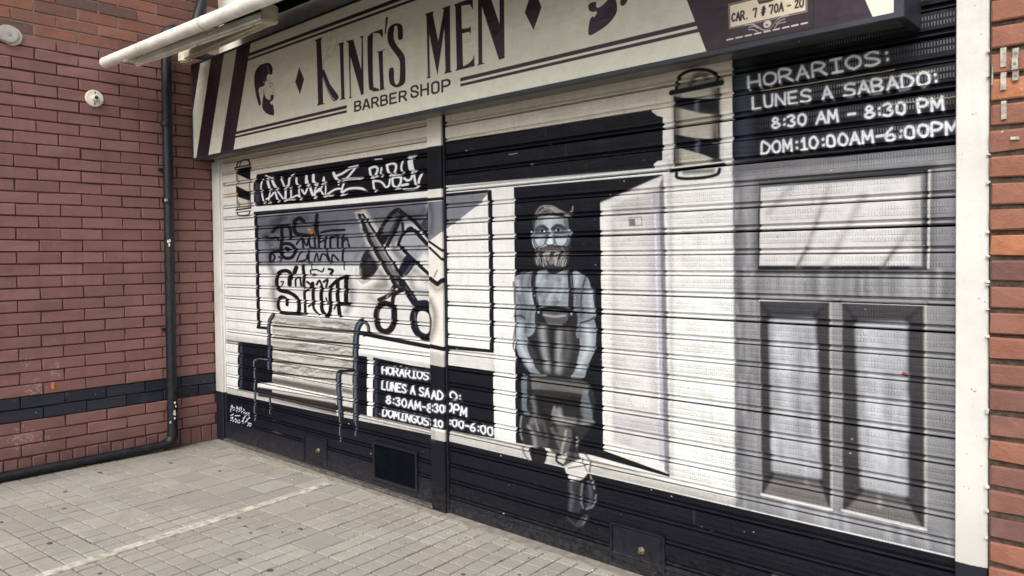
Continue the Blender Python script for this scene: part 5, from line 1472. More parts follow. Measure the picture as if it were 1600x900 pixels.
('Q',(120,126,133),30,0.4,[3509,1580,3546,1570,3539,1546,3502,1542]),
('Q',(56,55,56),8,1.0,[3482,1531,3527,1537,3576,1551,3612,1548,3689,1539,3698,1502,3694,1456,3665,1440,3593,1435,3507,1440,3469,1461,3473,1504]),
('S',(172,170,168),3.2,3,0.7,1,[3531,1495,3533,1478,3537,1461],1.3),
('S',(172,170,168),3.2,3,0.7,1,[3609,1490,3608,1473,3607,1457],1.3),
('S',(172,170,168),3.2,3,0.7,1,[3482,1479,3486,1463,3492,1446],1.3),
('S',(172,170,168),3.2,3,0.7,1,[3530,1471,3532,1454,3536,1438],1.3),
('S',(30,29,31),3.2,3,0.7,1,[3658,1497,3655,1481,3651,1465],1.3),
('S',(30,29,31),3.2,3,0.7,1,[3512,1490,3515,1473,3520,1457],1.3),
('S',(30,29,31),3.2,3,0.7,1,[3592,1484,3592,1467,3591,1451],1.3),
('S',(172,170,168),3.2,3,0.7,1,[3493,1484,3497,1467,3503,1450],1.3),
('S',(30,29,31),3.2,3,0.7,1,[3545,1521,3547,1505,3549,1488],1.3),
('S',(30,29,31),3.2,3,0.7,1,[3582,1485,3582,1469,3582,1452],1.3),
('S',(172,170,168),3.2,3,0.7,1,[3632,1474,3630,1458,3627,1442],1.3),
('S',(30,29,31),3.2,3,0.7,1,[3651,1499,3648,1482,3644,1466],1.3),
('S',(172,170,168),3.2,3,0.7,1,[3667,1516,3664,1500,3659,1484],1.3),
('S',(172,170,168),3.2,3,0.7,1,[3526,1473,3529,1456,3532,1439],1.3),
('S',(172,170,168),3.2,3,0.7,1,[3614,1506,3613,1490,3611,1474],1.3),
('S',(172,170,168),3.2,3,0.7,1,[3563,1504,3564,1488,3565,1471],1.3),
('S',(30,29,31),3.2,3,0.7,1,[3605,1475,3604,1459,3603,1443],1.3),
('S',(30,29,31),3.2,3,0.7,1,[3677,1478,3673,1461,3668,1445],1.3),
('S',(30,29,31),3.2,3,0.7,1,[3624,1513,3622,1497,3620,1481],1.3),
('S',(172,170,168),3.2,3,0.7,1,[3684,1475,3680,1459,3674,1443],1.3),
('S',(30,29,31),3.2,3,0.7,1,[3633,1511,3631,1495,3628,1478],1.3),
('S',(172,170,168),3.2,3,0.7,1,[3603,1507,3602,1491,3601,1475],1.3),
('S',(172,170,168),3.2,3,0.7,1,[3661,1471,3658,1455,3654,1438],1.3),
('S',(172,170,168),3.2,3,0.7,1,[3651,1500,3648,1484,3644,1468],1.3),
('S',(30,29,31),3.2,3,0.7,1,[3543,1483,3545,1466,3547,1450],1.3),
('S',(172,170,168),3.2,3,0.7,1,[3489,1491,3493,1474,3499,1458],1.3),
('S',(30,29,31),3.2,3,0.7,1,[3634,1505,3632,1488,3629,1472],1.3),
('S',(30,29,31),3.2,3,0.7,1,[3688,1495,3684,1479,3677,1463],1.3),
('S',(172,170,168),3.2,3,0.7,1,[3547,1519,3549,1502,3551,1486],1.3),
('S',(172,170,168),3.2,3,0.7,1,[3486,1513,3490,1496,3497,1480],1.3),
('S',(172,170,168),3.2,3,0.7,1,[3611,1514,3610,1498,3608,1481],1.3),
('S',(30,29,31),3.2,3,0.7,1,[3665,1505,3662,1489,3657,1473],1.3),
('S',(172,170,168),3.2,3,0.7,1,[3671,1502,3667,1486,3662,1470],1.3),
('S',(172,170,168),3.2,3,0.7,1,[3592,1489,3591,1473,3591,1456],1.3),
('S',(30,29,31),3.2,3,0.7,1,[3600,1490,3599,1474,3598,1457],1.3),
('S',(30,29,31),3.2,3,0.7,1,[3589,1500,3589,1483,3588,1467],1.3),
('S',(30,29,31),3.2,3,0.7,1,[3531,1507,3533,1491,3537,1474],1.3),
('S',(172,170,168),3.2,3,0.7,1,[3592,1494,3592,1477,3591,1461],1.3),
('S',(172,170,168),3.2,3,0.7,1,[3569,1492,3570,1476,3571,1459],1.3),
('S',(172,170,168),3.2,3,0.7,1,[3612,1489,3611,1473,3609,1457],1.3),
('S',(30,29,31),3.2,3,0.7,1,[3614,1498,3613,1482,3611,1465],1.3),
('S',(30,29,31),3.2,3,0.7,1,[3556,1486,3557,1469,3559,1453],1.3),
('S',(30,29,31),3.2,3,0.7,1,[3484,1520,3488,1504,3495,1487],1.3),
('S',(172,170,168),3.2,3,0.7,1,[3684,1508,3680,1492,3674,1476],1.3),
('S',(172,170,168),3.2,3,0.7,1,[3607,1505,3606,1489,3605,1473],1.3),
('S',(172,170,168),3.2,3,0.7,1,[3548,1504,3549,1487,3551,1470],1.3),
('S',(30,29,31),3.2,3,0.7,1,[3545,1503,3546,1487,3549,1470],1.3),
('S',(30,29,31),3.2,3,0.7,1,[3485,1494,3489,1477,3495,1460],1.3),
('S',(30,29,31),3.2,3,0.7,1,[3547,1511,3548,1495,3551,1478],1.3),
('S',(172,170,168),3.2,3,0.7,1,[3532,1513,3534,1497,3537,1480],1.3),
('S',(172,170,168),3.2,3,0.7,1,[3630,1516,3628,1500,3625,1484],1.3),
('S',(172,170,168),3.2,3,0.7,1,[3552,1479,3553,1463,3555,1446],1.3),
('S',(172,170,168),3.2,3,0.7,1,[3662,1513,3659,1496,3654,1480],1.3),
('S',(172,170,168),3.2,3,0.7,1,[3619,1476,3618,1460,3615,1444],1.3),
('S',(172,170,168),3.2,3,0.7,1,[3529,1517,3531,1500,3534,1483],1.3),
('S',(30,29,31),3.2,3,0.7,1,[3521,1481,3523,1464,3527,1448],1.3),
('S',(30,29,31),3.2,3,0.7,1,[3520,1508,3522,1492,3526,1475],1.3),
('S',(172,170,168),3.2,3,0.7,1,[3617,1480,3616,1464,3614,1448],1.3),
('S',(30,29,31),3.2,3,0.7,1,[3508,1508,3511,1491,3516,1475],1.3),
('S',(172,170,168),3.2,3,0.7,1,[3539,1505,3540,1488,3543,1472],1.3),
('S',(30,29,31),3.2,3,0.7,1,[3570,1501,3571,1485,3572,1468],1.3),
('S',(30,29,31),3.2,3,0.7,1,[3514,1523,3517,1506,3521,1490],1.3),
('S',(172,170,168),3.2,3,0.7,1,[3667,1471,3664,1455,3658,1439],1.3),
('S',(172,170,168),3.2,3,0.7,1,[3681,1474,3677,1458,3671,1442],1.3),
('S',(30,29,31),3.2,3,0.7,1,[3639,1479,3637,1462,3633,1446],1.3),
('S',(172,170,168),3.2,3,0.7,1,[3592,1507,3591,1491,3591,1474],1.3),
('S',(172,170,168),3.2,3,0.7,1,[3529,1519,3531,1503,3535,1486],1.3),
('S',(172,170,168),3.2,3,0.7,1,[3542,1481,3543,1464,3546,1447],1.3),
('S',(30,29,31),3.2,3,0.7,1,[3672,1486,3668,1470,3663,1453],1.3),
('S',(172,170,168),3.2,3,0.7,1,[3670,1475,3667,1459,3662,1443],1.3),
('S',(172,170,168),3.2,3,0.7,1,[3482,1484,3486,1468,3493,1451],1.3),
('S',(172,170,168),3.2,3,0.7,1,[3545,1488,3546,1472,3549,1455],1.3),
('S',(30,29,31),3.2,3,0.7,1,[3569,1474,3569,1457,3570,1441],1.3),
('S',(30,29,31),3.2,3,0.7,1,[3554,1510,3555,1493,3557,1476],1.3),
('S',(172,170,168),3.2,3,0.7,1,[3582,1482,3582,1465,3583,1449],1.3),
('S',(30,29,31),3.2,3,0.7,1,[3522,1495,3525,1478,3529,1462],1.3),
('S',(30,29,31),3.2,3,0.7,1,[3517,1482,3519,1465,3524,1448],1.3),
('S',(172,170,168),3.2,3,0.7,1,[3652,1479,3649,1463,3645,1447],1.3),
('S',(172,170,168),3.2,3,0.7,1,[3614,1478,3613,1461,3611,1445],1.3),
('S',(172,170,168),3.2,3,0.7,1,[3539,1509,3540,1492,3543,1476],1.3),
('S',(30,29,31),3.2,3,0.7,1,[3571,1498,3572,1481,3572,1465],1.3),
('S',(172,170,168),3.2,3,0.7,1,[3480,1521,3484,1504,3491,1487],1.3),
('S',(30,29,31),3.2,3,0.7,1,[3507,1520,3510,1503,3515,1486],1.3),
('S',(172,170,168),3.2,3,0.7,1,[3662,1517,3659,1501,3654,1484],1.3),
('S',(172,170,168),3.2,3,0.7,1,[3548,1506,3550,1490,3552,1473],1.3),
('S',(172,170,168),3.2,3,0.7,1,[3619,1492,3617,1475,3615,1459],1.3),
('S',(172,170,168),3.2,3,0.7,1,[3521,1506,3524,1489,3528,1473],1.3),
('S',(172,170,168),3.2,3,0.7,1,[3599,1485,3598,1469,3598,1452],1.3),
('S',(172,170,168),3.2,3,0.7,1,[3497,1514,3501,1497,3506,1481],1.3),
('S',(172,170,168),3.2,3,0.7,1,[3609,1482,3608,1465,3607,1449],1.3),
('S',(172,170,168),3.2,3,0.7,1,[3651,1490,3648,1473,3644,1457],1.3),
('S',(30,29,31),3.2,3,0.7,1,[3560,1497,3561,1480,3563,1464],1.3),
('S',(172,170,168),3.2,3,0.7,1,[3570,1486,3571,1470,3572,1453],1.3),
('S',(30,29,31),3.2,3,0.7,1,[3533,1495,3535,1478,3538,1462],1.3),
('S',(172,170,168),3.2,3,0.7,1,[3495,1501,3499,1484,3504,1468],1.3),
('S',(172,170,168),3.2,3,0.7,1,[3667,1474,3663,1457,3658,1441],1.3),
('S',(172,170,168),3.2,3,0.7,1,[3671,1481,3667,1465,3662,1449],1.3),
('S',(30,29,31),3.2,3,0.7,1,[3580,1516,3580,1499,3581,1483],1.3),
('S',(30,29,31),3.2,3,0.7,1,[3622,1476,3620,1460,3618,1444],1.3),
('S',(172,170,168),3.2,3,0.7,1,[3623,1484,3621,1468,3619,1451],1.3),
('S',(172,170,168),3.2,3,0.7,1,[3502,1492,3505,1476,3510,1459],1.3),
('S',(172,170,168),3.2,3,0.7,1,[3511,1483,3513,1466,3518,1449],1.3),
('S',(30,29,31),3.2,3,0.7,1,[3500,1518,3503,1501,3508,1485],1.3),
('S',(30,29,31),3.2,3,0.7,1,[3519,1522,3521,1505,3526,1489],1.3),
('S',(30,29,31),3.2,3,0.7,1,[3506,1479,3509,1462,3514,1446],1.3),
('S',(172,170,168),3.2,3,0.7,1,[3658,1473,3655,1457,3650,1440],1.3),
('S',(30,29,31),3.2,3,0.7,1,[3651,1520,3648,1503,3644,1487],1.3),
('S',(172,170,168),3.2,3,0.7,1,[3590,1485,3589,1469,3589,1452],1.3),
('S',(172,170,168),3.2,3,0.7,1,[3640,1474,3637,1457,3634,1441],1.3),
('S',(30,29,31),3.2,3,0.7,1,[3550,1493,3551,1477,3553,1460],1.3),
('S',(172,170,168),3.2,3,0.7,1,[3532,1514,3534,1497,3538,1480],1.3),
('S',(172,170,168),3.2,3,0.7,1,[3612,1483,3611,1467,3609,1450],1.3),
('S',(172,170,168),3.2,3,0.7,1,[3559,1502,3560,1485,3562,1469],1.3),
('S',(172,170,168),3.2,3,0.7,1,[3570,1518,3571,1502,3572,1485],1.3),
('S',(30,29,31),3.2,3,0.7,1,[3686,1500,3682,1484,3676,1468],1.3),
('S',(30,29,31),3.2,3,0.7,1,[3514,1487,3517,1470,3522,1454],1.3),
('S',(172,170,168),3.2,3,0.7,1,[3624,1495,3623,1479,3620,1463],1.3),
('S',(172,170,168),3.2,3,0.7,1,[3617,1476,3616,1459,3614,1443],1.3),
('S',(30,29,31),3.2,3,0.7,1,[3500,1484,3503,1467,3509,1451],1.3),
('S',(30,29,31),3.2,3,0.7,1,[3591,1499,3591,1483,3590,1466],1.3),
('S',(150,146,142),3.2,3,0.7,1,[3538,1537,3530,1526],1.3),
('S',(30,28,30),3.2,3,0.7,1,[3540,1537,3533,1526],1.3),
('S',(150,146,142),3.2,3,0.7,1,[3559,1539,3554,1527],1.3),
('S',(30,28,30),3.2,3,0.7,1,[3618,1538,3623,1526],1.3),
('S',(30,28,30),3.2,3,0.7,1,[3556,1539,3551,1527],1.3),
('S',(30,28,30),3.2,3,0.7,1,[3574,1540,3572,1528],1.3),
('S',(150,146,142),3.2,3,0.7,1,[3601,1540,3603,1528],1.3),
('S',(150,146,142),3.2,3,0.7,1,[3543,1538,3536,1526],1.3),
('S',(150,146,142),3.2,3,0.7,1,[3585,1541,3584,1529],1.3),
('S',(150,146,142),3.2,3,0.7,1,[3536,1537,3528,1525],1.3),
('S',(30,28,30),3.2,3,0.7,1,[3560,1539,3555,1527],1.3),
('S',(30,28,30),3.2,3,0.7,1,[3531,1537,3522,1525],1.3),
('S',(30,28,30),3.2,3,0.7,1,[3585,1541,3584,1529],1.3),
('S',(30,28,30),3.2,3,0.7,1,[3583,1541,3582,1529],1.3),
('S',(30,28,30),3.2,3,0.7,1,[3638,1536,3646,1524],1.3),
('S',(30,28,30),3.2,3,0.7,1,[3585,1541,3585,1529],1.3),
('S',(150,146,142),3.2,3,0.7,1,[3644,1535,3652,1523],1.3),
('S',(30,28,30),3.2,3,0.7,1,[3625,1537,3630,1525],1.3),
('S',(150,146,142),3.2,3,0.7,1,[3583,1541,3582,1529],1.3),
('S',(30,28,30),3.2,3,0.7,1,[3546,1538,3539,1526],1.3),
('S',(30,28,30),3.2,3,0.7,1,[3616,1538,3620,1526],1.3),
('S',(150,146,142),3.2,3,0.7,1,[3643,1535,3652,1523],1.3),
('S',(150,146,142),3.2,3,0.7,1,[3539,1537,3531,1526],1.3),
('S',(30,28,30),3.2,3,0.7,1,[3538,1537,3530,1526],1.3),
('S',(30,28,30),3.2,3,0.7,1,[3644,1535,3652,1523],1.3),
('S',(30,28,30),3.2,3,0.7,1,[3549,1538,3543,1526],1.3),
('S',(150,146,142),3.2,3,0.7,1,[3558,1539,3554,1527],1.3),
('S',(150,146,142),3.2,3,0.7,1,[3624,1537,3629,1525],1.3),
('S',(30,28,30),3.2,3,0.7,1,[3523,1536,3513,1524],1.3),
('S',(150,146,142),3.2,3,0.7,1,[3555,1539,3550,1527],1.3),
('S',(30,28,30),3.2,3,0.7,1,[3601,1540,3603,1528],1.3),
('S',(150,146,142),3.2,3,0.7,1,[3509,1535,3497,1523],1.3),
('S',(150,146,142),3.2,3,0.7,1,[3578,1540,3576,1528],1.3),
('S',(30,28,30),3.2,3,0.7,1,[3542,1538,3535,1526],1.3),
('S',(150,146,142),3.2,3,0.7,1,[3659,1534,3670,1522],1.3),
('S',(150,146,142),3.2,3,0.7,1,[3595,1540,3596,1529],1.3),
('S',(30,28,30),3.2,3,0.7,1,[3552,1538,3547,1527],1.3),
('S',(30,28,30),3.2,3,0.7,1,[3526,1536,3516,1525],1.3),
('S',(150,146,142),3.2,3,0.7,1,[3652,1534,3661,1523],1.3),
('S',(150,146,142),3.2,3,0.7,1,[3657,1534,3667,1522],1.3),
('Q',(170,176,180),6,1.0,[3536,1516,3576,1520,3630,1517,3624,1503,3588,1501,3539,1504]),
('Q',(50,46,46),6,0.95,[3569,1513,3600,1513,3597,1498,3572,1498]),
('Q',(200,204,208),5,0.7,[3551,1498,3569,1495,3569,1492,3557,1493]),
('S',(90,84,82),10,12,0.8,1,[3508,1523,3545,1527,3582,1536,3624,1526,3672,1521],1.3),
('Q',(48,44,44),6,1.0,[3466,1696,3479,1729,3511,1751,3554,1756,3609,1746,3645,1728,3691,1710,3718,1718,3724,1740,3731,1708,3714,1683,3685,1685,3656,1690,3572,1710,3504,1695,3486,1679,3472,1658]),
('S',(150,147,145),6,6,0.8,1,[3479,1705,3511,1742,3560,1749,3615,1732,3656,1707,3703,1691],1.3),
('S',(150,147,145),6,6,0.8,1,[3492,1705,3529,1731,3572,1734,3620,1708],1.3),
('S',(150,147,145),6,6,0.8,1,[3510,1713,3548,1728,3590,1719],1.3),
('S',(150,147,145),6,6,0.8,1,[3529,1748,3591,1745,3644,1721,3691,1705,3721,1717,3724,1736],1.3),
('S',(150,147,145),6,6,0.8,1,[3504,1699,3548,1714,3590,1712],1.3),
('S',(150,147,145),6,6,0.8,1,[3585,1740,3632,1717,3674,1699],1.3),
('S',(150,147,145),6,6,0.8,1,[3668,1697,3714,1683],1.3),
('S',(200,196,190),4,5,0.8,1,[3542,1742,3591,1733,3632,1708],1.3),
('S',(24,22,26),12,12,0.8,1,[3491,1700,3572,1708,3668,1690],1.3),
('S',(90,92,100),6,10,0.6,1,[3469,1682,3472,1634],1.3),
('S',(110,108,108),6,10,0.6,1,[3691,1677,3697,1627],1.3),
('S',(150,52,44),16,4,0.95,1,[5234,1054,5236,1050],1.0),
('S',(60,20,20),5,3,0.9,0,[5225,1049,5245,1050],1.0),
('S',(175,120,70),22,10,0.9,1,[1382,1693,1407,1673],1.8),
('S',(120,80,50),12,8,0.8,1,[1364,1670,1432,1687,1449,1663],1.8),
('S',(120,90,60),3.48,3,0.6,1,[1732,429,1740,428],1.7),
('S',(90,84,80),4.27,3,0.6,1,[3670,159,3669,161],1.3),
('S',(90,84,80),3.01,3,0.6,1,[3152,842,3156,841],1.4),
('S',(120,90,60),5.2,3,0.6,1,[4544,1223,4544,1223],1.1),
('S',(120,90,60),2.91,3,0.6,1,[5282,1116,5285,1117],1.0),
('S',(90,84,80),5.33,3,0.6,1,[1636,78,1628,79],1.7),
('S',(90,84,80),3.15,3,0.6,1,[4656,1284,4654,1283],1.0),
('S',(90,84,80),4.86,3,0.6,1,[2275,283,2282,284],1.6),
('S',(120,90,60),2.75,3,0.6,1,[5264,618,5265,618],1.0),
('S',(90,84,80),5.61,3,0.6,1,[3253,1358,3253,1359],1.4),
('S',(220,220,220),3.85,3,0.6,1,[3574,1276,3570,1278],1.3),
('S',(220,220,220),2.51,3,0.6,1,[4619,329,4617,328],1.0),
('S',(220,220,220),4.45,3,0.6,1,[3892,941,3894,943],1.2),
('S',(220,220,220),3.71,3,0.6,1,[1799,1318,1803,1319],1.7),
('S',(90,84,80),5.22,3,0.6,1,[1228,2086,1227,2085],1.8),
('S',(90,84,80),3.92,3,0.6,1,[4479,453,4483,452],1.1),
('S',(220,220,220),4.27,3,0.6,1,[4167,416,4169,415],1.2),
('S',(220,220,220),5.32,3,0.6,1,[2366,820,2372,821],1.6),
('S',(220,220,220),4.8,3,0.6,1,[4977,1810,4975,1811],1.0),
('S',(120,90,60),5.65,3,0.6,1,[3271,261,3278,262],1.4),
('S',(120,90,60),4.34,3,0.6,1,[3707,1535,3710,1537],1.3),
('S',(90,84,80),5.59,3,0.6,1,[2102,110,2105,111],1.6),
('S',(220,220,220),2.99,3,0.6,1,[4131,469,4132,471],1.2),
('S',(90,84,80),5.84,3,0.6,1,[4632,1314,4629,1314],1.1),
('S',(120,90,60),3.97,3,0.6,1,[4367,510,4369,510],1.1),
('S',(90,84,80),2.83,3,0.6,1,[4908,1687,4906,1689],1.0),
('S',(90,84,80),4.79,3,0.6,1,[3558,1755,3555,1755],1.3),
('S',(90,84,80),4.67,3,0.6,1,[2883,1017,2881,1015],1.4),
('S',(90,84,80),4.61,3,0.6,1,[2026,332,2028,332],1.6),
('S',(220,220,220),4.12,3,0.6,1,[664,-430,656,-434],1.9),
('S',(220,220,220),5.87,3,0.6,1,[1817,385,1821,384],1.7),
('S',(120,90,60),5.65,3,0.6,1,[2380,1782,2378,1782],1.6),
('S',(90,84,80),4.41,3,0.6,1,[4000,263,3997,262],1.2),
('S',(220,220,220),4.95,3,0.6,1,[2880,966,2882,966],1.4),
('S',(90,84,80),3.74,3,0.6,1,[753,-72,751,-75],1.9),
('S',(90,84,80),4.69,3,0.6,1,[1268,2054,1276,2051],1.8),
('S',(120,90,60),4.76,3,0.6,1,[3810,222,3810,222],1.2),
('S',(90,84,80),2.59,3,0.6,1,[3258,1234,3261,1236],1.4),
('S',(220,220,220),5.03,3,0.6,1,[2569,775,2570,776],1.5),
('S',(120,90,60),5.7,3,0.6,1,[3234,1056,3237,1058],1.4),
('S',(120,90,60),5.62,3,0.6,1,[1820,1255,1827,1255],1.7),
('S',(120,90,60),4.95,3,0.6,1,[4748,871,4750,872],1.0),
('S',(120,90,60),3.84,3,0.6,1,[5184,1325,5185,1325],1.0),
('S',(90,84,80),3.59,3,0.6,1,[5165,1641,5165,1642],1.0),
('S',(220,220,220),4.67,3,0.6,1,[4031,1840,4031,1839],1.2),
('S',(90,84,80),4.96,3,0.6,1,[5344,506,5343,506],1.0),
('S',(220,220,220),2.79,3,0.6,1,[4361,799,4358,798],1.1),
('S',(120,90,60),4.27,3,0.6,1,[5254,518,5253,517],1.0),
('S',(220,220,220),4.13,3,0.6,1,[4619,1673,4619,1673],1.1),
('S',(220,220,220),4.68,3,0.6,1,[2623,1729,2618,1727],1.5),
('S',(120,90,60),5.77,3,0.6,1,[2155,1319,2160,1321],1.6),
('S',(120,90,60),4.04,3,0.6,1,[3811,1931,3812,1930],1.2),
('S',(220,220,220),3.17,3,0.6,1,[5245,1656,5245,1658],1.0),
('S',(220,220,220),4.35,3,0.6,1,[1751,741,1745,742],1.7),
('S',(90,84,80),4.51,3,0.6,1,[3326,928,3331,928],1.3),
('S',(120,90,60),4.54,3,0.6,1,[3642,489,3639,486],1.3),
('S',(90,84,80),3.03,3,0.6,1,[4712,722,4713,722],1.0),
('S',(120,90,60),5.3,3,0.6,1,[3951,1094,3950,1095],1.2),
('S',(120,90,60),2.53,3,0.6,1,[3061,1448,3066,1447],1.4),
('S',(90,84,80),3.76,3,0.6,1,[1948,1948,1947,1949],1.7),
('S',(120,90,60),3.9,3,0.6,1,[4155,1488,4152,1489],1.2),
('S',(90,84,80),4.92,3,0.6,1,[3094,1548,3098,1548],1.4),
('S',(90,84,80),4.26,3,0.6,1,[907,-81,914,-80],1.9),
('S',(90,84,80),4.98,3,0.6,1,[4330,861,4331,863],1.1),
('S',(220,220,220),4.88,3,0.6,1,[5013,700,5012,699],1.0),
('S',(90,84,80),5.9,3,0.6,1,[5149,1115,5149,1113],1.0),
('S',(90,84,80),5.7,3,0.6,1,[5234,757,5233,757],1.0),
('S',(120,90,60),3.07,3,0.6,1,[367,1207,380,1207],2.0),
('S',(120,90,60),4.44,3,0.6,1,[5095,1579,5098,1579],1.0),
('S',(90,84,80),3.34,3,0.6,1,[5098,1356,5099,1357],1.0),
('S',(120,90,60),2.96,3,0.6,1,[4465,504,4463,504],1.1),
('S',(120,90,60),5.09,3,0.6,1,[4140,1925,4143,1926],1.2),
('S',(120,90,60),3.54,3,0.6,1,[3940,1316,3938,1315],1.2),
('S',(220,220,220),5.13,3,0.6,1,[4261,1161,4263,1162],1.1),
('S',(220,220,220),4.17,3,0.6,1,[3470,1288,3466,1287],1.3),
('S',(220,220,220),4.55,3,0.6,1,[2056,225,2063,225],1.6),
('S',(220,220,220),3.0,3,0.6,1,[4660,338,4657,337],1.0),
('S',(220,220,220),3.19,3,0.6,1,[5056,1451,5055,1450],1.0),
('S',(90,84,80),2.59,3,0.6,1,[4907,1171,4910,1172],1.0),
('S',(120,90,60),4.7,3,0.6,1,[2946,1325,2949,1324],1.4),
('S',(220,220,220),4.8,3,0.6,1,[5052,788,5054,789],1.0),
('S',(120,90,60),5.47,3,0.6,1,[1360,-182,1370,-178],1.8),
('S',(90,84,80),5.13,3,0.6,1,[2777,697,2784,699],1.5),
('S',(120,90,60),3.22,3,0.6,1,[4271,848,4272,848],1.1),
('S',(220,220,220),5.72,3,0.6,1,[2155,495,2157,497],1.6),
('S',(220,220,220),4.94,3,0.6,1,[4992,1470,4992,1471],1.0),
('S',(90,84,80),5.99,3,0.6,1,[5092,934,5091,934],1.0),
('S',(120,90,60),3.81,3,0.6,1,[3741,992,3744,992],1.3),
('S',(220,220,220),4.73,3,0.6,1,[3130,1346,3131,1346],1.4),
('S',(90,84,80),5.48,3,0.6,1,[2191,247,2199,247],1.6),
('S',(120,90,60),2.8,3,0.6,1,[4796,513,4796,514],1.0),
('S',(220,220,220),3.55,3,0.6,1,[4870,1405,4873,1405],1.0),
('S',(90,84,80),5.47,3,0.6,1,[2075,2155,2072,2157],1.6),
('S',(220,220,220),2.93,3,0.6,1,[3953,1780,3950,1780],1.2),
('S',(90,84,80),3.27,3,0.6,1,[2122,2131,2125,2132],1.6),
('S',(120,90,60),4.94,3,0.6,1,[3467,465,3472,466],1.3),
('S',(120,90,60),3.75,3,0.6,1,[5289,749,5291,751],1.0),
('S',(120,90,60),4.19,3,0.6,1,[3781,322,3778,321],1.2),
('S',(220,220,220),5.02,3,0.6,1,[4811,1511,4812,1513],1.0),
('S',(120,90,60),3.42,3,0.6,1,[2976,654,2983,655],1.4),
('S',(220,220,220),3.64,3,0.6,1,[1298,660,1306,659],1.8),
('S',(90,84,80),3.44,3,0.6,1,[1627,1420,1632,1417],1.7),
('S',(220,220,220),4.29,3,0.6,1,[600,108,593,104],1.9),
('S',(120,90,60),3.19,3,0.6,1,[2144,7,2145,8],1.6),
('S',(90,84,80),3.99,3,0.6,1,[2931,1690,2928,1692],1.4),
('S',(220,220,220),2.55,3,0.6,1,[2116,38,2122,37],1.6),
('S',(220,220,220),4.35,3,0.6,1,[5298,1516,5298,1517],1.0),
('S',(120,90,60),3.79,3,0.6,1,[4182,510,4180,510],1.1),
('S',(220,220,220),4.88,3,0.6,1,[5149,946,5151,945],1.0),
('S',(90,84,80),5.02,3,0.6,1,[5300,651,5300,650],1.0),
('S',(120,90,60),3.88,3,0.6,1,[4931,722,4932,723],1.0),
('S',(120,90,60),5.18,3,0.6,1,[2501,288,2499,290],1.5),
('S',(220,220,220),5.92,3,0.6,1,[380,1713,382,1712],2.0),
('S',(120,90,60),5.66,3,0.6,1,[3848,189,3848,187],1.2),
('S',(90,84,80),2.98,3,0.6,1,[4783,1107,4781,1108],1.0),
('S',(90,84,80),2.76,3,0.6,1,[3579,534,3578,535],1.3),
('S',(120,90,60),3.52,3,0.6,1,[4141,821,4144,820],1.2),
('S',(90,84,80),4.96,3,0.6,1,[4031,1482,4035,1480],1.2),
('S',(220,220,220),5.58,3,0.6,1,[2442,678,2440,678],1.5),
('S',(120,90,60),3.73,3,0.6,1,[3924,797,3926,796],1.2),
('S',(90,84,80),5.89,3,0.6,1,[2581,327,2575,325],1.5),
('S',(90,84,80),5.31,3,0.6,1,[4541,1112,4540,1112],1.1),
('S',(220,220,220),4.68,3,0.6,1,[4022,448,4020,447],1.2),
('S',(220,220,220),3.94,3,0.6,1,[1093,-335,1091,-337],1.8),
('S',(220,220,220),5.11,3,0.6,1,[3216,409,3220,411],1.4),
('S',(220,220,220),5.19,3,0.6,1,[2873,1434,2870,1432],1.5),
('S',(220,220,220),4.11,3,0.6,1,[4271,408,4274,407],1.1),
('S',(90,84,80),5.58,3,0.6,1,[1918,642,1927,645],1.7),
('S',(90,84,80),5.36,3,0.6,1,[4611,1146,4615,1146],1.1),
('S',(220,220,220),4.32,3,0.6,1,[123,-31,132,-27],2.1),
('S',(220,220,220),2.82,3,0.6,1,[5111,624,5111,622],1.0),
('S',(220,220,220),5.12,3,0.6,1,[5047,734,5046,734],1.0),
('S',(90,84,80),5.75,3,0.6,1,[4766,1561,4764,1560],1.0),
('S',(220,220,220),3.87,3,0.6,1,[4405,1012,4408,1013],1.1),
('S',(120,90,60),3.21,3,0.6,1,[3835,295,3834,296],1.2),
('S',(120,90,60),4.43,3,0.6,1,[2661,218,2659,219],1.5),
('S',(120,90,60),5.11,3,0.6,1,[4103,1415,4104,1414],1.2),
('S',(220,220,220),3.21,3,0.6,1,[4326,371,4324,370],1.1),
('S',(120,90,60),3.15,3,0.6,1,[5288,1630,5290,1630],1.0),
('S',(120,90,60),3.4,3,0.6,1,[4199,1496,4203,1496],1.2),
('S',(220,220,220),4.47,3,0.6,1,[4320,1757,4318,1756],1.1),
('S',(120,90,60),4.27,3,0.6,1,[1824,2177,1832,2176],1.7),
('S',(120,90,60),5.47,3,0.6,1,[4356,769,4356,769],1.1),
('S',(120,90,60),3.52,3,0.6,1,[1892,1714,1892,1716],1.7),
('S',(120,90,60),4.7,3,0.6,1,[4460,292,4464,293],1.1),
('S',(90,84,80),4.85,3,0.6,1,[4152,394,4150,392],1.2),
('S',(220,220,220),4.88,3,0.6,1,[3925,1051,3930,1053],1.2),
('S',(90,84,80),3.1,3,0.6,1,[1928,1355,1931,1356],1.7),
('S',(120,90,60),2.8,3,0.6,1,[3904,296,3909,295],1.2),
('S',(120,90,60),3.14,3,0.6,1,[3702,368,3708,369],1.3),
('S',(90,84,80),3.01,3,0.6,1,[2737,348,2744,350],1.5),
('S',(220,220,220),3.7,3,0.6,1,[4309,1676,4312,1677],1.1),
('S',(90,84,80),5.93,3,0.6,1,[3865,1667,3861,1666],1.2),
('S',(220,220,220),5.28,3,0.6,1,[4874,1390,4875,1391],1.0),
('S',(120,90,60),4.52,3,0.6,1,[4653,1283,4651,1283],1.0),
('S',(220,220,220),3.89,3,0.6,1,[1013,-106,1019,-107],1.9),
('S',(90,84,80),3.94,3,0.6,1,[4757,534,4758,535],1.0),
('S',(220,220,220),3.34,3,0.6,1,[4854,824,4853,823],1.0),
('S',(120,90,60),5.22,3,0.6,1,[4054,1565,4053,1566],1.2),
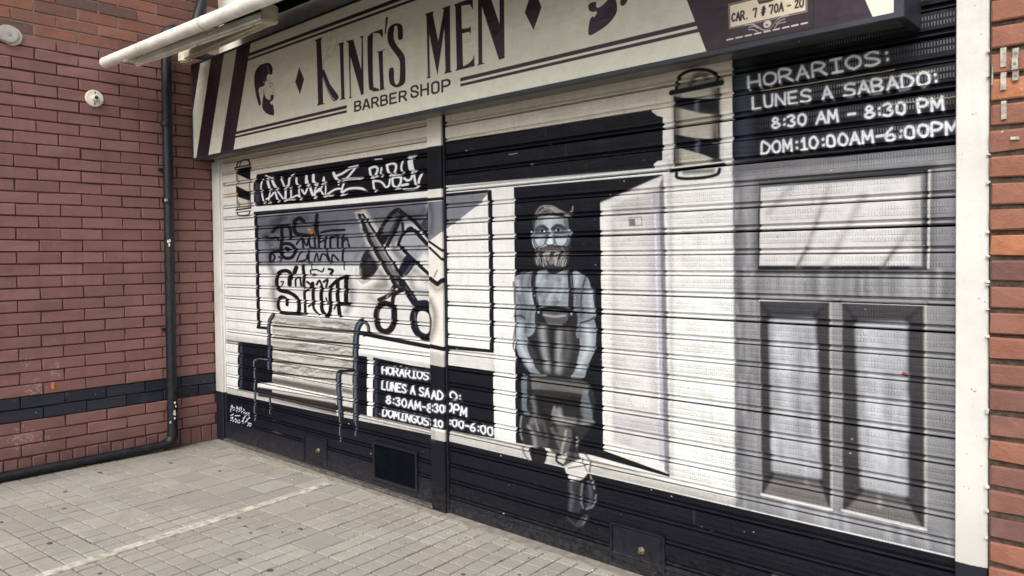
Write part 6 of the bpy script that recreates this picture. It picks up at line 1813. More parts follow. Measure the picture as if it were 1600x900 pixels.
('S',(90,84,80),3.6,3,0.6,1,[5256,606,5258,607],1.0),
('S',(90,84,80),5.87,3,0.6,1,[4940,871,4938,872],1.0),
('S',(120,90,60),4.14,3,0.6,1,[4439,430,4442,429],1.1),
('S',(220,220,220),2.76,3,0.6,1,[2925,1601,2931,1602],1.4),
('S',(220,220,220),4.7,3,0.6,1,[4725,1792,4726,1791],1.0),
('S',(120,90,60),5.13,3,0.6,1,[3856,1089,3854,1087],1.2),
('S',(220,220,220),3.17,3,0.6,1,[3293,61,3297,63],1.3),
('S',(120,90,60),5.06,3,0.6,1,[4924,1864,4922,1864],1.0),
('S',(120,90,60),2.89,3,0.6,1,[4197,682,4197,681],1.1),
('S',(90,84,80),4.91,3,0.6,1,[4945,524,4948,525],1.0),
('S',(220,220,220),2.72,3,0.6,1,[3731,1286,3737,1286],1.3),
('S',(90,84,80),2.62,3,0.6,1,[2576,2085,2577,2083],1.5),
('S',(220,220,220),4.99,3,0.6,1,[3230,96,3236,97],1.4),
('S',(90,84,80),3.42,3,0.6,1,[2529,680,2527,681],1.5),
('S',(90,84,80),4.49,3,0.6,1,[494,-559,504,-556],2.0),
('S',(90,84,80),5.27,3,0.6,1,[1709,618,1720,620],1.7),
('S',(120,90,60),3.71,3,0.6,1,[4542,658,4542,657],1.1),
('S',(120,90,60),5.09,3,0.6,1,[2405,1004,2405,1004],1.6),
('S',(220,220,220),4.98,3,0.6,1,[2978,2087,2981,2088],1.4),
('S',(90,84,80),4.18,3,0.6,1,[4139,1969,4138,1968],1.2),
('S',(90,84,80),2.99,3,0.6,1,[1583,1545,1592,1545],1.7),
('S',(90,84,80),3.21,3,0.6,1,[3694,793,3694,793],1.3),
('S',(120,90,60),3.72,3,0.6,1,[685,1898,686,1895],2.0),
('S',(90,84,80),5.54,3,0.6,1,[2730,1250,2732,1249],1.5),
('S',(90,84,80),5.57,3,0.6,1,[5065,613,5064,613],1.0),
('S',(220,220,220),3.27,3,0.6,1,[4341,973,4343,974],1.1),
('S',(90,84,80),4.51,3,0.6,1,[4011,640,4015,642],1.2),
('S',(120,90,60),3.04,3,0.6,1,[4473,1192,4477,1192],1.1),
('S',(120,90,60),5.55,3,0.6,1,[4515,1563,4515,1564],1.1),
('S',(120,90,60),3.99,3,0.6,1,[3703,201,3701,199],1.3),
('S',(90,84,80),3.57,3,0.6,1,[2654,2081,2660,2082],1.5),
('S',(120,90,60),3.71,3,0.6,1,[2911,1089,2908,1088],1.4),
('S',(220,220,220),3.28,3,0.6,1,[3493,657,3496,659],1.3),
('S',(120,90,60),4.22,3,0.6,1,[4224,1542,4226,1542],1.1),
('S',(220,220,220),5.18,3,0.6,1,[881,-253,891,-251],1.9),
('S',(220,220,220),2.78,3,0.6,1,[5369,1213,5369,1213],1.0),
('S',(220,220,220),3.81,3,0.6,1,[4924,1115,4926,1114],1.0),
('S',(120,90,60),5.15,3,0.6,1,[4216,1928,4216,1928],1.2),
('S',(120,90,60),5.02,3,0.6,1,[4854,631,4852,631],1.0),
('S',(90,84,80),5.91,3,0.6,1,[4544,424,4546,425],1.1),
('S',(120,90,60),2.78,3,0.6,1,[2061,1087,2069,1088],1.6),
('S',(120,90,60),4.01,3,0.6,1,[4261,1731,4262,1732],1.1),
('S',(90,84,80),4.48,3,0.6,1,[4399,1942,4401,1942],1.1),
('S',(120,90,60),5.71,3,0.6,1,[4817,1429,4819,1428],1.0),
('S',(220,220,220),3.75,3,0.6,1,[3863,1449,3863,1448],1.2),
('S',(220,220,220),3.98,3,0.6,1,[2463,836,2471,839],1.5),
('S',(220,220,220),5.65,3,0.6,1,[2225,2042,2229,2042],1.6),
('S',(120,90,60),3.72,3,0.6,1,[921,443,928,444],1.9),
('S',(220,220,220),3.29,3,0.6,1,[1026,-151,1023,-151],1.8),
('S',(90,84,80),5.47,3,0.6,1,[1080,-227,1074,-229],1.8),
('S',(120,90,60),4.93,3,0.6,1,[3468,309,3465,309],1.3),
('S',(90,84,80),3.73,3,0.6,1,[1397,1191,1393,1190],1.8),
('S',(120,90,60),5.31,3,0.6,1,[1400,-231,1403,-229],1.8),
('S',(90,84,80),5.92,3,0.6,1,[4076,1694,4076,1694],1.2),
('S',(220,220,220),5.64,3,0.6,1,[2643,1276,2648,1278],1.5),
('S',(220,220,220),3.13,3,0.6,1,[2259,959,2257,957],1.6),
('S',(90,84,80),4.01,3,0.6,1,[1846,-50,1846,-51],1.7),
('S',(90,84,80),3.86,3,0.6,1,[2578,867,2578,867],1.5),
('S',(90,84,80),2.8,3,0.6,1,[1684,582,1691,583],1.7),
('S',(120,90,60),5.84,3,0.6,1,[4636,1724,4639,1725],1.1),
('S',(120,90,60),4.75,3,0.6,1,[1362,1702,1356,1704],1.8),
('S',(90,84,80),5.69,3,0.6,1,[4359,906,4361,906],1.1),
('S',(120,90,60),5.74,3,0.6,1,[2920,982,2917,983],1.4),
('S',(220,220,220),2.51,3,0.6,1,[4833,975,4835,975],1.0),
('S',(90,84,80),4.03,3,0.6,1,[5032,1218,5035,1217],1.0),
('S',(90,84,80),4.05,3,0.6,1,[3858,377,3855,377],1.2),
('S',(90,84,80),3.02,3,0.6,1,[5152,711,5151,710],1.0),
('S',(120,90,60),4.21,3,0.6,1,[1912,1217,1906,1216],1.7),
('S',(90,84,80),4.06,3,0.6,1,[5015,1284,5015,1284],1.0),
('S',(120,90,60),4.84,3,0.6,1,[2245,958,2246,960],1.6),
('S',(120,90,60),2.53,3,0.6,1,[571,2201,583,2203],2.0),
('S',(220,220,220),4.95,3,0.6,1,[4419,302,4418,301],1.1),
('S',(120,90,60),3.36,3,0.6,1,[4687,450,4690,452],1.0),
('S',(90,84,80),3.8,3,0.6,1,[4450,744,4452,743],1.1),
('S',(220,220,220),2.85,3,0.6,1,[5100,1282,5101,1283],1.0),
('S',(120,90,60),4.09,3,0.6,1,[2902,2020,2906,2020],1.5),
('S',(90,84,80),2.94,3,0.6,1,[979,1619,992,1621],1.9),
('S',(120,90,60),5.81,3,0.6,1,[4617,1196,4621,1196],1.1),
('S',(120,90,60),5.71,3,0.6,1,[3387,375,3384,373],1.3),
('S',(120,90,60),5.77,3,0.6,1,[4280,986,4284,986],1.1),
('S',(120,90,60),2.8,3,0.6,1,[3793,1549,3796,1550],1.2),
('S',(90,84,80),3.64,3,0.6,1,[4696,1301,4698,1300],1.0),
('S',(90,84,80),4.09,3,0.6,1,[4849,1665,4851,1666],1.0),
('S',(90,84,80),2.9,3,0.6,1,[3972,188,3973,187],1.2),
('S',(90,84,80),5.87,3,0.6,1,[1049,591,1040,588],1.9),
('S',(120,90,60),5.12,3,0.6,1,[4815,1727,4818,1726],1.0),
('S',(120,90,60),4.34,3,0.6,1,[5010,1442,5009,1440],1.0),
('S',(220,220,220),4.22,3,0.6,1,[83,-151,92,-149],2.1),
('S',(120,90,60),5.5,3,0.6,1,[4048,767,4053,767],1.2),
('S',(120,90,60),5.4,3,0.6,1,[5205,609,5204,609],1.0),
('S',(220,220,220),5.53,3,0.6,1,[4329,995,4333,994],1.1),
('S',(90,84,80),5.4,3,0.6,1,[2064,1355,2062,1356],1.6),
('S',(90,84,80),5.71,3,0.6,1,[3885,991,3890,990],1.2),
('S',(220,220,220),3.81,3,0.6,1,[2327,1465,2333,1465],1.6),
('S',(220,220,220),2.58,3,0.6,1,[1901,1729,1910,1730],1.7),
('S',(120,90,60),4.0,3,0.6,1,[5327,1214,5328,1213],1.0),
('S',(90,84,80),3.4,3,0.6,1,[1872,2053,1870,2052],1.7),
('S',(220,220,220),5.78,3,0.6,1,[5096,684,5098,685],1.0),
('S',(90,84,80),2.58,3,0.6,1,[4887,646,4888,644],1.0),
('S',(220,220,220),4.94,3,0.6,1,[883,1578,894,1581],1.9),
('S',(90,84,80),4.45,3,0.6,1,[3633,123,3632,124],1.3),
('S',(110,96,82),2.76,2.5,0.4,0,[1393,932,1397,932,1401,932,1405,930],1.8),
('S',(150,140,126),1.67,2.5,0.51,0,[5155,930,5162,931,5169,928,5175,929],1.0),
('S',(196,186,168),2.58,2.5,0.24,0,[1314,1779,1318,1779,1322,1779,1326,1778],1.8),
('S',(196,186,168),3.45,2.5,0.31,0,[4031,2250,4035,2251,4039,2251,4043,2250],1.2),
('S',(110,96,82),3.0,2.5,0.58,0,[3028,2063,3032,2060,3036,2063,3040,2064],1.4),
('S',(150,140,126),2.49,2.5,0.22,0,[3136,1684,3156,1682,3176,1684,3196,1681],1.4),
('S',(90,76,62),2.1,2.5,0.24,0,[2402,1215,2414,1216,2426,1217,2437,1215],1.6),
('S',(196,186,168),1.55,2.5,0.2,0,[4979,1591,4999,1593,5019,1594,5039,1594],1.0),
('S',(90,76,62),3.18,2.5,0.26,0,[2578,369,2598,372,2618,370,2638,370],1.5),
('S',(90,76,62),2.51,2.5,0.44,0,[5161,556,5168,554,5174,555,5181,554],1.0),
('S',(110,96,82),1.57,2.5,0.49,0,[2309,462,2355,465,2402,461,2449,463],1.6),
('S',(150,140,126),2.27,2.5,0.38,0,[4741,180,4787,180,4834,178,4881,181],1.0),
('S',(150,140,126),3.3,2.5,0.23,0,[4424,1592,4444,1591,4464,1592,4484,1590],1.1),
('S',(110,96,82),3.06,2.5,0.41,0,[4928,1684,4940,1685,4951,1683,4963,1684],1.0),
('S',(90,76,62),3.35,2.5,0.31,0,[5218,1686,5230,1686,5242,1686,5253,1685],1.0),
('S',(150,140,126),1.61,2.5,0.21,0,[2018,463,2022,461,2026,461,2030,462],1.6),
('S',(110,96,82),2.96,2.5,0.43,0,[3762,1871,3769,1870,3775,1869,3782,1870],1.3),
('S',(110,96,82),3.0,2.5,0.26,0,[3817,1306,3821,1306,3825,1307,3829,1304],1.2),
('S',(90,76,62),3.07,2.5,0.52,0,[2929,1309,2933,1309,2937,1312,2941,1309],1.4),
('S',(196,186,168),2.93,2.5,0.27,0,[3454,1967,3461,1969,3467,1971,3474,1969],1.3),
('S',(110,96,82),2.27,2.5,0.46,0,[3111,1588,3123,1587,3134,1589,3146,1590],1.4),
('S',(150,140,126),2.16,2.5,0.59,0,[2240,1781,2244,1781,2248,1781,2252,1781],1.6),
('S',(110,96,82),3.16,2.5,0.41,0,[2759,1400,2765,1399,2772,1399,2779,1401],1.5),
('S',(90,76,62),3.32,2.5,0.43,0,[2716,1495,2720,1493,2724,1494,2728,1497],1.5),
('S',(196,186,168),3.33,2.5,0.56,0,[3368,1403,3388,1404,3408,1403,3428,1403],1.3),
('S',(110,96,82),3.24,2.5,0.47,0,[3040,1306,3086,1308,3133,1310,3180,1308],1.4),
('S',(110,96,82),2.39,2.5,0.56,0,[2168,183,2180,184,2192,182,2203,181],1.6),
('S',(110,96,82),1.77,2.5,0.33,0,[3160,650,3172,650,3183,649,3195,649],1.4),
('S',(90,76,62),3.36,2.5,0.24,0,[3219,2243,3266,2245,3313,2245,3359,2246],1.4),
('S',(110,96,82),2.52,2.5,0.41,0,[607,1405,611,1404,615,1406,619,1407],2.0),
('S',(150,140,126),2.11,2.5,0.5,0,[3816,1873,3863,1875,3909,1874,3956,1874],1.2),
('S',(90,76,62),2.95,2.5,0.44,0,[1120,1777,1140,1774,1160,1775,1180,1776],1.9),
('S',(150,140,126),2.16,2.5,0.39,0,[773,462,793,464,813,464,833,464],1.9),
('S',(196,186,168),3.2,2.5,0.37,0,[4327,1121,4331,1119,4335,1120,4339,1119],1.1),
('S',(150,140,126),3.35,2.5,0.6,0,[3962,373,3982,374,4002,372,4022,372],1.2),
('S',(150,140,126),3.13,2.5,0.22,0,[3252,2060,3272,2059,3292,2058,3312,2057],1.4),
('S',(110,96,82),3.3,2.5,0.42,0,[5184,185,5204,185,5224,186,5244,185],1.0),
('S',(110,96,82),2.62,2.5,0.31,0,[2590,1969,2596,1971,2603,1968,2610,1968],1.5),
('S',(110,96,82),2.95,2.5,0.27,0,[732,1028,744,1029,755,1030,767,1030],1.9),
('S',(150,140,126),2.91,2.5,0.37,0,[4865,183,4885,183,4905,183,4925,180],1.0),
('S',(110,96,82),2.69,2.5,0.56,0,[2208,1308,2212,1308,2216,1308,2220,1305],1.6),
('S',(196,186,168),2.4,2.5,0.45,0,[2200,1775,2207,1777,2213,1775,2220,1776],1.6),
('S',(196,186,168),2.36,2.5,0.35,0,[2897,841,2917,841,2937,840,2957,841],1.4),
('S',(150,140,126),3.25,2.5,0.52,0,[1179,1312,1183,1312,1187,1310,1191,1311],1.8),
('S',(150,140,126),2.57,2.5,0.23,0,[2779,1214,2825,1215,2872,1216,2919,1217],1.5),
('S',(90,76,62),3.15,2.5,0.36,0,[4301,1404,4312,1406,4324,1403,4336,1406],1.1),
('S',(196,186,168),2.1,2.5,0.32,0,[1467,1495,1471,1494,1475,1496,1479,1494],1.8),
('S',(110,96,82),2.08,2.5,0.21,0,[1273,1497,1293,1496,1313,1498,1333,1500],1.8),
('S',(196,186,168),2.27,2.5,0.51,0,[2011,2249,2018,2249,2024,2249,2031,2248],1.7),
('S',(110,96,82),1.94,2.5,0.36,0,[4027,2150,4047,2151,4067,2151,4087,2149],1.2),
('S',(110,96,82),2.96,2.5,0.29,0,[5189,1588,5209,1586,5229,1585,5249,1585],1.0),
('S',(90,76,62),3.0,2.5,0.5,0,[4891,1686,4898,1687,4904,1688,4911,1686],1.0),
('S',(90,76,62),1.72,2.5,0.51,0,[2339,1685,2385,1683,2432,1686,2479,1683],1.6),
('S',(90,76,62),2.24,2.5,0.44,0,[1923,1025,1930,1024,1937,1027,1943,1026],1.7),
('S',(90,76,62),3.11,2.5,0.4,0,[830,272,850,274,870,274,890,275],1.9),
('S',(150,140,126),1.53,2.5,0.34,0,[4090,1398,4096,1402,4103,1398,4110,1399],1.2),
('S',(90,76,62),2.64,2.5,0.26,0,[2172,2063,2176,2062,2180,2062,2184,2060],1.6),
('S',(150,140,126),2.94,2.5,0.57,0,[645,930,692,931,739,929,785,931],1.9),
('S',(90,76,62),2.14,2.5,0.48,0,[856,1684,860,1683,864,1684,868,1687],1.9),
('S',(196,186,168),2.43,2.5,0.24,0,[4716,2154,4736,2154,4756,2154,4776,2154],1.0),
('S',(90,76,62),2.59,2.5,0.27,0,[5309,1495,5320,1494,5332,1495,5344,1493],1.0),
('S',(196,186,168),2.71,2.5,0.22,0,[2900,560,2907,559,2914,557,2920,557],1.4),
('S',(196,186,168),3.04,2.5,0.21,0,[2063,276,2069,276,2076,275,2083,274],1.6),
('S',(196,186,168),3.25,2.5,0.22,0,[4267,2246,4278,2248,4290,2245,4302,2247],1.1),
('S',(150,140,126),3.3,2.5,0.24,0,[353,1783,373,1781,393,1783,413,1783],2.0),
('S',(150,140,126),1.7,2.5,0.28,0,[1481,1588,1528,1589,1575,1587,1621,1588],1.8),
('S',(110,96,82),3.48,2.5,0.38,0,[2551,373,2571,372,2591,373,2611,372],1.5),
('S',(150,140,126),2.65,2.5,0.33,0,[2942,2156,2988,2157,3035,2158,3082,2157],1.4),
('S',(110,96,82),2.55,2.5,0.29,0,[1047,937,1093,937,1140,934,1187,936],1.8),
('S',(196,186,168),3.13,2.5,0.58,0,[3085,842,3132,840,3179,843,3225,841],1.4),
('S',(90,76,62),2.41,2.5,0.38,0,[2581,840,2601,841,2621,843,2641,842],1.5),
('S',(196,186,168),2.98,2.5,0.56,0,[5272,1305,5283,1307,5295,1306,5307,1307],1.0),
('S',(196,186,168),1.7,2.5,0.5,0,[1362,931,1382,934,1402,933,1422,932],1.8),
('S',(196,186,168),2.34,2.5,0.27,0,[4835,1407,4842,1405,4848,1403,4855,1405],1.0),
('S',(110,96,82),2.55,2.5,0.44,0,[3919,1971,3923,1970,3927,1971,3931,1969],1.2),
('S',(90,76,62),1.67,2.5,0.48,0,[1834,1124,1838,1125,1842,1122,1846,1125],1.7),
('S',(196,186,168),2.52,2.5,0.28,0,[1607,1032,1653,1030,1700,1029,1747,1029],1.7),
('S',(90,76,62),1.69,2.5,0.56,0,[4013,279,4033,279,4053,278,4073,279],1.2),
('S',(110,96,82),3.03,2.5,0.36,0,[1319,1120,1326,1120,1333,1120,1339,1121],1.8),
('S',(150,140,126),2.16,2.5,0.45,0,[1308,2157,1328,2158,1348,2157,1368,2155],1.8),
('S',(90,76,62),1.68,2.5,0.2,0,[4902,2151,4908,2153,4915,2151,4922,2151],1.0),
('S',(110,96,82),2.3,2.5,0.55,0,[4620,2057,4632,2059,4643,2057,4655,2060],1.1),
('S',(196,186,168),2.84,2.5,0.52,0,[3565,2060,3571,2059,3578,2060,3585,2059],1.3),
('S',(110,96,82),3.01,2.5,0.23,0,[1142,2062,1154,2060,1166,2062,1177,2060],1.9),
('S',(110,96,82),2.81,2.5,0.54,0,[5282,461,5286,462,5290,463,5294,461],1.0),
('S',(196,186,168),3.05,2.5,0.54,0,[2799,1400,2846,1401,2893,1399,2939,1397],1.5),
('S',(150,140,126),2.25,2.5,0.38,0,[4771,1590,4778,1589,4784,1590,4791,1589],1.0),
('S',(150,140,126),2.51,2.5,0.25,0,[783,2245,830,2244,877,2244,923,2243],1.9),
('S',(196,186,168),3.16,2.5,0.53,0,[589,2060,596,2061,602,2060,609,2061],2.0),
('S',(196,186,168),3.42,2.5,0.49,0,[3454,1970,3458,1966,3462,1966,3466,1970],1.3),
('S',(110,96,82),2.31,2.5,0.58,0,[4810,1310,4822,1311,4833,1310,4845,1309],1.0),
('S',(150,140,126),2.8,2.5,0.33,0,[136,932,182,932,229,933,276,931],2.1),
('S',(150,140,126),2.69,2.5,0.37,0,[4199,2252,4219,2251,4239,2250,4259,2249],1.2),
('S',(196,186,168),2.08,2.5,0.25,0,[3178,1962,3182,1962,3186,1962,3190,1961],1.4),
('S',(110,96,82),3.23,2.5,0.34,0,[5061,931,5073,930,5084,932,5096,931],1.0),
('S',(150,140,126),2.22,2.5,0.46,0,[4733,181,4744,179,4756,182,4768,181],1.0),
('S',(90,76,62),3.16,2.5,0.47,0,[5158,1963,5204,1963,5251,1963,5298,1965],1.0),
('S',(196,186,168),1.7,2.5,0.44,0,[3798,1217,3810,1218,3821,1216,3833,1219],1.2),
('S',(90,76,62),2.96,2.5,0.43,0,[5256,2243,5276,2245,5296,2243,5316,2244],1.0),
('S',(110,96,82),2.88,2.5,0.32,0,[2976,1593,2980,1594,2984,1593,2988,1591],1.4),
('S',(150,140,126),2.27,2.5,0.51,0,[2296,559,2300,561,2304,559,2308,559],1.6),
('S',(110,96,82),3.34,2.5,0.47,0,[1915,2250,1935,2250,1955,2250,1975,2251],1.7),
('S',(110,96,82),1.51,2.5,0.56,0,[2882,2153,2893,2151,2905,2152,2917,2151],1.5),
('S',(196,186,168),2.59,2.5,0.59,0,[1197,1121,1201,1120,1205,1120,1209,1120],1.8),
('S',(196,186,168),2.15,2.5,0.23,0,[2429,185,2435,185,2442,184,2449,185],1.5),
('S',(90,76,62),2.61,2.5,0.35,0,[2792,935,2803,934,2815,934,2827,932],1.5),
('S',(196,186,168),1.52,2.5,0.24,0,[3976,1964,3987,1963,3999,1965,4011,1964],1.2),
('S',(110,96,82),1.66,2.5,0.3,0,[2479,652,2499,653,2519,653,2539,651],1.5),
('S',(196,186,168),1.85,2.5,0.26,0,[4983,1403,5003,1402,5023,1402,5043,1400],1.0),
('S',(150,140,126),3.29,2.5,0.28,0,[1424,1025,1444,1026,1464,1024,1484,1024],1.8),
('S',(110,96,82),3.1,2.5,0.43,0,[873,741,893,742,913,743,933,744],1.9),
('S',(196,186,168),3.31,2.5,0.38,0,[1263,1025,1283,1022,1303,1025,1323,1023],1.8),
('S',(90,76,62),1.74,2.5,0.26,0,[4600,1312,4647,1312,4693,1310,4740,1312],1.0),
('S',(110,96,82),2.24,2.5,0.26,0,[3984,1030,3996,1031,4007,1030,4019,1031],1.2),
('S',(196,186,168),1.74,2.5,0.41,0,[1442,1120,1453,1119,1465,1118,1477,1118],1.8),
('S',(196,186,168),2.48,2.5,0.52,0,[5181,1310,5193,1309,5204,1310,5216,1309],1.0),
('S',(196,186,168),1.57,2.5,0.26,0,[2188,273,2200,274,2212,273,2223,272],1.6),
('S',(110,96,82),3.47,2.5,0.58,0,[2383,1309,2390,1310,2396,1310,2403,1310],1.6),
('S',(196,186,168),2.64,2.5,0.34,0,[4610,1125,4630,1126,4650,1125,4670,1125],1.1),
('S',(150,140,126),3.37,2.5,0.38,0,[2733,1493,2737,1496,2741,1496,2745,1495],1.5),
('S',(196,186,168),3.29,2.5,0.59,0,[714,1030,725,1029,737,1030,749,1031],1.9),
('S',(90,76,62),3.25,2.5,0.26,0,[2371,931,2391,934,2411,933,2431,934],1.6),
('S',(110,96,82),2.05,2.5,0.45,0,[4907,368,4919,367,4931,367,4942,365],1.0),
('S',(196,186,168),2.44,2.5,0.28,0,[1364,932,1384,934,1404,935,1424,934],1.8),
('S',(90,76,62),1.91,2.5,0.49,0,[4907,1214,4911,1212,4915,1214,4919,1214],1.0),
('S',(110,96,82),1.9,2.5,0.54,0,[1412,1403,1418,1405,1425,1406,1432,1403],1.8),
('S',(110,96,82),3.44,2.5,0.53,0,[2594,836,2598,837,2602,836,2606,836],1.5),
('S',(90,76,62),2.48,2.5,0.31,0,[785,749,792,749,798,747,805,747],1.9),
('S',(110,96,82),2.95,2.5,0.29,0,[4815,746,4819,748,4823,748,4827,747],1.0),
('S',(196,186,168),2.99,2.5,0.27,0,[995,842,1041,842,1088,841,1135,842],1.9),
('S',(110,96,82),3.34,2.5,0.28,0,[3699,1499,3746,1498,3793,1498,3839,1498],1.3),
('S',(90,76,62),3.05,2.5,0.39,0,[4672,933,4719,933,4765,935,4812,934],1.0),
('S',(90,76,62),2.24,2.5,0.42,0,[1189,1024,1235,1024,1282,1024,1329,1026],1.8),
('S',(90,76,62),1.92,2.5,0.35,0,[1393,1684,1404,1684,1416,1683,1428,1684],1.8),
('S',(196,186,168),1.51,2.5,0.31,0,[1295,1783,1302,1782,1309,1780,1315,1781],1.8),
('S',(150,140,126),2.42,2.5,0.22,0,[5253,1214,5257,1214,5261,1216,5265,1217],1.0),
('S',(196,186,168),2.59,2.5,0.56,0,[1312,1309,1316,1311,1320,1309,1324,1311],1.8),
('S',(90,76,62),3.23,2.5,0.39,0,[3882,462,3902,459,3922,459,3942,461],1.2),
('S',(110,96,82),3.05,2.5,0.31,0,[5267,840,5274,840,5280,841,5287,840],1.0),
('S',(110,96,82),2.61,2.5,0.28,0,[3494,466,3498,468,3502,467,3506,468],1.3),
('S',(90,76,62),3.1,2.5,0.48,0,[990,2252,1037,2250,1083,2251,1130,2250],1.9),
('S',(150,140,126),2.87,2.5,0.54,0,[824,186,871,184,918,184,964,186],1.9),
('S',(90,76,62),2.15,2.5,0.37,0,[2640,1496,2651,1498,2663,1496,2675,1497],1.5),
('S',(110,96,82),3.33,2.5,0.21,0,[3869,1407,3889,1405,3909,1406,3929,1407],1.2),
('S',(110,96,82),1.9,2.5,0.31,0,[3701,1311,3748,1312,3794,1313,3841,1312],1.2),
('S',(196,186,168),2.15,2.5,0.59,0,[1799,1592,1819,1591,1839,1593,1859,1593],1.7),
('S',(196,186,168),2.31,2.5,0.31,0,[2120,1686,2166,1686,2213,1686,2260,1686],1.6),
('S',(110,96,82),3.23,2.5,0.51,0,[4331,1590,4342,1591,4354,1589,4366,1590],1.1),
('S',(110,96,82),1.88,2.5,0.52,0,[295,184,306,181,318,182,330,184],2.0),
('S',(90,76,62),2.37,2.5,0.34,0,[1093,1400,1113,1400,1133,1402,1153,1399],1.9),
('S',(104,96,90),6.41,10,0.17,0,[3684,2059,3687,1994],1.3),
('S',(104,96,90),5.84,10,0.09,0,[533,1872,530,1850],2.0),
('S',(104,96,90),3.0,10,0.14,0,[3312,275,3310,242],1.3),
('S',(140,104,70),5.04,10,0.11,0,[2650,651,2649,586],1.5),
('S',(140,104,70),4.95,10,0.21,0,[1040,1778,1040,1733],1.9),
('S',(120,112,104),5.46,10,0.12,0,[718,369,721,329],1.9),
('S',(120,112,104),4.32,10,0.18,0,[4382,369,4384,312],1.1),
('S',(104,96,90),3.59,10,0.12,0,[934,1496,935,1465],1.9),
('S',(120,112,104),4.04,10,0.2,0,[350,1965,351,1934],2.0),
('S',(140,104,70),3.67,10,0.16,0,[3706,651,3705,599],1.3),
('S',(104,96,90),6.34,10,0.15,0,[1639,1684,1641,1662],1.7),
('S',(104,96,90),3.97,10,0.16,0,[2847,1965,2847,1938],1.5),
('S',(140,104,70),4.45,10,0.1,0,[981,1496,978,1434],1.9),
('S',(140,104,70),4.24,10,0.14,0,[3555,2153,3557,2099],1.3),
('S',(104,96,90),4.37,10,0.16,0,[2201,463,2200,433],1.6),
('S',(104,96,90),5.27,10,0.18,0,[2036,2153,2033,2106],1.7),
('S',(120,112,104),4.49,10,0.08,0,[3061,1496,3058,1469],1.4),
('S',(104,96,90),3.35,10,0.18,0,[3354,1402,3358,1378],1.3),
('S',(140,104,70),4.71,10,0.11,0,[1056,932,1060,876],1.9),
('S',(120,112,104),3.93,10,0.07,0,[3343,2059,3340,1994],1.4),
('S',(120,112,104),6.22,10,0.14,0,[3651,745,3652,708],1.3),
('S',(104,96,90),4.53,10,0.08,0,[4417,1872,4418,1845],1.1),
('S',(104,96,90),5.93,10,0.11,0,[2617,369,2617,334],1.5),
('S',(120,112,104),3.53,10,0.19,0,[1757,463,1759,437],1.7),
('S',(120,112,104),5.84,10,0.2,0,[3134,1872,3135,1823],1.4),
('S',(140,104,70),5.12,10,0.17,0,[1867,651,1864,595],1.7),
('S',(186,172,140),3.2,3,0.8,0,[5000,2129,5030,2129,5060,2131,5090,2131,5120,2128,5150,2132,5180,2130,5210,2130,5240,2131,5270,2130,5300,2129,5330,2129],1.0),
('S',(186,172,140),3.2,3,0.8,0,[5180,2031,5200,2031,5220,2030,5240,2031,5260,2031,5280,2029,5300,2030,5320,2028,5340,2032,5360,2030,5380,2028,5400,2031],1.0),
('S',(186,172,140),3.2,3,0.8,0,[4700,2156,4745,2156,4791,2157,4836,2156,4882,2154,4927,2155,4973,2156,5018,2153,5064,2154,5109,2156,5155,2153,5200,2156],1.0),
('S',(186,172,140),3.2,3,0.8,0,[3300,2034,3305,2035,3311,2035,3316,2032,3322,2035,3327,2032,3333,2034,3338,2033,3344,2035,3349,2034,3355,2035,3360,2035],1.4),
('S',(186,172,140),3.2,3,0.8,0,[4480,1966,4487,1966,4495,1966,4502,1965,4509,1965,4516,1965,4524,1964,4531,1965,4538,1967,4545,1963,4553,1963,4560,1965],1.1),
('S',(186,172,140),3.2,3,0.8,0,[4330,1595,4344,1597,4357,1596,4371,1595,4385,1597,4398,1598,4412,1596,4425,1595,4439,1595,4453,1595,4466,1595,4480,1597],1.1),
],
"p":[
('P',(226,222,214),2,1,[2591,2633,2971,2566,2925,43,2533,-44]),
('P',(232,224,208),20,0.7,[2589,2542,2970,2522,2964,2147,2580,2150]),
('P',(17,18,27),2,1,[2580,2135,2963,2133,2959,1886,2575,1886]),
('P',(24,26,38),2,1,[2574,1838,2958,1838,2958,1820,2573,1819]),
('P',(118,120,130),6,1.0,[2573,1812,2958,1820,2956,1713,2567,1531]),
('S',(60,54,52),20,40,0.7,1,[2697,1807,2717,1720,2701,1635],1.5),
('S',(17,18,27),14,4,1,0,[2688,1583,2798,1529],1.5),
('S',(17,18,27),14,4,1,0,[2688,1549,2797,1477],1.5),
('S',(17,18,27),26,5,1,0,[2690,1367,2752,1335,2794,1359],1.5),
('S',(60,56,60),8,8,0.8,1,[2724,1377,2753,1416],1.5),
('S',(80,72,66),24,40,0.6,1,[2695,1339,2751,1302,2808,1331],1.5),
('S',(70,64,60),30,44,0.7,1,[2686,1242,2727,1167,2718,1081,2681,1011],1.5),
('S',(17,18,27),14,8,0.9,1,[2670,1175,2690,1118,2677,1040],1.5),
('P',(17,18,27),2,1,[2555,993,2942,964,2942,939,2555,966]),
('P',(150,148,146),30,0.6,[2554,945,2941,920,2940,847,2553,864]),
('P',(17,18,27),2,1,[2553,868,2940,851,2933,491,2545,491]),
('S',(232,234,240),19.0,15.2,0.07,0,[2689,662,2711,708,2730,664],1.5),
('S',(232,234,240),9.5,4.5,0.95,0,[2689,662,2711,708,2730,664],1.5),
('S',(232,234,240),19.0,15.2,0.07,0,[2698,680,2722,682],1.5),
('S',(232,234,240),9.5,4.5,0.95,0,[2698,680,2722,682],1.5),
('S',(232,234,240),19.0,15.2,0.07,1,[2744,665,2745,710,2768,711,2786,692,2772,671,2744,665],1.5),
('S',(232,234,240),9.5,4.5,0.95,1,[2744,665,2745,710,2768,711,2786,692,2772,671,2744,665],1.5),
('S',(232,234,240),19.0,15.2,0.07,0,[2696,594,2697,597],1.5),
('S',(232,234,240),9.5,4.5,0.95,0,[2696,594,2697,597],1.5),
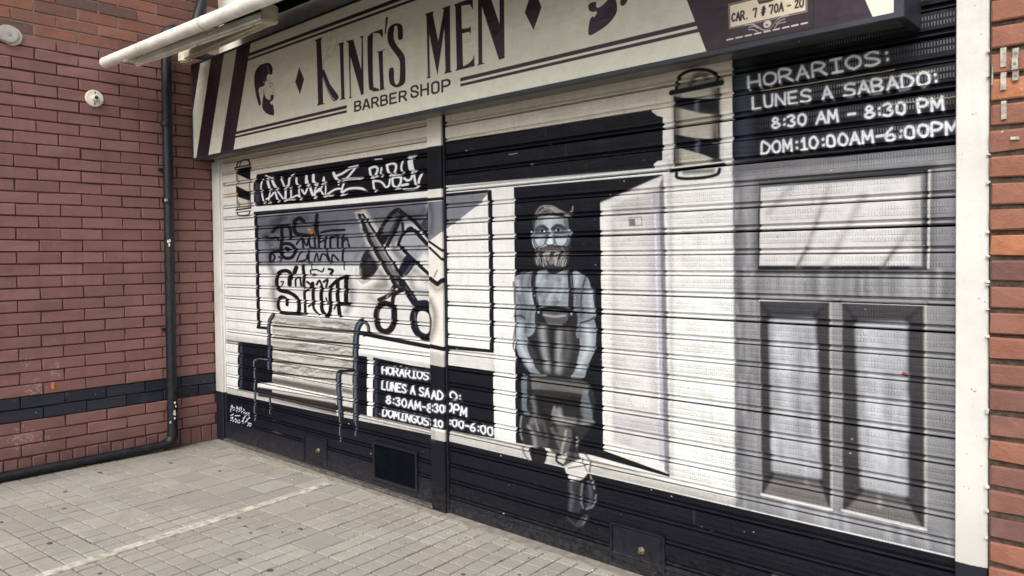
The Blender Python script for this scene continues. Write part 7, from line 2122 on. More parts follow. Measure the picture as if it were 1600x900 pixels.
('S',(232,234,240),19.0,15.2,0.07,0,[2697,618,2697,620],1.5),
('S',(232,234,240),9.5,4.5,0.95,0,[2697,618,2697,620],1.5),
('S',(232,234,240),19.0,15.2,0.07,1,[2715,628,2731,634,2743,623,2729,611,2744,603,2731,589,2713,591],1.5),
('S',(232,234,240),9.5,4.5,0.95,1,[2715,628,2731,634,2743,623,2729,611,2744,603,2731,589,2713,591],1.5),
('S',(232,234,240),19.0,15.2,0.07,1,[2777,591,2764,599,2761,611,2765,627,2778,634,2791,629,2794,615,2790,599,2778,592],1.5),
('S',(232,234,240),9.5,4.5,0.95,1,[2777,591,2764,599,2761,611,2765,627,2778,634,2791,629,2794,615,2790,599,2778,592],1.5),
('S',(232,234,240),19.0,15.2,0.07,0,[2708,533,2721,542,2720,505],1.5),
('S',(232,234,240),9.5,4.5,0.95,0,[2708,533,2721,542,2720,505],1.5),
('S',(232,234,240),19.0,15.2,0.07,0,[2707,504,2733,504],1.5),
('S',(232,234,240),9.5,4.5,0.95,0,[2707,504,2733,504],1.5),
('S',(232,234,240),19.0,15.2,0.07,1,[2763,505,2749,512,2746,523,2750,536,2764,541,2777,536,2780,524,2776,510,2763,503],1.5),
('S',(232,234,240),9.5,4.5,0.95,1,[2763,505,2749,512,2746,523,2750,536,2764,541,2777,536,2780,524,2776,510,2763,503],1.5),
('P',(190,188,182),2,1,[2544,476,2933,476,2932,425,2543,422]),
('P',(17,18,27),2,1,[2543,422,2932,425,2919,-326,2525,-436]),
('P',(90,88,92),30,0.3,[2544,482,2717,488,2715,412,2542,385]),
],
"s":[
('P',(230,228,210),2,1.0,[-169,3092,5339,2867,5339,2263,-209,2260]),
('P',(52,38,48),1.5,1.0,[0,2270,30,2270,45,2640,217,3060,0,3060]),
('P',(52,38,48),1.5,1.0,[88,2270,296,2270,600,3060,392,3060]),
('P',(52,38,48),1.5,1.0,[490,2270,694,2270,998,3060,794,3060]),
('P',(52,38,48),1.5,1.0,[950,2946,4320,2946,4311,2969,959,2969]),
('P',(52,38,48),1.5,1.0,[939,2917,4331,2917,4325,2933,945,2933]),
('S',(228,220,206),6,2,0,1,[-5211,4789,-5183,4783],2.4),
('P',(52,38,48),1.5,1.0,[745,2413,2134,2413,2134,2433,755,2433]),
('P',(52,38,48),1.5,1.0,[735,2387,2134,2387,2134,2402,740,2402]),
('P',(232,222,208),1.5,1.0,[740,2404,2134,2404,2134,2411,743,2411]),
('P',(52,38,48),1.5,1.0,[3142,2413,4520,2413,4512,2433,3142,2433]),
('P',(52,38,48),1.5,1.0,[3142,2387,4530,2387,4524,2402,3142,2402]),
('P',(238,226,210),1.5,1.0,[3142,2404,4500,2404,4497,2411,3142,2411]),
('Q',(222,219,202),1.5,1.0,[1090,2701,1149,2710,1209,2777,1265,2762,1290,2676,1294,2628,1276,2572,1253,2564,1149,2531,1123,2618,1094,2646]),
('Q',(44,34,46),1.5,1.0,[1195,2859,1251,2841,1278,2806,1275,2781,1262,2764,1237,2772,1209,2774,1197,2756,1202,2734,1173,2730,1167,2707,1126,2702,1096,2700,1087,2672,1111,2608,1113,2581,1094,2576,1075,2595,1042,2672,1025,2766,1048,2828,1114,2859]),
('S',(206,204,186),2.5,1.5,0.9,1,[1203,2840,1222,2807,1232,2776],1.9),
('S',(150,142,136),6,4,0.8,1,[1167,2719,1150,2739],1.9),
('S',(150,142,136),5,4,0.8,1,[1185,2734,1182,2749],1.9),
('Q',(52,40,50),1.5,1.0,[1145,2693,1159,2661,1177,2622,1220,2598,1241,2601,1244,2624,1272,2627,1286,2618,1279,2593,1253,2582,1240,2582,1244,2568,1270,2562,1283,2536,1284,2485,1228,2494,1173,2516,1132,2557,1138,2616,1153,2650]),
('Q',(222,219,202),1.2,1.0,[1240,2581,1267,2581,1262,2566,1250,2560]),
('S',(52,38,48),4,1.5,1,1,[1230,2712,1252,2710,1274,2699],1.9),
('S',(52,38,48),2.5,1.2,0.9,1,[1223,2689,1237,2697,1251,2688,1243,2677,1232,2682],1.9),
('S',(52,38,48),2,1.2,0.8,1,[1275,2702,1292,2664,1295,2646,1278,2631],1.9),
('S',(52,38,48),2.2,1.2,0.8,1,[1102,2693,1114,2697,1125,2684,1113,2668,1127,2651],2.0),
('Q',(222,219,202),1.5,1.0,[4175,2701,4116,2710,4056,2777,4000,2762,3975,2676,3971,2628,3989,2572,4012,2564,4116,2531,4142,2618,4171,2646]),
('Q',(44,34,46),1.5,1.0,[4070,2859,4014,2841,3987,2806,3990,2781,4003,2764,4028,2772,4056,2774,4068,2756,4063,2734,4092,2730,4098,2707,4139,2702,4169,2700,4178,2672,4154,2608,4152,2581,4171,2576,4190,2595,4223,2672,4240,2766,4217,2828,4151,2859]),
('S',(206,204,186),2.5,1.5,0.9,1,[4062,2840,4043,2807,4033,2776],1.2),
('S',(150,142,136),6,4,0.8,1,[4098,2719,4115,2739],1.2),
('S',(150,142,136),5,4,0.8,1,[4080,2734,4083,2749],1.2),
('Q',(52,40,50),1.5,1.0,[4120,2693,4106,2661,4088,2622,4045,2598,4024,2601,4021,2624,3993,2627,3979,2618,3986,2593,4012,2582,4025,2582,4021,2568,3995,2562,3982,2536,3981,2485,4037,2494,4092,2516,4133,2557,4127,2616,4112,2650]),
('Q',(222,219,202),1.2,1.0,[4025,2581,3998,2581,4003,2566,4015,2560]),
('S',(52,38,48),4,1.5,1,1,[4035,2712,4013,2710,3991,2699],1.2),
('S',(52,38,48),2.5,1.2,0.9,1,[4042,2689,4028,2697,4014,2688,4022,2677,4033,2682],1.2),
('S',(52,38,48),2,1.2,0.8,1,[3990,2702,3973,2664,3970,2646,3987,2631],1.3),
('S',(52,38,48),2.2,1.2,0.8,1,[4163,2693,4151,2697,4140,2684,4152,2668,4138,2651],1.2),
('P',(52,38,48),1.5,1.0,[1611,2757,1667,2668,1614,2577,1560,2668]),
('P',(52,38,48),1.5,1.0,[1790,2901,1803,2897,1865,2900,1880,2903,1877,2891,1869,2878,1880,2696,1880,2483,1899,2473,1809,2473,1823,2491,1815,2881]),
('P',(52,38,48),1.5,1.0,[1874,2697,1899,2689,1959,2589,2043,2509,2052,2490,2030,2478,1999,2475,1975,2491,1933,2544,1879,2642]),
('S',(222,219,202),4,2,1,1,[1885,2644,1927,2566,1975,2505,2005,2486],1.7),
('S',(52,38,48),1.8,1.5,1,1,[1885,2648,1921,2574,1963,2510,1999,2480],1.7),
('S',(52,38,48),1.3,1.5,0.95,0,[1887,2702,1901,2742,1933,2758,1970,2757,1958,2769,1914,2774,1934,2797,1972,2843,1987,2913,2017,2904,2052,2908,2043,2858,2014,2793,1991,2758,1970,2757],1.7),
('S',(52,38,48),1.3,1.5,0.9,1,[1880,2703,1894,2751,1920,2764],1.8),
('P',(52,38,48),1.5,1.0,[2052,2824,2118,2822,2109,2806,2112,2481,2128,2472,2060,2473,2078,2483,2069,2807]),
('P',(52,38,48),1.5,1.0,[2135,2825,2211,2818,2286,2626,2295,2807,2274,2821,2314,2822,2308,2808,2308,2473,2282,2471,2180,2720,2179,2478,2194,2469,2152,2470,2167,2480,2161,2806]),
('Q',(52,38,48),1.5,1.0,[2492,2824,2495,2770,2472,2798,2430,2810,2405,2792,2401,2526,2422,2496,2449,2485,2465,2489,2454,2686,2440,2699,2513,2697,2496,2688,2502,2486,2512,2473,2421,2472,2383,2485,2357,2519,2350,2776,2369,2812,2419,2822]),
('P',(52,38,48),1.5,1.0,[2527,2882,2551,2880,2537,2831,2525,2787,2515,2788,2521,2834]),
('Q',(52,38,48),1.5,1.0,[2680,2733,2638,2734,2634,2797,2619,2815,2604,2804,2599,2746,2627,2702,2686,2640,2697,2593,2695,2491,2662,2468,2611,2466,2565,2489,2550,2521,2552,2580,2593,2578,2597,2507,2617,2481,2643,2500,2650,2589,2635,2630,2570,2700,2543,2745,2544,2797,2568,2824,2620,2829,2665,2813,2681,2781]),
('P',(52,38,48),1.5,1.0,[2870,2827,2942,2826,2935,2810,2975,2658,3022,2815,3007,2827,3080,2826,3071,2816,3069,2484,3082,2474,3014,2474,3029,2488,3025,2715,2965,2474,2903,2710,2905,2478,2916,2471,2872,2473,2887,2484,2882,2813]),
('P',(52,38,48),1.5,1.0,[3098,2825,3171,2826,3244,2826,3243,2766,3221,2797,3158,2805,3160,2684,3211,2679,3225,2686,3227,2647,3211,2659,3161,2660,3165,2488,3208,2498,3237,2513,3248,2538,3251,2475,3104,2475,3117,2487,3112,2810]),
('P',(52,38,48),1.5,1.0,[3280,2818,3313,2833,3361,2822,3430,2653,3432,2805,3463,2797,3462,2477,3423,2476,3308,2765,3307,2483,3325,2475,3262,2474,3278,2483]),
('P',(52,38,48),1.5,1.0,[3653,2790,3705,2673,3653,2576,3598,2671]),
('S',(46,32,38),11,1.5,1,0,[2217,2384,2218,2439,2257,2439,2271,2432,2270,2420,2256,2413,2217,2413],1.7),
('S',(46,32,38),11,1.5,1,0,[2256,2413,2274,2405,2273,2391,2257,2384,2217,2384],1.7),
('S',(46,32,38),11,1.5,1,0,[2298,2383,2327,2438,2335,2438,2362,2383],1.7),
('S',(46,32,38),11,1.5,1,0,[2311,2400,2349,2399],1.7),
('S',(46,32,38),11,1.5,1,0,[2387,2383,2388,2437,2427,2437,2442,2429,2442,2416,2426,2408,2387,2409],1.6),
('S',(46,32,38),11,1.5,1,0,[2419,2409,2446,2382],1.6),
('S',(46,32,38),11,1.5,1,0,[2472,2382,2473,2436,2512,2436,2526,2429,2526,2417,2511,2410,2472,2411],1.6),
('S',(46,32,38),11,1.5,1,0,[2511,2410,2529,2403,2529,2389,2512,2382,2472,2382],1.6),
('S',(46,32,38),11,1.5,1,0,[2611,2435,2558,2436,2557,2381,2612,2381],1.6),
('S',(46,32,38),11,1.5,1,0,[2558,2409,2604,2409],1.6),
('S',(46,32,38),11,1.5,1,0,[2642,2381,2643,2435,2682,2434,2698,2427,2697,2414,2682,2406,2643,2407],1.6),
('S',(46,32,38),11,1.5,1,0,[2675,2406,2701,2380],1.6),
('S',(46,32,38),11.5,1.5,1,0,[2801,2430,2798,2441,2785,2448,2762,2448,2747,2442,2748,2428,2758,2422,2789,2415,2802,2408,2802,2396,2787,2388,2761,2389,2748,2395,2745,2407],1.5),
('S',(46,32,38),11.5,1.5,1,0,[2830,2387,2830,2446],1.5),
('S',(46,32,38),11.5,1.5,1,0,[2887,2385,2887,2444],1.5),
('S',(46,32,38),11.5,1.5,1,0,[2830,2416,2887,2415],1.5),
('S',(46,32,38),11.5,1.5,1,0,[2934,2384,2920,2393,2920,2435,2934,2442,2959,2442,2974,2433,2973,2391,2959,2384,2934,2384],1.5),
('S',(46,32,38),11.5,1.5,1,0,[3002,2383,3002,2440,3043,2439,3060,2430,3059,2414,3043,2407,3002,2408],1.5),
('P',(52,38,48),1.5,1.0,[4573,2270,5200,2270,4896,3060,4269,3060]),
('P',(60,42,46),1.5,1.0,[4650,2524,4971,2508,4971,2331,4649,2330]),
('S',(176,158,150),3,1.2,0.9,0,[4658,2467,4961,2465,4962,2372,4660,2373,4658,2467],1.1),
('P',(238,222,198),1.2,1.0,[4663,2461,4956,2461,4957,2377,4664,2377]),
('P',(120,98,96),2,1,[4770,2468,4840,2463,4840,2441,4823,2437,4780,2440]),
('P',(60,42,46),1.5,1.0,[4770,2473,4780,2440,4840,2441,4848,2459,4838,2447,4783,2447]),
('S',(40,36,36),6.5,1.5,1,0,[4683,2422,4678,2429,4672,2421,4671,2407,4677,2397,4683,2402],1.1),
('S',(40,36,36),6.5,1.5,1,0,[4689,2397,4696,2428,4703,2396],1.1),
('S',(40,36,36),6.5,1.5,1,0,[4692,2409,4700,2409],1.1),
('S',(40,36,36),6.5,1.5,1,0,[4708,2396,4708,2428,4717,2428,4721,2420,4717,2412,4708,2412],1.1),
('S',(40,36,36),6.5,1.5,1,0,[4714,2412,4722,2396],1.1),
('S',(40,36,36),6.5,1.5,1,0,[4732,2396,4732,2397],1.1),
('S',(40,36,36),6.5,1.5,1,0,[4759,2422,4759,2427,4771,2427,4765,2395],1.1),
('S',(40,36,36),6.5,1.5,1,0,[4794,2395,4797,2426],1.0),
('S',(40,36,36),6.5,1.5,1,0,[4799,2395,4802,2426],1.0),
('S',(40,36,36),6.5,1.5,1,0,[4790,2406,4804,2406],1.0),
('S',(40,36,36),6.5,1.5,1,0,[4792,2416,4806,2416],1.0),
('S',(40,36,36),6.5,1.5,1,0,[4822,2421,4822,2426,4835,2425,4828,2394],1.0),
('S',(40,36,36),6.5,1.5,1,0,[4847,2394,4842,2400,4841,2410,4843,2421,4848,2425,4853,2419,4854,2409,4852,2398,4847,2394],1.0),
('S',(40,36,36),6.5,1.5,1,0,[4859,2394,4867,2425,4874,2393],1.0),
('S',(40,36,36),6.5,1.5,1,0,[4863,2405,4871,2405],1.0),
('S',(40,36,36),6.5,1.5,1,0,[4891,2408,4901,2408],1.0),
('S',(40,36,36),6.5,1.5,1,0,[4919,2417,4924,2424,4930,2416,4919,2394,4931,2394],1.0),
('S',(40,36,36),6.5,1.5,1,0,[4943,2392,4937,2398,4936,2408,4938,2419,4944,2423,4949,2417,4949,2408,4948,2397,4943,2392],1.0),
('S',(206,196,190),4,1.5,0.9,1,[4723,2373,4754,2370,4775,2356,4795,2341,4815,2337,4830,2344,4847,2362,4867,2373,4893,2373],1.0),
('S',(206,196,190),3,1.5,0.8,1,[4739,2361,4760,2362,4777,2351],1.1),
('S',(206,196,190),3,1.5,0.8,1,[4739,2353,4762,2347,4777,2334],1.1),
('S',(206,196,190),3,1.5,0.8,1,[4847,2353,4864,2361,4881,2363],1.0),
('S',(206,196,190),3,1.5,0.8,1,[4841,2337,4855,2351,4883,2351],1.0),
('P',(80,60,62),1.5,0.6,[4765,2368,4860,2371,4840,2352,4822,2334,4795,2340]),
('S',(222,214,206),26,3,1,1,[4811,2358,4815,2358],1.0),
('S',(70,56,56),8,3,0.8,1,[4809,2357,4813,2354],1.0),
('S',(232,222,220),5,1.5,0.95,0,[4649,2331,4675,2331],1.1),
('S',(232,222,220),5,1.5,0.95,0,[4688,2331,4713,2331],1.1),
('S',(232,222,220),5,1.5,0.95,0,[4726,2331,4750,2331],1.1),
('S',(232,222,220),5,1.5,0.95,0,[4763,2331,4787,2331],1.1),
('S',(232,222,220),5,1.5,0.95,0,[4800,2331,4824,2331],1.0),
('S',(232,222,220),5,1.5,0.95,0,[4836,2331,4859,2331],1.0),
('S',(232,222,220),5,1.5,0.95,0,[4872,2331,4895,2331],1.0),
('S',(232,222,220),5,1.5,0.95,0,[4906,2331,4929,2331],1.0),
('S',(232,222,220),5,1.5,0.95,0,[4941,2331,4963,2331],1.0),
],
}
PITCH, SLAT_Z0 = 0.0937, 0.462 - 0.0937 * 5

# ---- the painted shutters, the painted post and the printed sign face
mural = Canvas(0, 0, 5560, 2460, 2.0, (231, 231, 229))
mural.draw(OPS['m'])
post_print = Canvas(2640, 0, 2840, 2460, 2.0, (228, 226, 220))
post_print.draw(OPS['p'])
sign_print = Canvas(0, 2260, 5400, 3080, 1.6, (230, 228, 210))
sign_print.draw(OPS['s'])
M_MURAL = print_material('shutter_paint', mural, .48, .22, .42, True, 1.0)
M_POST = print_material('post_paint', post_print, .48, .22, .35)
M_SIGN = print_material('sign_print', sign_print, .36, .4, .06)

M_BLACK = plain('black_enamel', (20, 22, 33), .45, .25, var=.2)
M_PIPE = plain('black_pipe_enamel', (25, 27, 33), .42, .4, var=.45, scale=22, grain=.002)
M_ALU = plain('dark_aluminium', (44, 46, 56), .4, .5, .0, .15)
M_UNDER = plain('sign_underside_sheet', (112, 114, 112), .3, .5, .55, .15, 3)
M_STEEL = plain('worn_steel', (168, 166, 160), .35, .5, .85, .2, 30)
M_RAIL = plain('scuffed_grey_steel', (110, 106, 104), .5, .4, .5, .3, 22)
M_BRASS = plain('brass', (150, 128, 96), .35, .5, .9, .2, 40)
M_CREAM = plain('cream_enamel', (230, 226, 215), .4, .4, 0, .12, 7)
M_CREAM2 = plain('yellowed_plastic', (206, 197, 176), .45, .4, 0, .12, 12)
M_FABRIC = plain('navy_canvas', (26, 27, 38), .85, .1, 0, .2, 20)
M_CERAMIC = plain('white_ceramic', (228, 220, 204), .3, .5, 0, .06, 20)
M_PLASTER = plain('aged_plaster', (222, 218, 205), .8, .2, 0, .12, 3.5, .0015)
M_VOID = plain('dark_backing', (8, 8, 10), .95, .0)
M_CEMENT = plain('cement', (138, 132, 122), .9, .15, 0, .15, 18, .002)

def brick_material(name, kind):
    k = NT(name)
    rn = k.rnd()
    big = k.noise(1.6, 5, .6)
    mid = k.noise(11, 6, .7)
    fine = k.noise(95, 4, .7)
    if kind == 'painted':
        col = k.mix(rn, lin(124, 88, 84), lin(138, 100, 95))
        col = k.mix(k.math('MULTIPLY', k.ramp(big, .4, .7), .45), col, lin(108, 76, 73))
        col = k.mix(k.math('MULTIPLY', k.ramp(mid, .5, .8), .35), col, lin(146, 108, 102))
        # chipped and chalked paint in a few places
        X, Y, Z = k.xyz()
        chips = None
        for (y, z, r) in ((-1.33, .60, .16), (-1.42, .27, .2), (-1.28, .22, .1), (-1.2, .72, .12), (-1.38, .8, .1)):
            dy = k.math('SUBTRACT', Y, y)
            dz = k.math('SUBTRACT', Z, z)
            d = k.math('SQRT', k.math('ADD', k.math('MULTIPLY', dy, dy), k.math('MULTIPLY', dz, dz)))
            w = k.ramp(d, r, r * .3)
            chips = w if chips is None else k.math('MAXIMUM', chips, w)
        ch = k.ramp(k.math('MULTIPLY', k.noise(38, 5, .75), chips), .50, .56)
        col = k.mix(k.math('MULTIPLY', ch, .45), col, lin(180, 158, 146))
        dirt = k.math('MULTIPLY', k.ramp(k.noise(1.0, 5, .65, k.scaled(9, 9, 1.4)), .5, .75), .4)
        col = k.mix(dirt, col, lin(96, 70, 68))
        sc = k.ramp(k.noise(60, 2, .5, k.scaled(1, 1, .6)), .745, .76)
        col = k.mix(k.math('MULTIPLY', sc, .5), col, lin(190, 160, 148))
        foot = k.math('MULTIPLY', k.ramp(k.math('ADD', Z, k.math('MULTIPLY', k.noise(7, 5, .7), .5)), .62, .2), .55)
        col = k.mix(foot, col, lin(84, 64, 60))
        rough, spec = .55, .3
    elif kind == 'black':
        col = k.mix(rn, lin(32, 35, 45), lin(42, 44, 54))
        col = k.mix(k.math('MULTIPLY', k.ramp(mid, .55, .75), .35), col, lin(70, 70, 76))
        col = k.mix(k.ramp(k.noise(70, 2, .5), .74, .76), col, lin(180, 170, 165))
        rough, spec = .45, .35
    else:
        ramp = k.n('ShaderNodeValToRGB')
        k.t.links.new(rn, ramp.inputs[0])
        cols = ((136, 94, 80), (142, 97, 80), (108, 80, 75), (120, 86, 77), (172, 116, 84), (126, 88, 77)) if kind == 'pier' else ((128, 90, 80), (134, 92, 78), (116, 82, 76), (138, 98, 84), (102, 80, 76))
        cr_ = ramp.color_ramp
        cr_.interpolation = 'CONSTANT'
        while len(cr_.elements) < len(cols):
            cr_.elements.new(.5)
        for i, (e, c) in enumerate(zip(cr_.elements, cols)):
            e.position = i / len(cols)
            e.color = lin(*c)
        col = ramp.outputs[0]
        col = k.mix(k.math('MULTIPLY', k.ramp(mid, .45, .75), .5), col, lin(118, 74, 64))
        col = k.mix(k.math('MULTIPLY', k.ramp(k.noise(5, 4, .6), .55, .75), .35), col, lin(168, 122, 100))
        col = k.mix(k.math('MULTIPLY', k.ramp(fine, .62, .75), .4), col, lin(84, 58, 52))
        col = k.mix(k.ramp(k.noise(75, 2, .5), .755, .77), col, lin(206, 186, 168))
        rough, spec = .8, .2
    nb = k.bump(mid, .006 if kind in ('pier', 'raw') else .0035)
    nb = k.bump(fine, .0022 if kind in ('pier', 'raw') else .0012, 1, nb)
    return k.done(col, rough, nb, spec)
def dusty_black(name):
    k = NT(name)
    X, Y, Z = k.xyz()
    d = k.noise(24, 6, .7)
    low = k.ramp(k.math('ADD', Z, k.math('MULTIPLY', k.noise(9, 4, .6), .12)), .26, .04)
    col = k.mix(k.ramp(d, .3, .75), lin(17, 18, 27), lin(27, 28, 38))
    col = k.mix(k.math('MULTIPLY', k.math('MULTIPLY', low, k.ramp(k.noise(45, 5, .75), .35, .7)), .14), col, lin(138, 130, 118))
    col = k.mix(k.math('MULTIPLY', k.ramp(k.noise(80, 3, .6), .70, .73), .6), col, lin(120, 112, 104))
    return k.done(col, k.math('MULTIPLY_ADD', d, .3, .35), k.bump(k.noise(18, 4, .6), .003), .25)
M_BLACK = dusty_black('scuffed_black_enamel')
M_BRICK = {t: brick_material(t + '_brick', t) for t in ('painted', 'black', 'raw', 'pier')}

def mortar_material(name, two_tone):
    k = NT(name)
    X, Y, Z = k.xyz()
    n1 = k.noise(40, 5, .7)
    if two_tone:
        col = k.mix(k.ramp(n1, .3, .7), lin(70, 49, 50), lin(94, 66, 65))
        col = k.mix(k.ramp(Z, 3.03, 3.05), col, k.mix(n1, lin(134, 120, 100), lin(176, 160, 136)))
        band = k.math('MULTIPLY', k.ramp(Z, .384, .388), k.ramp(Z, .556, .552))
        col = k.mix(band, col, lin(26, 28, 36))
    else:
        col = k.mix(k.ramp(n1, .3, .7), lin(58, 50, 43), lin(88, 77, 64))
    return k.done(col, .85, k.bump(k.noise(120, 4, .7), .004), .2)

# ================================================================ ground
def ground_material():
    k = NT('street_concrete')
    n1, n2 = k.noise(.8, 6, .6), k.noise(30, 5, .7)
    col = k.mix(k.ramp(n1, .3, .7), lin(120, 116, 108), lin(150, 145, 136))
    col = k.mix(k.math('MULTIPLY', n2, .4), col, lin(96, 92, 86))
    return k.done(col, .9, k.bump(n2, .003), .2)
g = MB()
g.box(-600, 600, -600, 600, -.6, -.045)
ground = g.obj('ground', ground_material(), kind='structure')

def tile_material():
    k = NT('paving_concrete')
    rn = k.rnd()
    big, mid, fine = k.noise(1.3, 6, .62), k.noise(9, 6, .7), k.noise(140, 4, .75)
    col = k.mix(rn, lin(146, 142, 134), lin(163, 159, 150))
    col = k.mix(k.math('MULTIPLY', k.ramp(big, .45, .7), .6), col, lin(154, 144, 132))
    col = k.mix(k.math('MULTIPLY', k.ramp(k.noise(2.2, 5, .6), .56, .72), .5), col, lin(136, 136, 132))
    col = k.mix(k.math('MULTIPLY', k.ramp(mid, .5, .78), .45), col, lin(128, 123, 115))
    col = k.mix(k.math('MULTIPLY', k.ramp(fine, .5, .72), .6), col, lin(92, 87, 80))
    col = k.mix(k.math('MULTIPLY', k.ramp(k.noise(90, 3, .6), .66, .74), .5), col, lin(188, 183, 174))
    # tiles get darker towards the foot of the brick wall
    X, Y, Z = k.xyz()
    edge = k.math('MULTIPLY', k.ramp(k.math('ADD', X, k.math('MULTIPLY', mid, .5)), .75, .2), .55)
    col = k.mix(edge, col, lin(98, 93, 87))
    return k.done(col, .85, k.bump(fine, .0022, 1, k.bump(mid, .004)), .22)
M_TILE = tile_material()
TH = math.radians(4.4)
TU, TV = Vector((math.cos(TH), math.sin(TH), 0)), Vector((-math.sin(TH), math.cos(TH), 0))
TP, TO = .2095, Vector((2.876, -.408, 0))

pav = MB().box(-.02, 9.5, -6.5, .1, -.05, -.012).obj('pavement', plain('joint_dirt', (40, 36, 32), .95, .05, 0, .3, 30), kind='structure')

def tile_mesh(name, scored, seed):
    r = random.Random(seed)
    b = bmesh.new()
    h = TP / 2 - .0050
    cells = [(-h, h, -h, h)]
    if scored:
        q = .0042
        cells = [(-h, -q, -h, -q), (q, h, -h, -q), (-h, -q, q, h), (q, h, q, h)]
    for x0, x1, y0, y1 in cells:
        dz = r.uniform(-.0012, .0012)
        e = .003
        lo = [b.verts.new((x, y, -.012)) for x, y in ((x0, y0), (x1, y0), (x1, y1), (x0, y1))]
        md = [b.verts.new((x, y, -.003 + dz)) for x, y in ((x0, y0), (x1, y0), (x1, y1), (x0, y1))]
        up = [b.verts.new((x + r.uniform(-.0012, .0012), y + r.uniform(-.0012, .0012), dz)) for x, y in ((x0 + e, y0 + e), (x1 - e, y0 + e), (x1 - e, y1 - e), (x0 + e, y1 - e))]
        for k in range(4):
            b.faces.new((lo[k], lo[(k + 1) % 4], md[(k + 1) % 4], md[k]))
            b.faces.new((md[k], md[(k + 1) % 4], up[(k + 1) % 4], up[k]))
        b.faces.new(up)
    me = bpy.data.meshes.new(name)
    b.to_mesh(me)
    b.free()
    me.materials.append(M_TILE)
    return me
scored = [tile_mesh('paving_tile', True, s) for s in range(4)]
smooth_t = [tile_mesh('paving_tile', False, 10 + s) for s in range(3)]
rt = random.Random(12)
far = bmesh.new()
for i in range(-22, 34):
    for j in range(-30, 6):
        c = TO + TU * ((i + .5) * TP) + TV * ((j + .5) * TP)
        if c.x < -.08 or c.x > 9.3 or c.y > .09 or c.y < -6.3:
            continue
        plain_zone = (c.x < 1.75 and c.y > -.85) or (c.y > -.6 and c.x < 2.3)
        me = rt.choice(smooth_t if rt.random() < (.93 if plain_zone else .02) else scored)
        rot = TH + math.pi / 2 * rt.randrange(4)
        dz = rt.uniform(-.0022, .0012)
        tilt = (rt.uniform(-.004, .004), rt.uniform(-.004, .004))
        if c.x < 4.5 and c.y > -2.35:
            o = bpy.data.objects.new('paving_tile', me)
            link(o, pav)
            o.location = (c.x, c.y, dz)
            o.rotation_euler = (tilt[0], tilt[1], rot)
        else:
            n0 = len(far.verts)
            far.from_mesh(me)
            far.verts.ensure_lookup_table()
            vs = far.verts[n0:]
            bmesh.ops.rotate(far, cent=(0, 0, 0), matrix=Matrix.Rotation(rot, 3, 'Z'), verts=vs)
            bmesh.ops.translate(far, vec=(c.x, c.y, dz), verts=vs)
me = bpy.data.meshes.new('paving_beyond')
far.to_mesh(me)
far.free()
me.materials.append(M_TILE)
o = link(bpy.data.objects.new('paving_beyond', me), pav)
o['kind'] = 'stuff'

# pale cement strip laid across the tiles
b = bmesh.new()
rs = random.Random(3)
L, R_ = [], []
for k in range(40):
    t = k / 39
    x, y = 1.738 + .265 * t, -.14 - 2.3 * t
    L.append(b.verts.new((x - .003 + rs.uniform(-.005, .005), y, .0055)))
    R_.append(b.verts.new((x + .066 + rs.uniform(-.004, .004), y + .004, .0055)))
for k in range(39):
    b.faces.new((L[k], L[k + 1], R_[k + 1], R_[k]))
ex = bmesh.ops.extrude_face_region(b, geom=list(b.faces))
bmesh.ops.translate(b, vec=(0, 0, -.01), verts=[v for v in ex['geom'] if isinstance(v, bmesh.types.BMVert)])
m = MB()
m.add(b)
m.obj('cement_strip', plain('pale_cement', (186, 180, 167), .9, .15, 0, .3, 16, .0015), pav)

# cement fillet at the foot of the shutters
m = MB()
for k in range(30):
    xa, xb = .02 + k * .185, .02 + k * .185 + .183
    m.box(xa, xb, -.075 + rs.uniform(-.018, .012), .05, -.02, .004 + rs.uniform(0, .002), .002)
m.obj('cement_fillet', M_CEMENT, pav)

# ================================================================ brick walls
def brick_mesh(name, ln, ht, dp, seed, mat, bev=.0035):
    r = random.Random(seed)
    b = bmesh.new()
    bmesh.ops.create_cube(b, size=1)
    bmesh.ops.scale(b, vec=(dp, ln, ht), verts=b.verts)
    bmesh.ops.translate(b, vec=(-dp / 2, 0, 0), verts=b.verts)
    bmesh.ops.bevel(b, geom=list(b.edges), offset=bev, segments=1, affect='EDGES')
    for v in b.verts:
        v.co += Vector((r.uniform(-.0014, .0014), r.uniform(-.0026, .0026), r.uniform(-.0022, .0022)))
    for q in range(2):                                    # a knocked corner or two
        cx_, cy_, cz_ = 0, r.choice((-1, 1)) * ln / 2 * r.uniform(.2, 1), r.choice((-1, 1)) * ht / 2
        for v in b.verts:
            if v.co.x > -dp * .3 and (v.co - Vector((cx_, cy_, cz_))).length < .03:
                v.co.x -= r.uniform(.002, .006)
                v.co.z *= .96
    me = bpy.data.meshes.new(name)
    b.to_mesh(me)
    b.free()
    me.materials.append(mat)
    return me
BL, CH, Z0 = .279, .0837, .554
def rows_of(z):
    return round((z - Z0) / CH)
JT = .0085
variants = {t: [brick_mesh('brick', BL - JT, CH - JT, .09, 50 + s, M_BRICK[t]) for s in range(6)] for t in ('painted', 'black', 'raw')}
wall = thing('brick_wall', 'burgundy painted brick wall with a black band at left', 'wall', (-.1, -1.0, 0))
rb = random.Random(31)
backing = MB().box(-.26, -.0085, -3.4, .25, 0, 4.3).obj('mortar', mortar_material('wall_mortar', True), wall)
rest = bmesh.new()
rest_mats = ['painted', 'black', 'raw']
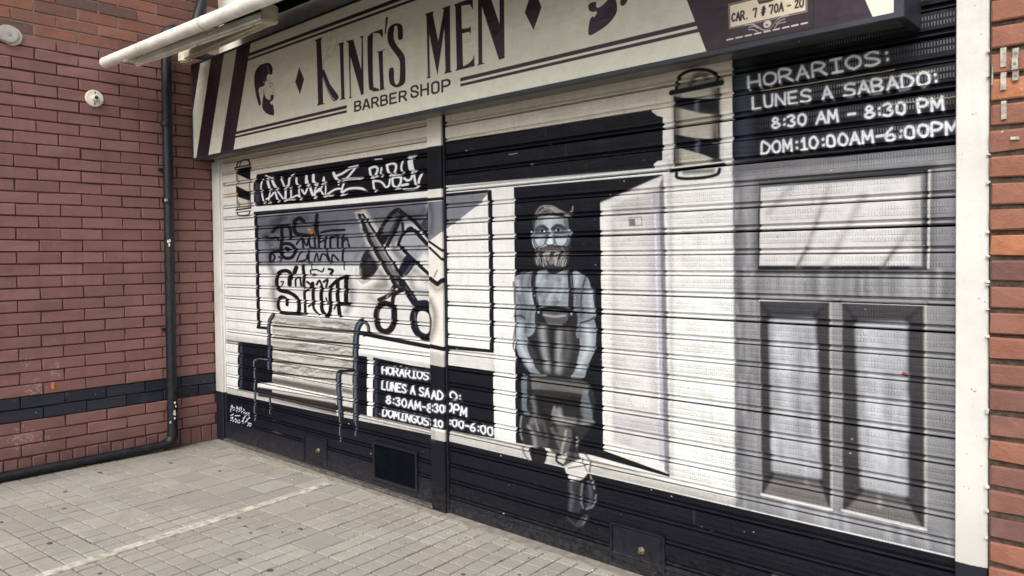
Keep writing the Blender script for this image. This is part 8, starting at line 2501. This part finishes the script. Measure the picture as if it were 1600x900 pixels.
for k in range(-5, 45):
    z = Z0 + k * CH + CH / 2
    odd = k % 2
    ph = -.033 if odd else -.172
    for i in range(-1, 13):
        yc = ph - i * BL - BL / 2
        y0, y1 = yc - BL / 2, yc + BL / 2
        if y1 > .2 or y0 < -3.4:
            continue
        t = 'black' if k in (-2, -1) else 'painted'
        if k >= 30 or (k == 29 and yc < -1.35):
            t = 'raw'
        me = rb.choice(variants[t])
        off = Vector((rb.uniform(-.0025, .002), yc + rb.uniform(-.0015, .0015), z))
        flip = rb.choice((0, 1))
        if k < -3 and z < .13:
            continue
        if y1 > -1.85 and z < 3.5:
            o = bpy.data.objects.new('brick', me)
            link(o, wall)
            o.location = off
            if flip:
                o.scale = (1, -1, 1)
        else:
            n0 = len(rest.verts)
            f0 = len(rest.faces)
            rest.from_mesh(me)
            rest.verts.ensure_lookup_table()
            rest.faces.ensure_lookup_table()
            bmesh.ops.translate(rest, vec=off, verts=rest.verts[n0:])
            for f in rest.faces[f0:]:
                f.material_index = rest_mats.index(t)
# soldier course at the foot
sold = [brick_mesh('brick', .078, .126, .09, 80 + s, M_BRICK['painted']) for s in range(4)]
for i in range(40):
    yc = .02 - .0865 * i - .043
    me = rb.choice(sold)
    off = Vector((rb.uniform(-.003, .002), yc, .066))
    if yc > -1.85:
        o = bpy.data.objects.new('brick', me)
        link(o, wall)
        o.location = off
    else:
        n0 = len(rest.verts)
        rest.from_mesh(me)
        rest.verts.ensure_lookup_table()
        bmesh.ops.translate(rest, vec=off, verts=rest.verts[n0:])
me = bpy.data.meshes.new('bricks_beyond')
rest.to_mesh(me)
rest.free()
for t in rest_mats:
    me.materials.append(M_BRICK[t])
o = link(bpy.data.objects.new('bricks_beyond', me), wall)
o['kind'] = 'stuff'
# a scar where the paint has come off down to orange clay
b = bmesh.new()
pts = [(-1.236, .633), (-1.222, .635), (-1.216, .615), (-1.222, .6), (-1.212, .588), (-1.23, .585), (-1.24, .6)]
vs = [b.verts.new((.0035, y, z)) for y, z in pts]
b.faces.new(vs)
m = MB()
m.add(b)
m.obj('paint_scar', plain('bare_clay', (214, 132, 62), .9, .1), wall)

# bare brick pier at the right
pier = thing('brick_pier', 'bare orange-brown brick pier beside the white post at right', 'wall', (6.2, .05, 0))
PX0, PY = 5.502, -.052
MB().box(PX0 + .004, 7.4, PY + .012, .3, 0, 4.3).obj('mortar', mortar_material('pier_mortar', False), pier)
PC = .0853
pv = [brick_mesh('brick', .268, PC - .0165, .1, 120 + s, M_BRICK['pier'], .005) for s in range(6)]
pv_end = [brick_mesh('brick', .128, PC - .0165, .1, 140 + s, M_BRICK['pier'], .005) for s in range(4)]
for k in range(0, 40):
    z = .447 - 5 * PC + k * PC + PC / 2
    x = PX0
    first = k % 2
    i = 0
    while x < 7.2:
        half = first and i == 0
        ln = .14 if half else .28
        if x < 6.2 or True:
            me = rb.choice(pv_end if half else pv)
            if x < 6.3 and z < 3.0:
                o = bpy.data.objects.new('brick', me)
                link(o, pier)
                o.location = (x + ln / 2 + rb.uniform(-.002, .002), PY + rb.uniform(-.003, .002), z + rb.uniform(-.0015, .0015))
                o.rotation_euler = (rb.uniform(-.01, .01), rb.uniform(-.01, .01), -math.pi / 2 + rb.uniform(-.006, .006))
        x += ln
        i += 1
# remains of torn tape on the pier bricks
M_TAPE = plain('dirty_white_tape', (176, 168, 158), .7, .2, 0, .25, 60)
for (x0, x1, z0, z1) in ((5.536, 5.553, 2.095, 2.158), (5.537, 5.553, 2.02, 2.078), (5.539, 5.554, 1.925, 1.985), (5.512, 5.516, 2.04, 2.10), (5.565, 5.59, 1.855, 1.865)):
    MB().box(x0, x1, PY - .0052, PY + .01, z0, z1, .001, Matrix.Rotation(rb.uniform(-.04, .04), 3, 'Y')).obj('tape_residue', M_TAPE, pier)

# ================================================================ shop front behind and above the shutters
fw = thing('shop_building', 'pale plastered shop front above the sign and behind the shutters', 'building', (3, .2, 0))
MB().box(-.01, 7.4, .06, .4, 2.34, 4.3).obj('upper_wall', M_PLASTER, fw)
MB().box(.0, 5.5, .14, .3, 0, 2.34).obj('inner_wall', M_VOID, fw)
MB().box(.05, 5.45, -.0, .058, 2.42, 2.95, .004).obj('shutter_housing', M_VOID, fw)

# ---- roller shutters: each slat is swept from one rolled profile
def slat_mesh(x0, x1, P):
    prof = [(.014, P - .0005), (.004, P - .0012), (-.0022, P - .0040), (-.0030, P - .03), (-.0022, .0285), (-.0005, .0272), (.0115, .0240), (.0130, .0214), (.0118, .0186),
            (.0030, .0150), (-.0018, .0112), (-.0020, .0076), (.0035, .0044), (.016, .0036), (.020, .001), (.020, P - .0005)]
    return MB().loft(prof, x0, x1)

def shutter(name, label, x0, x1, z0, pitch, loc):
    root = thing(name, label, 'shutter', loc, 'roller shutters of the shop front')
    first = None
    for k in range(-2, 28):
        z = z0 + k * pitch
        if z < .085 or z > 2.42:
            continue
        if first is None:
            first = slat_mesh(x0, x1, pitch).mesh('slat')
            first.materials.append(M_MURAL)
        o = bpy.data.objects.new('slat', first)
        link(o, root)
        o.location = (0, random.uniform(-.002, .002), z + random.uniform(-.001, .001))
        o.rotation_euler = (random.uniform(-.025, .025), random.uniform(-.0006, .0006), 0)
    return root

SL, SR = .115, 2.69
left = shutter('roller_shutter', 'left roller shutter painted with a bench, scissors and gothic lettering', SL, SR, 2.265 - 25 * .0912, .0912, (1.4, .01, 0))
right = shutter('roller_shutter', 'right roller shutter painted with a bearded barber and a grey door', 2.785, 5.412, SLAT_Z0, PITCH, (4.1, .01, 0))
lowest = min(o.location.z for o in left.children)
MB().box(SL, SR, -.006, .02, .012, lowest, .003).obj('bottom_rail', M_BLACK, left)
MB().box(SL + .01, SR - .005, -.034, .004, .0, .026, .005, Matrix.Rotation(.12, 3, 'X')).obj('floor_track', M_RAIL, left)
lowest = min(o.location.z for o in right.children)
MB().box(2.79, 5.41, -.008, .02, .004, lowest, .003).obj('bottom_rail', M_BLACK, right)
MB().box(2.79, 5.41, -.014, -.0085, lowest - .016, lowest - .006, .002).obj('rail_lip', M_BLACK, right)

def lock_plate(root, x0, x1, z0, z1, kx, kz, hinges):
    p = MB().box(x0, x1, -.012, .0, z0, z1, .003).obj('lock_plate', M_BLACK, root)
    fr = MB()
    fr.box(x0 - .014, x0 - .002, -.016, .0, z0 - .01, z1 + .012, .002)
    fr.box(x1 + .002, x1 + .016, -.016, .0, z0 - .01, z1 + .012, .002)
    fr.box(x0 - .014, x1 + .016, -.015, .0, z1 + .003, z1 + .012, .002)
    fr.obj('plate_frame', M_BLACK, p)
    l = MB().cyl((kx, -.011, kz), (kx, -.02, kz), .017, n=20, bev=.002).obj('lock', M_STEEL, p, True)
    MB().cyl((kx - .002, -.019, kz - .004), (kx - .002, -.034, kz - .004), .0085, n=14, bev=.001).obj('key_barrel', M_BRASS, p, True)
    if hinges:
        h = MB()
        for t in range(5):
            zz = z0 + (z1 - z0) * (t + .5) / 5
            h.cyl((x0 - .008, -.019, zz - .009), (x0 - .008, -.019, zz + .009), .006, n=10)
        h.obj('hinge', M_BLACK, p, True)
lock_plate(left, 1.30, 1.555, .06, .225, 1.475, .15, True)
lock_plate(right, 3.955, 4.225, .045, .205, 4.12, .125, False)
# steel mesh vent in the left shutter
v = MB()
gx0, gx1, gz0, gz1 = 2.115, 2.515, .085, .30
for a in ((gx0 - .016, gx0, gz0 - .016, gz1 + .016), (gx1, gx1 + .016, gz0 - .016, gz1 + .016), (gx0, gx1, gz1, gz1 + .016), (gx0, gx1, gz0 - .016, gz0)):
    v.box(a[0], a[1], -.02, .0, a[2], a[3], .002)
vent = v.obj('vent_frame', M_BLACK, left)
MB().box(gx0, gx1, -.006, -.003, gz0, gz1).obj('vent_backing', M_VOID, vent)
b = bmesh.new()
def wire(ax, az, bx, bz):
    d = Vector((bx - ax, 0, bz - az)).normalized()
    n = Vector((-d.z, 0, d.x)) * .0011
    y = -.010
    q = [b.verts.new((ax + n.x, y, az + n.z)), b.verts.new((bx + n.x, y, bz + n.z)), b.verts.new((bx - n.x, y - .002, bz - n.z)), b.verts.new((ax - n.x, y - .002, az - n.z))]
    b.faces.new(q)
st = .0125
k = gx0 - (gz1 - gz0)
while k < gx1 + (gz1 - gz0):
    for s in (1, -1):
        ax, az = (k, gz0) if s > 0 else (k, gz1)
        bx, bz = k + (gz1 - gz0), (gz1 if s > 0 else gz0)
        t0 = max(0, (gx0 - ax) / (bx - ax))
        t1 = min(1, (gx1 - ax) / (bx - ax))
        if t1 > t0:
            wire(ax + (bx - ax) * t0, az + (bz - az) * t0, ax + (bx - ax) * t1, az + (bz - az) * t1)
    k += st
m = MB()
m.add(b)
m.obj('vent_mesh', plain('dull_black_wire', (20, 23, 30), .9, .0), vent, kind='stuff')

# ---- posts between the shutters
def zone_material(name, lo, hi, hi_noise):
    k = NT(name)
    X, Y, Z = k.xyz()
    w = k.mix(k.ramp(k.noise(6, 5, .65), .3, .7), lin(198, 196, 190), lin(216, 214, 209))
    w = k.mix(k.math('MULTIPLY', k.ramp(k.noise(1.0, 4, .6, k.scaled(40, 40, 3)), .55, .8), .35), w, lin(178, 174, 166))
    chip = k.ramp(k.noise(34, 4, .7), .675, .685)
    w = k.mix(k.math('MULTIPLY', chip, .85), w, lin(90, 84, 80))
    w = k.mix(k.math('MULTIPLY', k.ramp(k.noise(3, 5, .7), .5, .75), .4), w, lin(186, 182, 174))
    w = k.mix(k.math('MULTIPLY', k.ramp(Z, .75, .42), .35), w, lin(150, 142, 132))
    kk = lin(24, 26, 38)
    edge = k.math('ADD', Z, k.math('MULTIPLY', k.math('SUBTRACT', k.noise(22, 3), .5), .012))
    f = k.ramp(edge, lo - .002, lo + .002)
    zt = k.math('ADD', k.math('ADD', Z, k.math('MULTIPLY', k.math('SUBTRACT', X, 5.4), -.32)), k.math('MULTIPLY', k.math('SUBTRACT', k.noise(60, 3), .5), .02))
    if hi_noise:
        f = k.math('MULTIPLY', f, k.ramp(zt, hi + .003, hi - .003))
    col = k.mix(f, kk, w)
    return k.done(col, .5, k.bump(k.noise(30, 4, .6), .0012), .35)

pl = thing('shutter_post', 'narrow white and black guide post in the wall corner at left', 'post', (.08, 0, 0))
mt = zone_material('corner_post_paint', .405, 9, False)
MB().box(.002, .118, -.028, .04, .0, 2.42, .004).obj('channel', mt, pl)
MB().box(.1185, .142, -.012, .04, .0, 2.42, .003).obj('guide', mt, pl)
pm = thing('shutter_post', 'post between the two shutters with the mural running across it', 'post', (2.735, 0, 0))
MB().box(2.676, 2.795, -.03, .05, .004, 2.40, .003).obj('channel', M_POST, pm)
MB().box(2.7955, 2.808, -.016, .04, .004, 2.40, .002).obj('guide', M_BLACK, pm)
MB().cyl((2.712, -.029, 2.283), (2.712, -.033, 2.283), .006, n=10).obj('screw', M_STEEL, pm, True)
pr = thing('shutter_post', 'wide white post with a black foot beside the brick pier', 'post', (5.45, 0, 0))
mr = zone_material('right_post_paint', .425, 2.40, True)
MB().box(5.404, 5.502, -.034, .05, .0, 2.9, .003).obj('channel', mr, pr)
m = MB()
for k in range(0, 28):
    z = .447 - 2 * PC + k * PC
    for q in range(2):
        h = rb.uniform(.004, .011)
        zz = z + rb.uniform(-.008, .008)
        if zz > .44 and rb.random() < .6:
            m.box(5.495, 5.502 + rb.uniform(.001, .006), -.045 - rb.uniform(0, .004), -.02, zz - h / 2, zz + h / 2, .002)
m.obj('sealant', plain('white_sealant', (200, 197, 190), .6, .3), pr)

# ================================================================ sign
sg = thing('shop_sign', 'long cream fascia sign with dark lettering above the shutters', 'sign', (2.67, -.1, 2.285))
SX0, SX1, SY, SZ0, SZ1 = .045, 5.285, -.2, 2.285, 3.045
bm_ = bmesh.new()
prof = [(SY + .012, SZ0 + .002), (SY + .012, SZ1 - .002), (.05, SZ1 - .002), (.05, SZ0 + .022)]
A = [bm_.verts.new((SX0 + .004, y, z)) for y, z in prof]
B = [bm_.verts.new((SX1 - .004, y, z)) for y, z in prof]
for k in range(4):
    bm_.faces.new((A[k], A[(k + 1) % 4], B[(k + 1) % 4], B[k]))
bm_.faces.new(A)
bm_.faces.new(B)
m = MB()
m.add(bm_)
m.obj('box', M_UNDER, sg)
MB().box(SX0 + .012, SX1 - .03, SY, SY + .011, SZ0 + .018, SZ1 - .012).obj('face_panel', M_SIGN, sg)
MB().box(SX0, SX1, SY - .004, SY + .03, SZ0 - .002, SZ0 + .0185, .002).obj('bottom_trim', M_ALU, sg)
MB().box(SX0, SX1, SY - .004, SY + .03, SZ1 - .0125, SZ1 + .004, .002).obj('top_trim', M_ALU, sg)
MB().box(SX0 - .001, SX0 + .0125, SY - .0035, .045, SZ0 - .003, SZ1 + .005, .002).obj('end_trim', M_ALU, sg)
MB().box(SX1 - .0305, SX1 + .002, SY - .0035, .045, SZ0 - .003, SZ1 + .005, .002).obj('end_trim', M_ALU, sg)
MB().box(4.655, 4.985, SY - .0016, SY + .002, 2.309, 2.52).obj('address_sticker', M_SIGN, sg, label='small framed address plate stuck on the dark end of the sign')
for x, y, z in ((4.25, -.15, 0), (4.33, -.11, 0), (4.9, -.12, 0)):
    zz = SZ0 + .002 + (y - SY - .012) / (.05 - SY - .012) * .02
    MB().cyl((x, y, zz - .003), (x, y, zz + .003), .005, n=10).obj('rivet', M_STEEL, sg, True)

# ================================================================ awning folded above the sign
aw = thing('folding_awning', 'cream folding-arm awning with dark canvas above the sign', 'awning', (2.5, -.4, 3.1))
fy = -.86
pL, pR = Vector((.085, fy, 2.938)), Vector((5.1, fy, 2.80))
MB().cyl(pL, pR, .040, n=28, bev=.006).obj('front_bar', M_CREAM, aw, True)
MB().cyl(pL + Vector((-.004, 0, 0)), pL + Vector((.001, 0, 0)), .034, n=24, bev=.002).obj('end_cap', M_CREAM2, aw, True)
b = bmesh.new()
for t, (x0, x1) in enumerate(((.1, 5.08),)):
    r0 = [b.verts.new((x0, fy + .01, pL.z + .043)), b.verts.new((x1, fy + .01, pR.z + .043))]
    r1 = [b.verts.new((.28, -.45, 3.13)), b.verts.new((x1, -.45, 3.06))]
    r2 = [b.verts.new((.42, -.06, 3.34)), b.verts.new((x1, -.06, 3.30))]
    b.faces.new((r0[0], r0[1], r1[1], r1[0]))
    b.faces.new((r1[0], r1[1], r2[1], r2[0]))
bmesh.ops.solidify(b, geom=list(b.faces), thickness=.004)
m = MB()
m.add(b)
m.obj('canvas', M_FABRIC, aw)
MB().cyl((.36, -.02, 3.34), (5.1, -.02, 3.32), .06, n=20).obj('roller', M_FABRIC, aw, True)

def arm(name, p, q, w0, w1, h, mat):
    p, q = Vector(p), Vector(q)
    d = q - p
    L_ = d.length
    b = bmesh.new()
    bmesh.ops.create_cube(b, size=1)
    for v_ in b.verts:
        s = w0 if v_.co.z < 0 else w1
        v_.co.x *= s
        v_.co.y *= h
        v_.co.z *= L_
    bmesh.ops.bevel(b, geom=list(b.edges), offset=min(w0, w1) * .3, segments=3, affect='EDGES')
    zax = d.normalized()
    xax = Vector((0, 0, 1)).cross(zax).normalized()
    yax = zax.cross(xax)
    R3 = Matrix((xax, yax, zax)).transposed()
    bmesh.ops.rotate(b, cent=(0, 0, 0), matrix=R3, verts=b.verts)
    bmesh.ops.translate(b, vec=(p + q) / 2, verts=b.verts)
    m = MB()
    m.add(b)
    return m.obj(name, mat, aw, True)
sh = Vector((.12, -.28, 3.085))
el = Vector((1.76, -.5, 3.0))
fo = Vector((.46, -.79, 2.885))
arm('upper_arm', sh, el + Vector((0, .035, -.01)), .05, .05, .075, M_CREAM2)
arm('forearm', fo, el, .05, .055, .062, M_CREAM)
MB().cyl(el + Vector((.01, 0, -.055)), el + Vector((.01, 0, .05)), .05, n=22, bev=.008).obj('elbow', M_CREAM2, aw, True)
MB().cyl(sh + Vector((0, 0, -.055)), sh + Vector((0, 0, .055)), .052, n=22, bev=.012).obj('shoulder', M_CREAM2, aw, True)
MB().box(sh.x - .02, sh.x + .03, sh.y + .03, .06, sh.z + .0, sh.z + .05, .006).obj('bracket', M_ALU, aw)
MB().box(fo.x - .02, fo.x + .05, fy - .01, fo.y + .02, fo.z - .01, fo.z + .05, .006).obj('bar_clamp', M_CREAM2, aw)

for x in (.75, 1.65, 2.6, 3.6, 4.6):
    q = pL.lerp(pR, (x - pL.x) / (pR.x - pL.x))
    MB().cyl(q + Vector((-.012, 0, 0)), q + Vector((.012, 0, 0)), .0415, n=28, bev=.002).obj('bar_joint', M_CREAM2, aw, True)
for t in (.12, .5, .9):
    q = fo.lerp(el, t)
    MB().cyl(q + Vector((0, 0, -.032)), q + Vector((0, 0, -.036)), .008, n=10).obj('bolt', M_STEEL, aw, True)

# ================================================================ downpipe
dp = thing('downpipe', 'black downpipe running down the wall corner and along the floor', 'pipe', (.05, -.4, 0))
px, py, pr_ = .05, -.4, .037
MB().tube([(px, py - .012 * (1 - z / 3.1), z) for z in (.14, .8, 1.6, 2.4, 3.18)], pr_, 20).obj('pipe', M_PIPE, dp, True)
arc = [(px, py - .012 - .085 * math.sin(t), .065 + .085 * (1 - math.cos(t)) - 0) for t in [0]]
bend = [(px, py - .012, .16)] + [(px, py - .012 - .07 * (1 - math.cos(t)), .118 - .07 * math.sin(t)) for t in [i * math.pi / 12 for i in range(0, 7)]]
MB().tube(bend, pr_ + .004, 20).obj('elbow', M_PIPE, dp, True)
MB().tube([(px, py - .08, .048), (px - .004, -.8, .041), (px - .006, -1.5, .039), (px - .006, -3.3, .038)], .0335, 20).obj('floor_pipe', M_PIPE, dp, True)
for z in (.335, 2.55, 1.95):
    MB().cyl((px, py - .01, z - .018), (px, py - .01, z + .018), pr_ + .005, n=22, bev=.004).obj('coupling', M_PIPE, dp, True)
top = [(px, py, 3.1), (px, py, 3.22)] + [(px + .0, py + .075 * (1 - math.cos(t)), 3.22 + .075 * math.sin(t)) for t in [i * math.pi / 12 for i in range(1, 7)]] + [(px + .01, py + .14, 3.30), (px + .02, py + .19, 3.32), (px + .03, py + .24, 3.40), (px + .04, py + .28, 3.55), (px + .04, py + .29, 4.2)]
MB().tube(top, pr_ + .005, 20).obj('offset_bend', M_PIPE, dp, True)
for z in (.95, 2.2):
    MB().box(-.002, px - pr_ + .012, py - .062, py + .05, z - .011, z + .011, .002).obj('strap', M_PIPE, dp)
m = MB()
rp = random.Random(6)
for q in range(12):
    z = rp.choice((.27, .30, .33, .36, .22, 1.62, 1.95)) + rp.uniform(-.02, .02)
    a = rp.uniform(-.9, .5)
    x, y = px + math.cos(a) * (pr_ + .0035), py - .01 + math.sin(a) * (pr_ + .0035) - .0
    m.box(x - .003, x + .002, y - .006, y + .006, z - .008, z + rp.uniform(.0, .018), .001)
m.obj('paint_splash', plain('white_paint_drops', (220, 214, 204), .6, .3), dp)

# ================================================================ small fittings on the walls
lh = thing('lamp_holder', 'empty white ceramic lamp holder screwed to the burgundy wall', 'lamp holder', (0, -.91, 2.684))
lc = Vector((0, -.91, 2.684))
MB().cyl(lc, lc + Vector((.016, 0, 0)), .064, .060, n=36, bev=.004).obj('base', M_CERAMIC, lh, True)
MB().cyl(lc + Vector((.015, 0, 0)), lc + Vector((.05, 0, 0)), .024, .021, n=24, bev=.003).obj('socket', M_CERAMIC, lh, True)
MB().cyl(lc + Vector((.0505, 0, 0)), lc + Vector((.0515, 0, 0)), .013, n=18).obj('contact', M_BRASS, lh, True)
for s in (1, -1):
    MB().box(.0155, .0175, -.91 - .0035 + s * .002, -.91 + .0035 + s * .002, 2.684 + s * .042 - .009, 2.684 + s * .042 + .009, .001).obj('screw_slot', M_VOID, lh)
rc = thing('cover_plate', 'round grey cover plate on bare brick, top left', 'cover plate', (0, -1.446, 3.041))
cc_ = Vector((0, -1.446, 3.041))
MB().cyl(cc_, cc_ + Vector((.028, 0, 0)), .066, .060, n=36, bev=.006).obj('lid', plain('grey_plastic', (176, 168, 164), .4, .4), rc, True)
MB().cyl(cc_ + Vector((.027, 0, 0)), cc_ + Vector((.031, 0, 0)), .012, n=16, bev=.001).obj('screw', M_STEEL, rc, True)
MB().cyl(cc_ + Vector((0, .02, -.006)), cc_ + Vector((.008, .02, -.006)), .064, n=30).obj('back_ring', M_CREAM2, rc, True)
cl = thing('pipe_clamp', 'galvanised strap clamp screwed to the brick pier', 'clamp', (5.578, PY, 2.10))
cx = 5.579
m = MB()
m.box(cx - .0095, cx + .0095, PY - .008, PY - .004, 2.115, 2.15, .0015)
m.box(cx - .0095, cx + .0095, PY - .022, PY - .018, 2.08, 2.115, .0015)
m.box(cx - .0095, cx + .0095, PY - .008, PY - .004, 2.045, 2.08, .0015)
m.box(cx - .0094, cx + .0094, PY - .0215, PY - .0045, 2.1135, 2.1165)
m.box(cx - .0094, cx + .0094, PY - .0215, PY - .0045, 2.0785, 2.0815)
m.obj('strap', M_STEEL, cl)
for z, y in ((2.133, .008), (2.098, .022), (2.062, .008)):
    MB().cyl((cx, PY - y + .001, z), (cx, PY - y - .003, z), .005, n=12, bev=.001).obj('screw', M_BRASS, cl, True)
MB().cyl((0.004, -.26, 2.71), (0.004, -.12, 2.70), .0018, n=6).obj('cable', plain('white_cable', (190, 180, 168), .6), None, True)
w = bpy.data.objects['cable']
w['label'] = 'thin pale cable end on the wall beside the downpipe'
w['category'] = 'cable'

# ================================================================ litter and gum on the paving
b = bmesh.new()
rl = random.Random(17)
def chip(x, y, z, s):
    a = rl.uniform(0, 6.3)
    vs = []
    for q in range(4):
        t = a + q * 1.57 + rl.uniform(-.4, .4)
        vs.append(b.verts.new((x + math.cos(t) * s * rl.uniform(.5, 1), y + math.sin(t) * s * rl.uniform(.4, 1), z + rl.uniform(.0, s * .5))))
    top_ = b.verts.new((x, y, z + s * .6))
    for q in range(4):
        b.faces.new((vs[q], vs[(q + 1) % 4], top_))
for q in range(260):
    x = rl.uniform(.15, 4.2)
    y = -.03 - abs(rl.gauss(0, .16))
    chip(x, y, .001, rl.uniform(.002, .007))
for q in range(70):
    chip(rl.uniform(.1, 4), rl.uniform(-1.9, -.1), .001, rl.uniform(.002, .006))
m = MB()
m.add(b)
m.obj('litter', plain('pale_chips', (214, 208, 198), .8, .2, 0, .3, 300), None, kind='stuff', label='pale flakes and grit along the foot of the shutters', category='litter')
b = bmesh.new()
for q in range(70):
    x, y = (rl.uniform(2.6, 3.4), rl.uniform(-.35, -.06)) if q < 30 else (rl.uniform(.3, 4), rl.uniform(-1.9, -.1))
    chip(x, y, .001, rl.uniform(.003, .008))
m = MB()
m.add(b)
m.obj('dark_grit', plain('dark_grit', (60, 54, 48), .9, .1, 0, .3, 300), None, kind='stuff', label='dark grit scattered around the foot of the middle post', category='litter')
m = MB()
for q in range(30):
    x, y, r = rl.uniform(.2, 4.0), rl.uniform(-2.0, -.25), rl.uniform(.008, .02)
    n0 = len(m.bm.verts)
    m.cyl((x, y, -.003), (x, y, .0022), r, r * .8, n=12)
    m.bm.verts.ensure_lookup_table()
    for v_ in m.bm.verts[n0:]:
        v_.co.x = x + (v_.co.x - x) * 1.35
        v_.co.y += rl.uniform(-.0015, .0015)
m.obj('chewing_gum', plain('trodden_gum', (88, 82, 76), .85, .15), None, kind='stuff', label='dark trodden gum spots on the paving', category='gum')
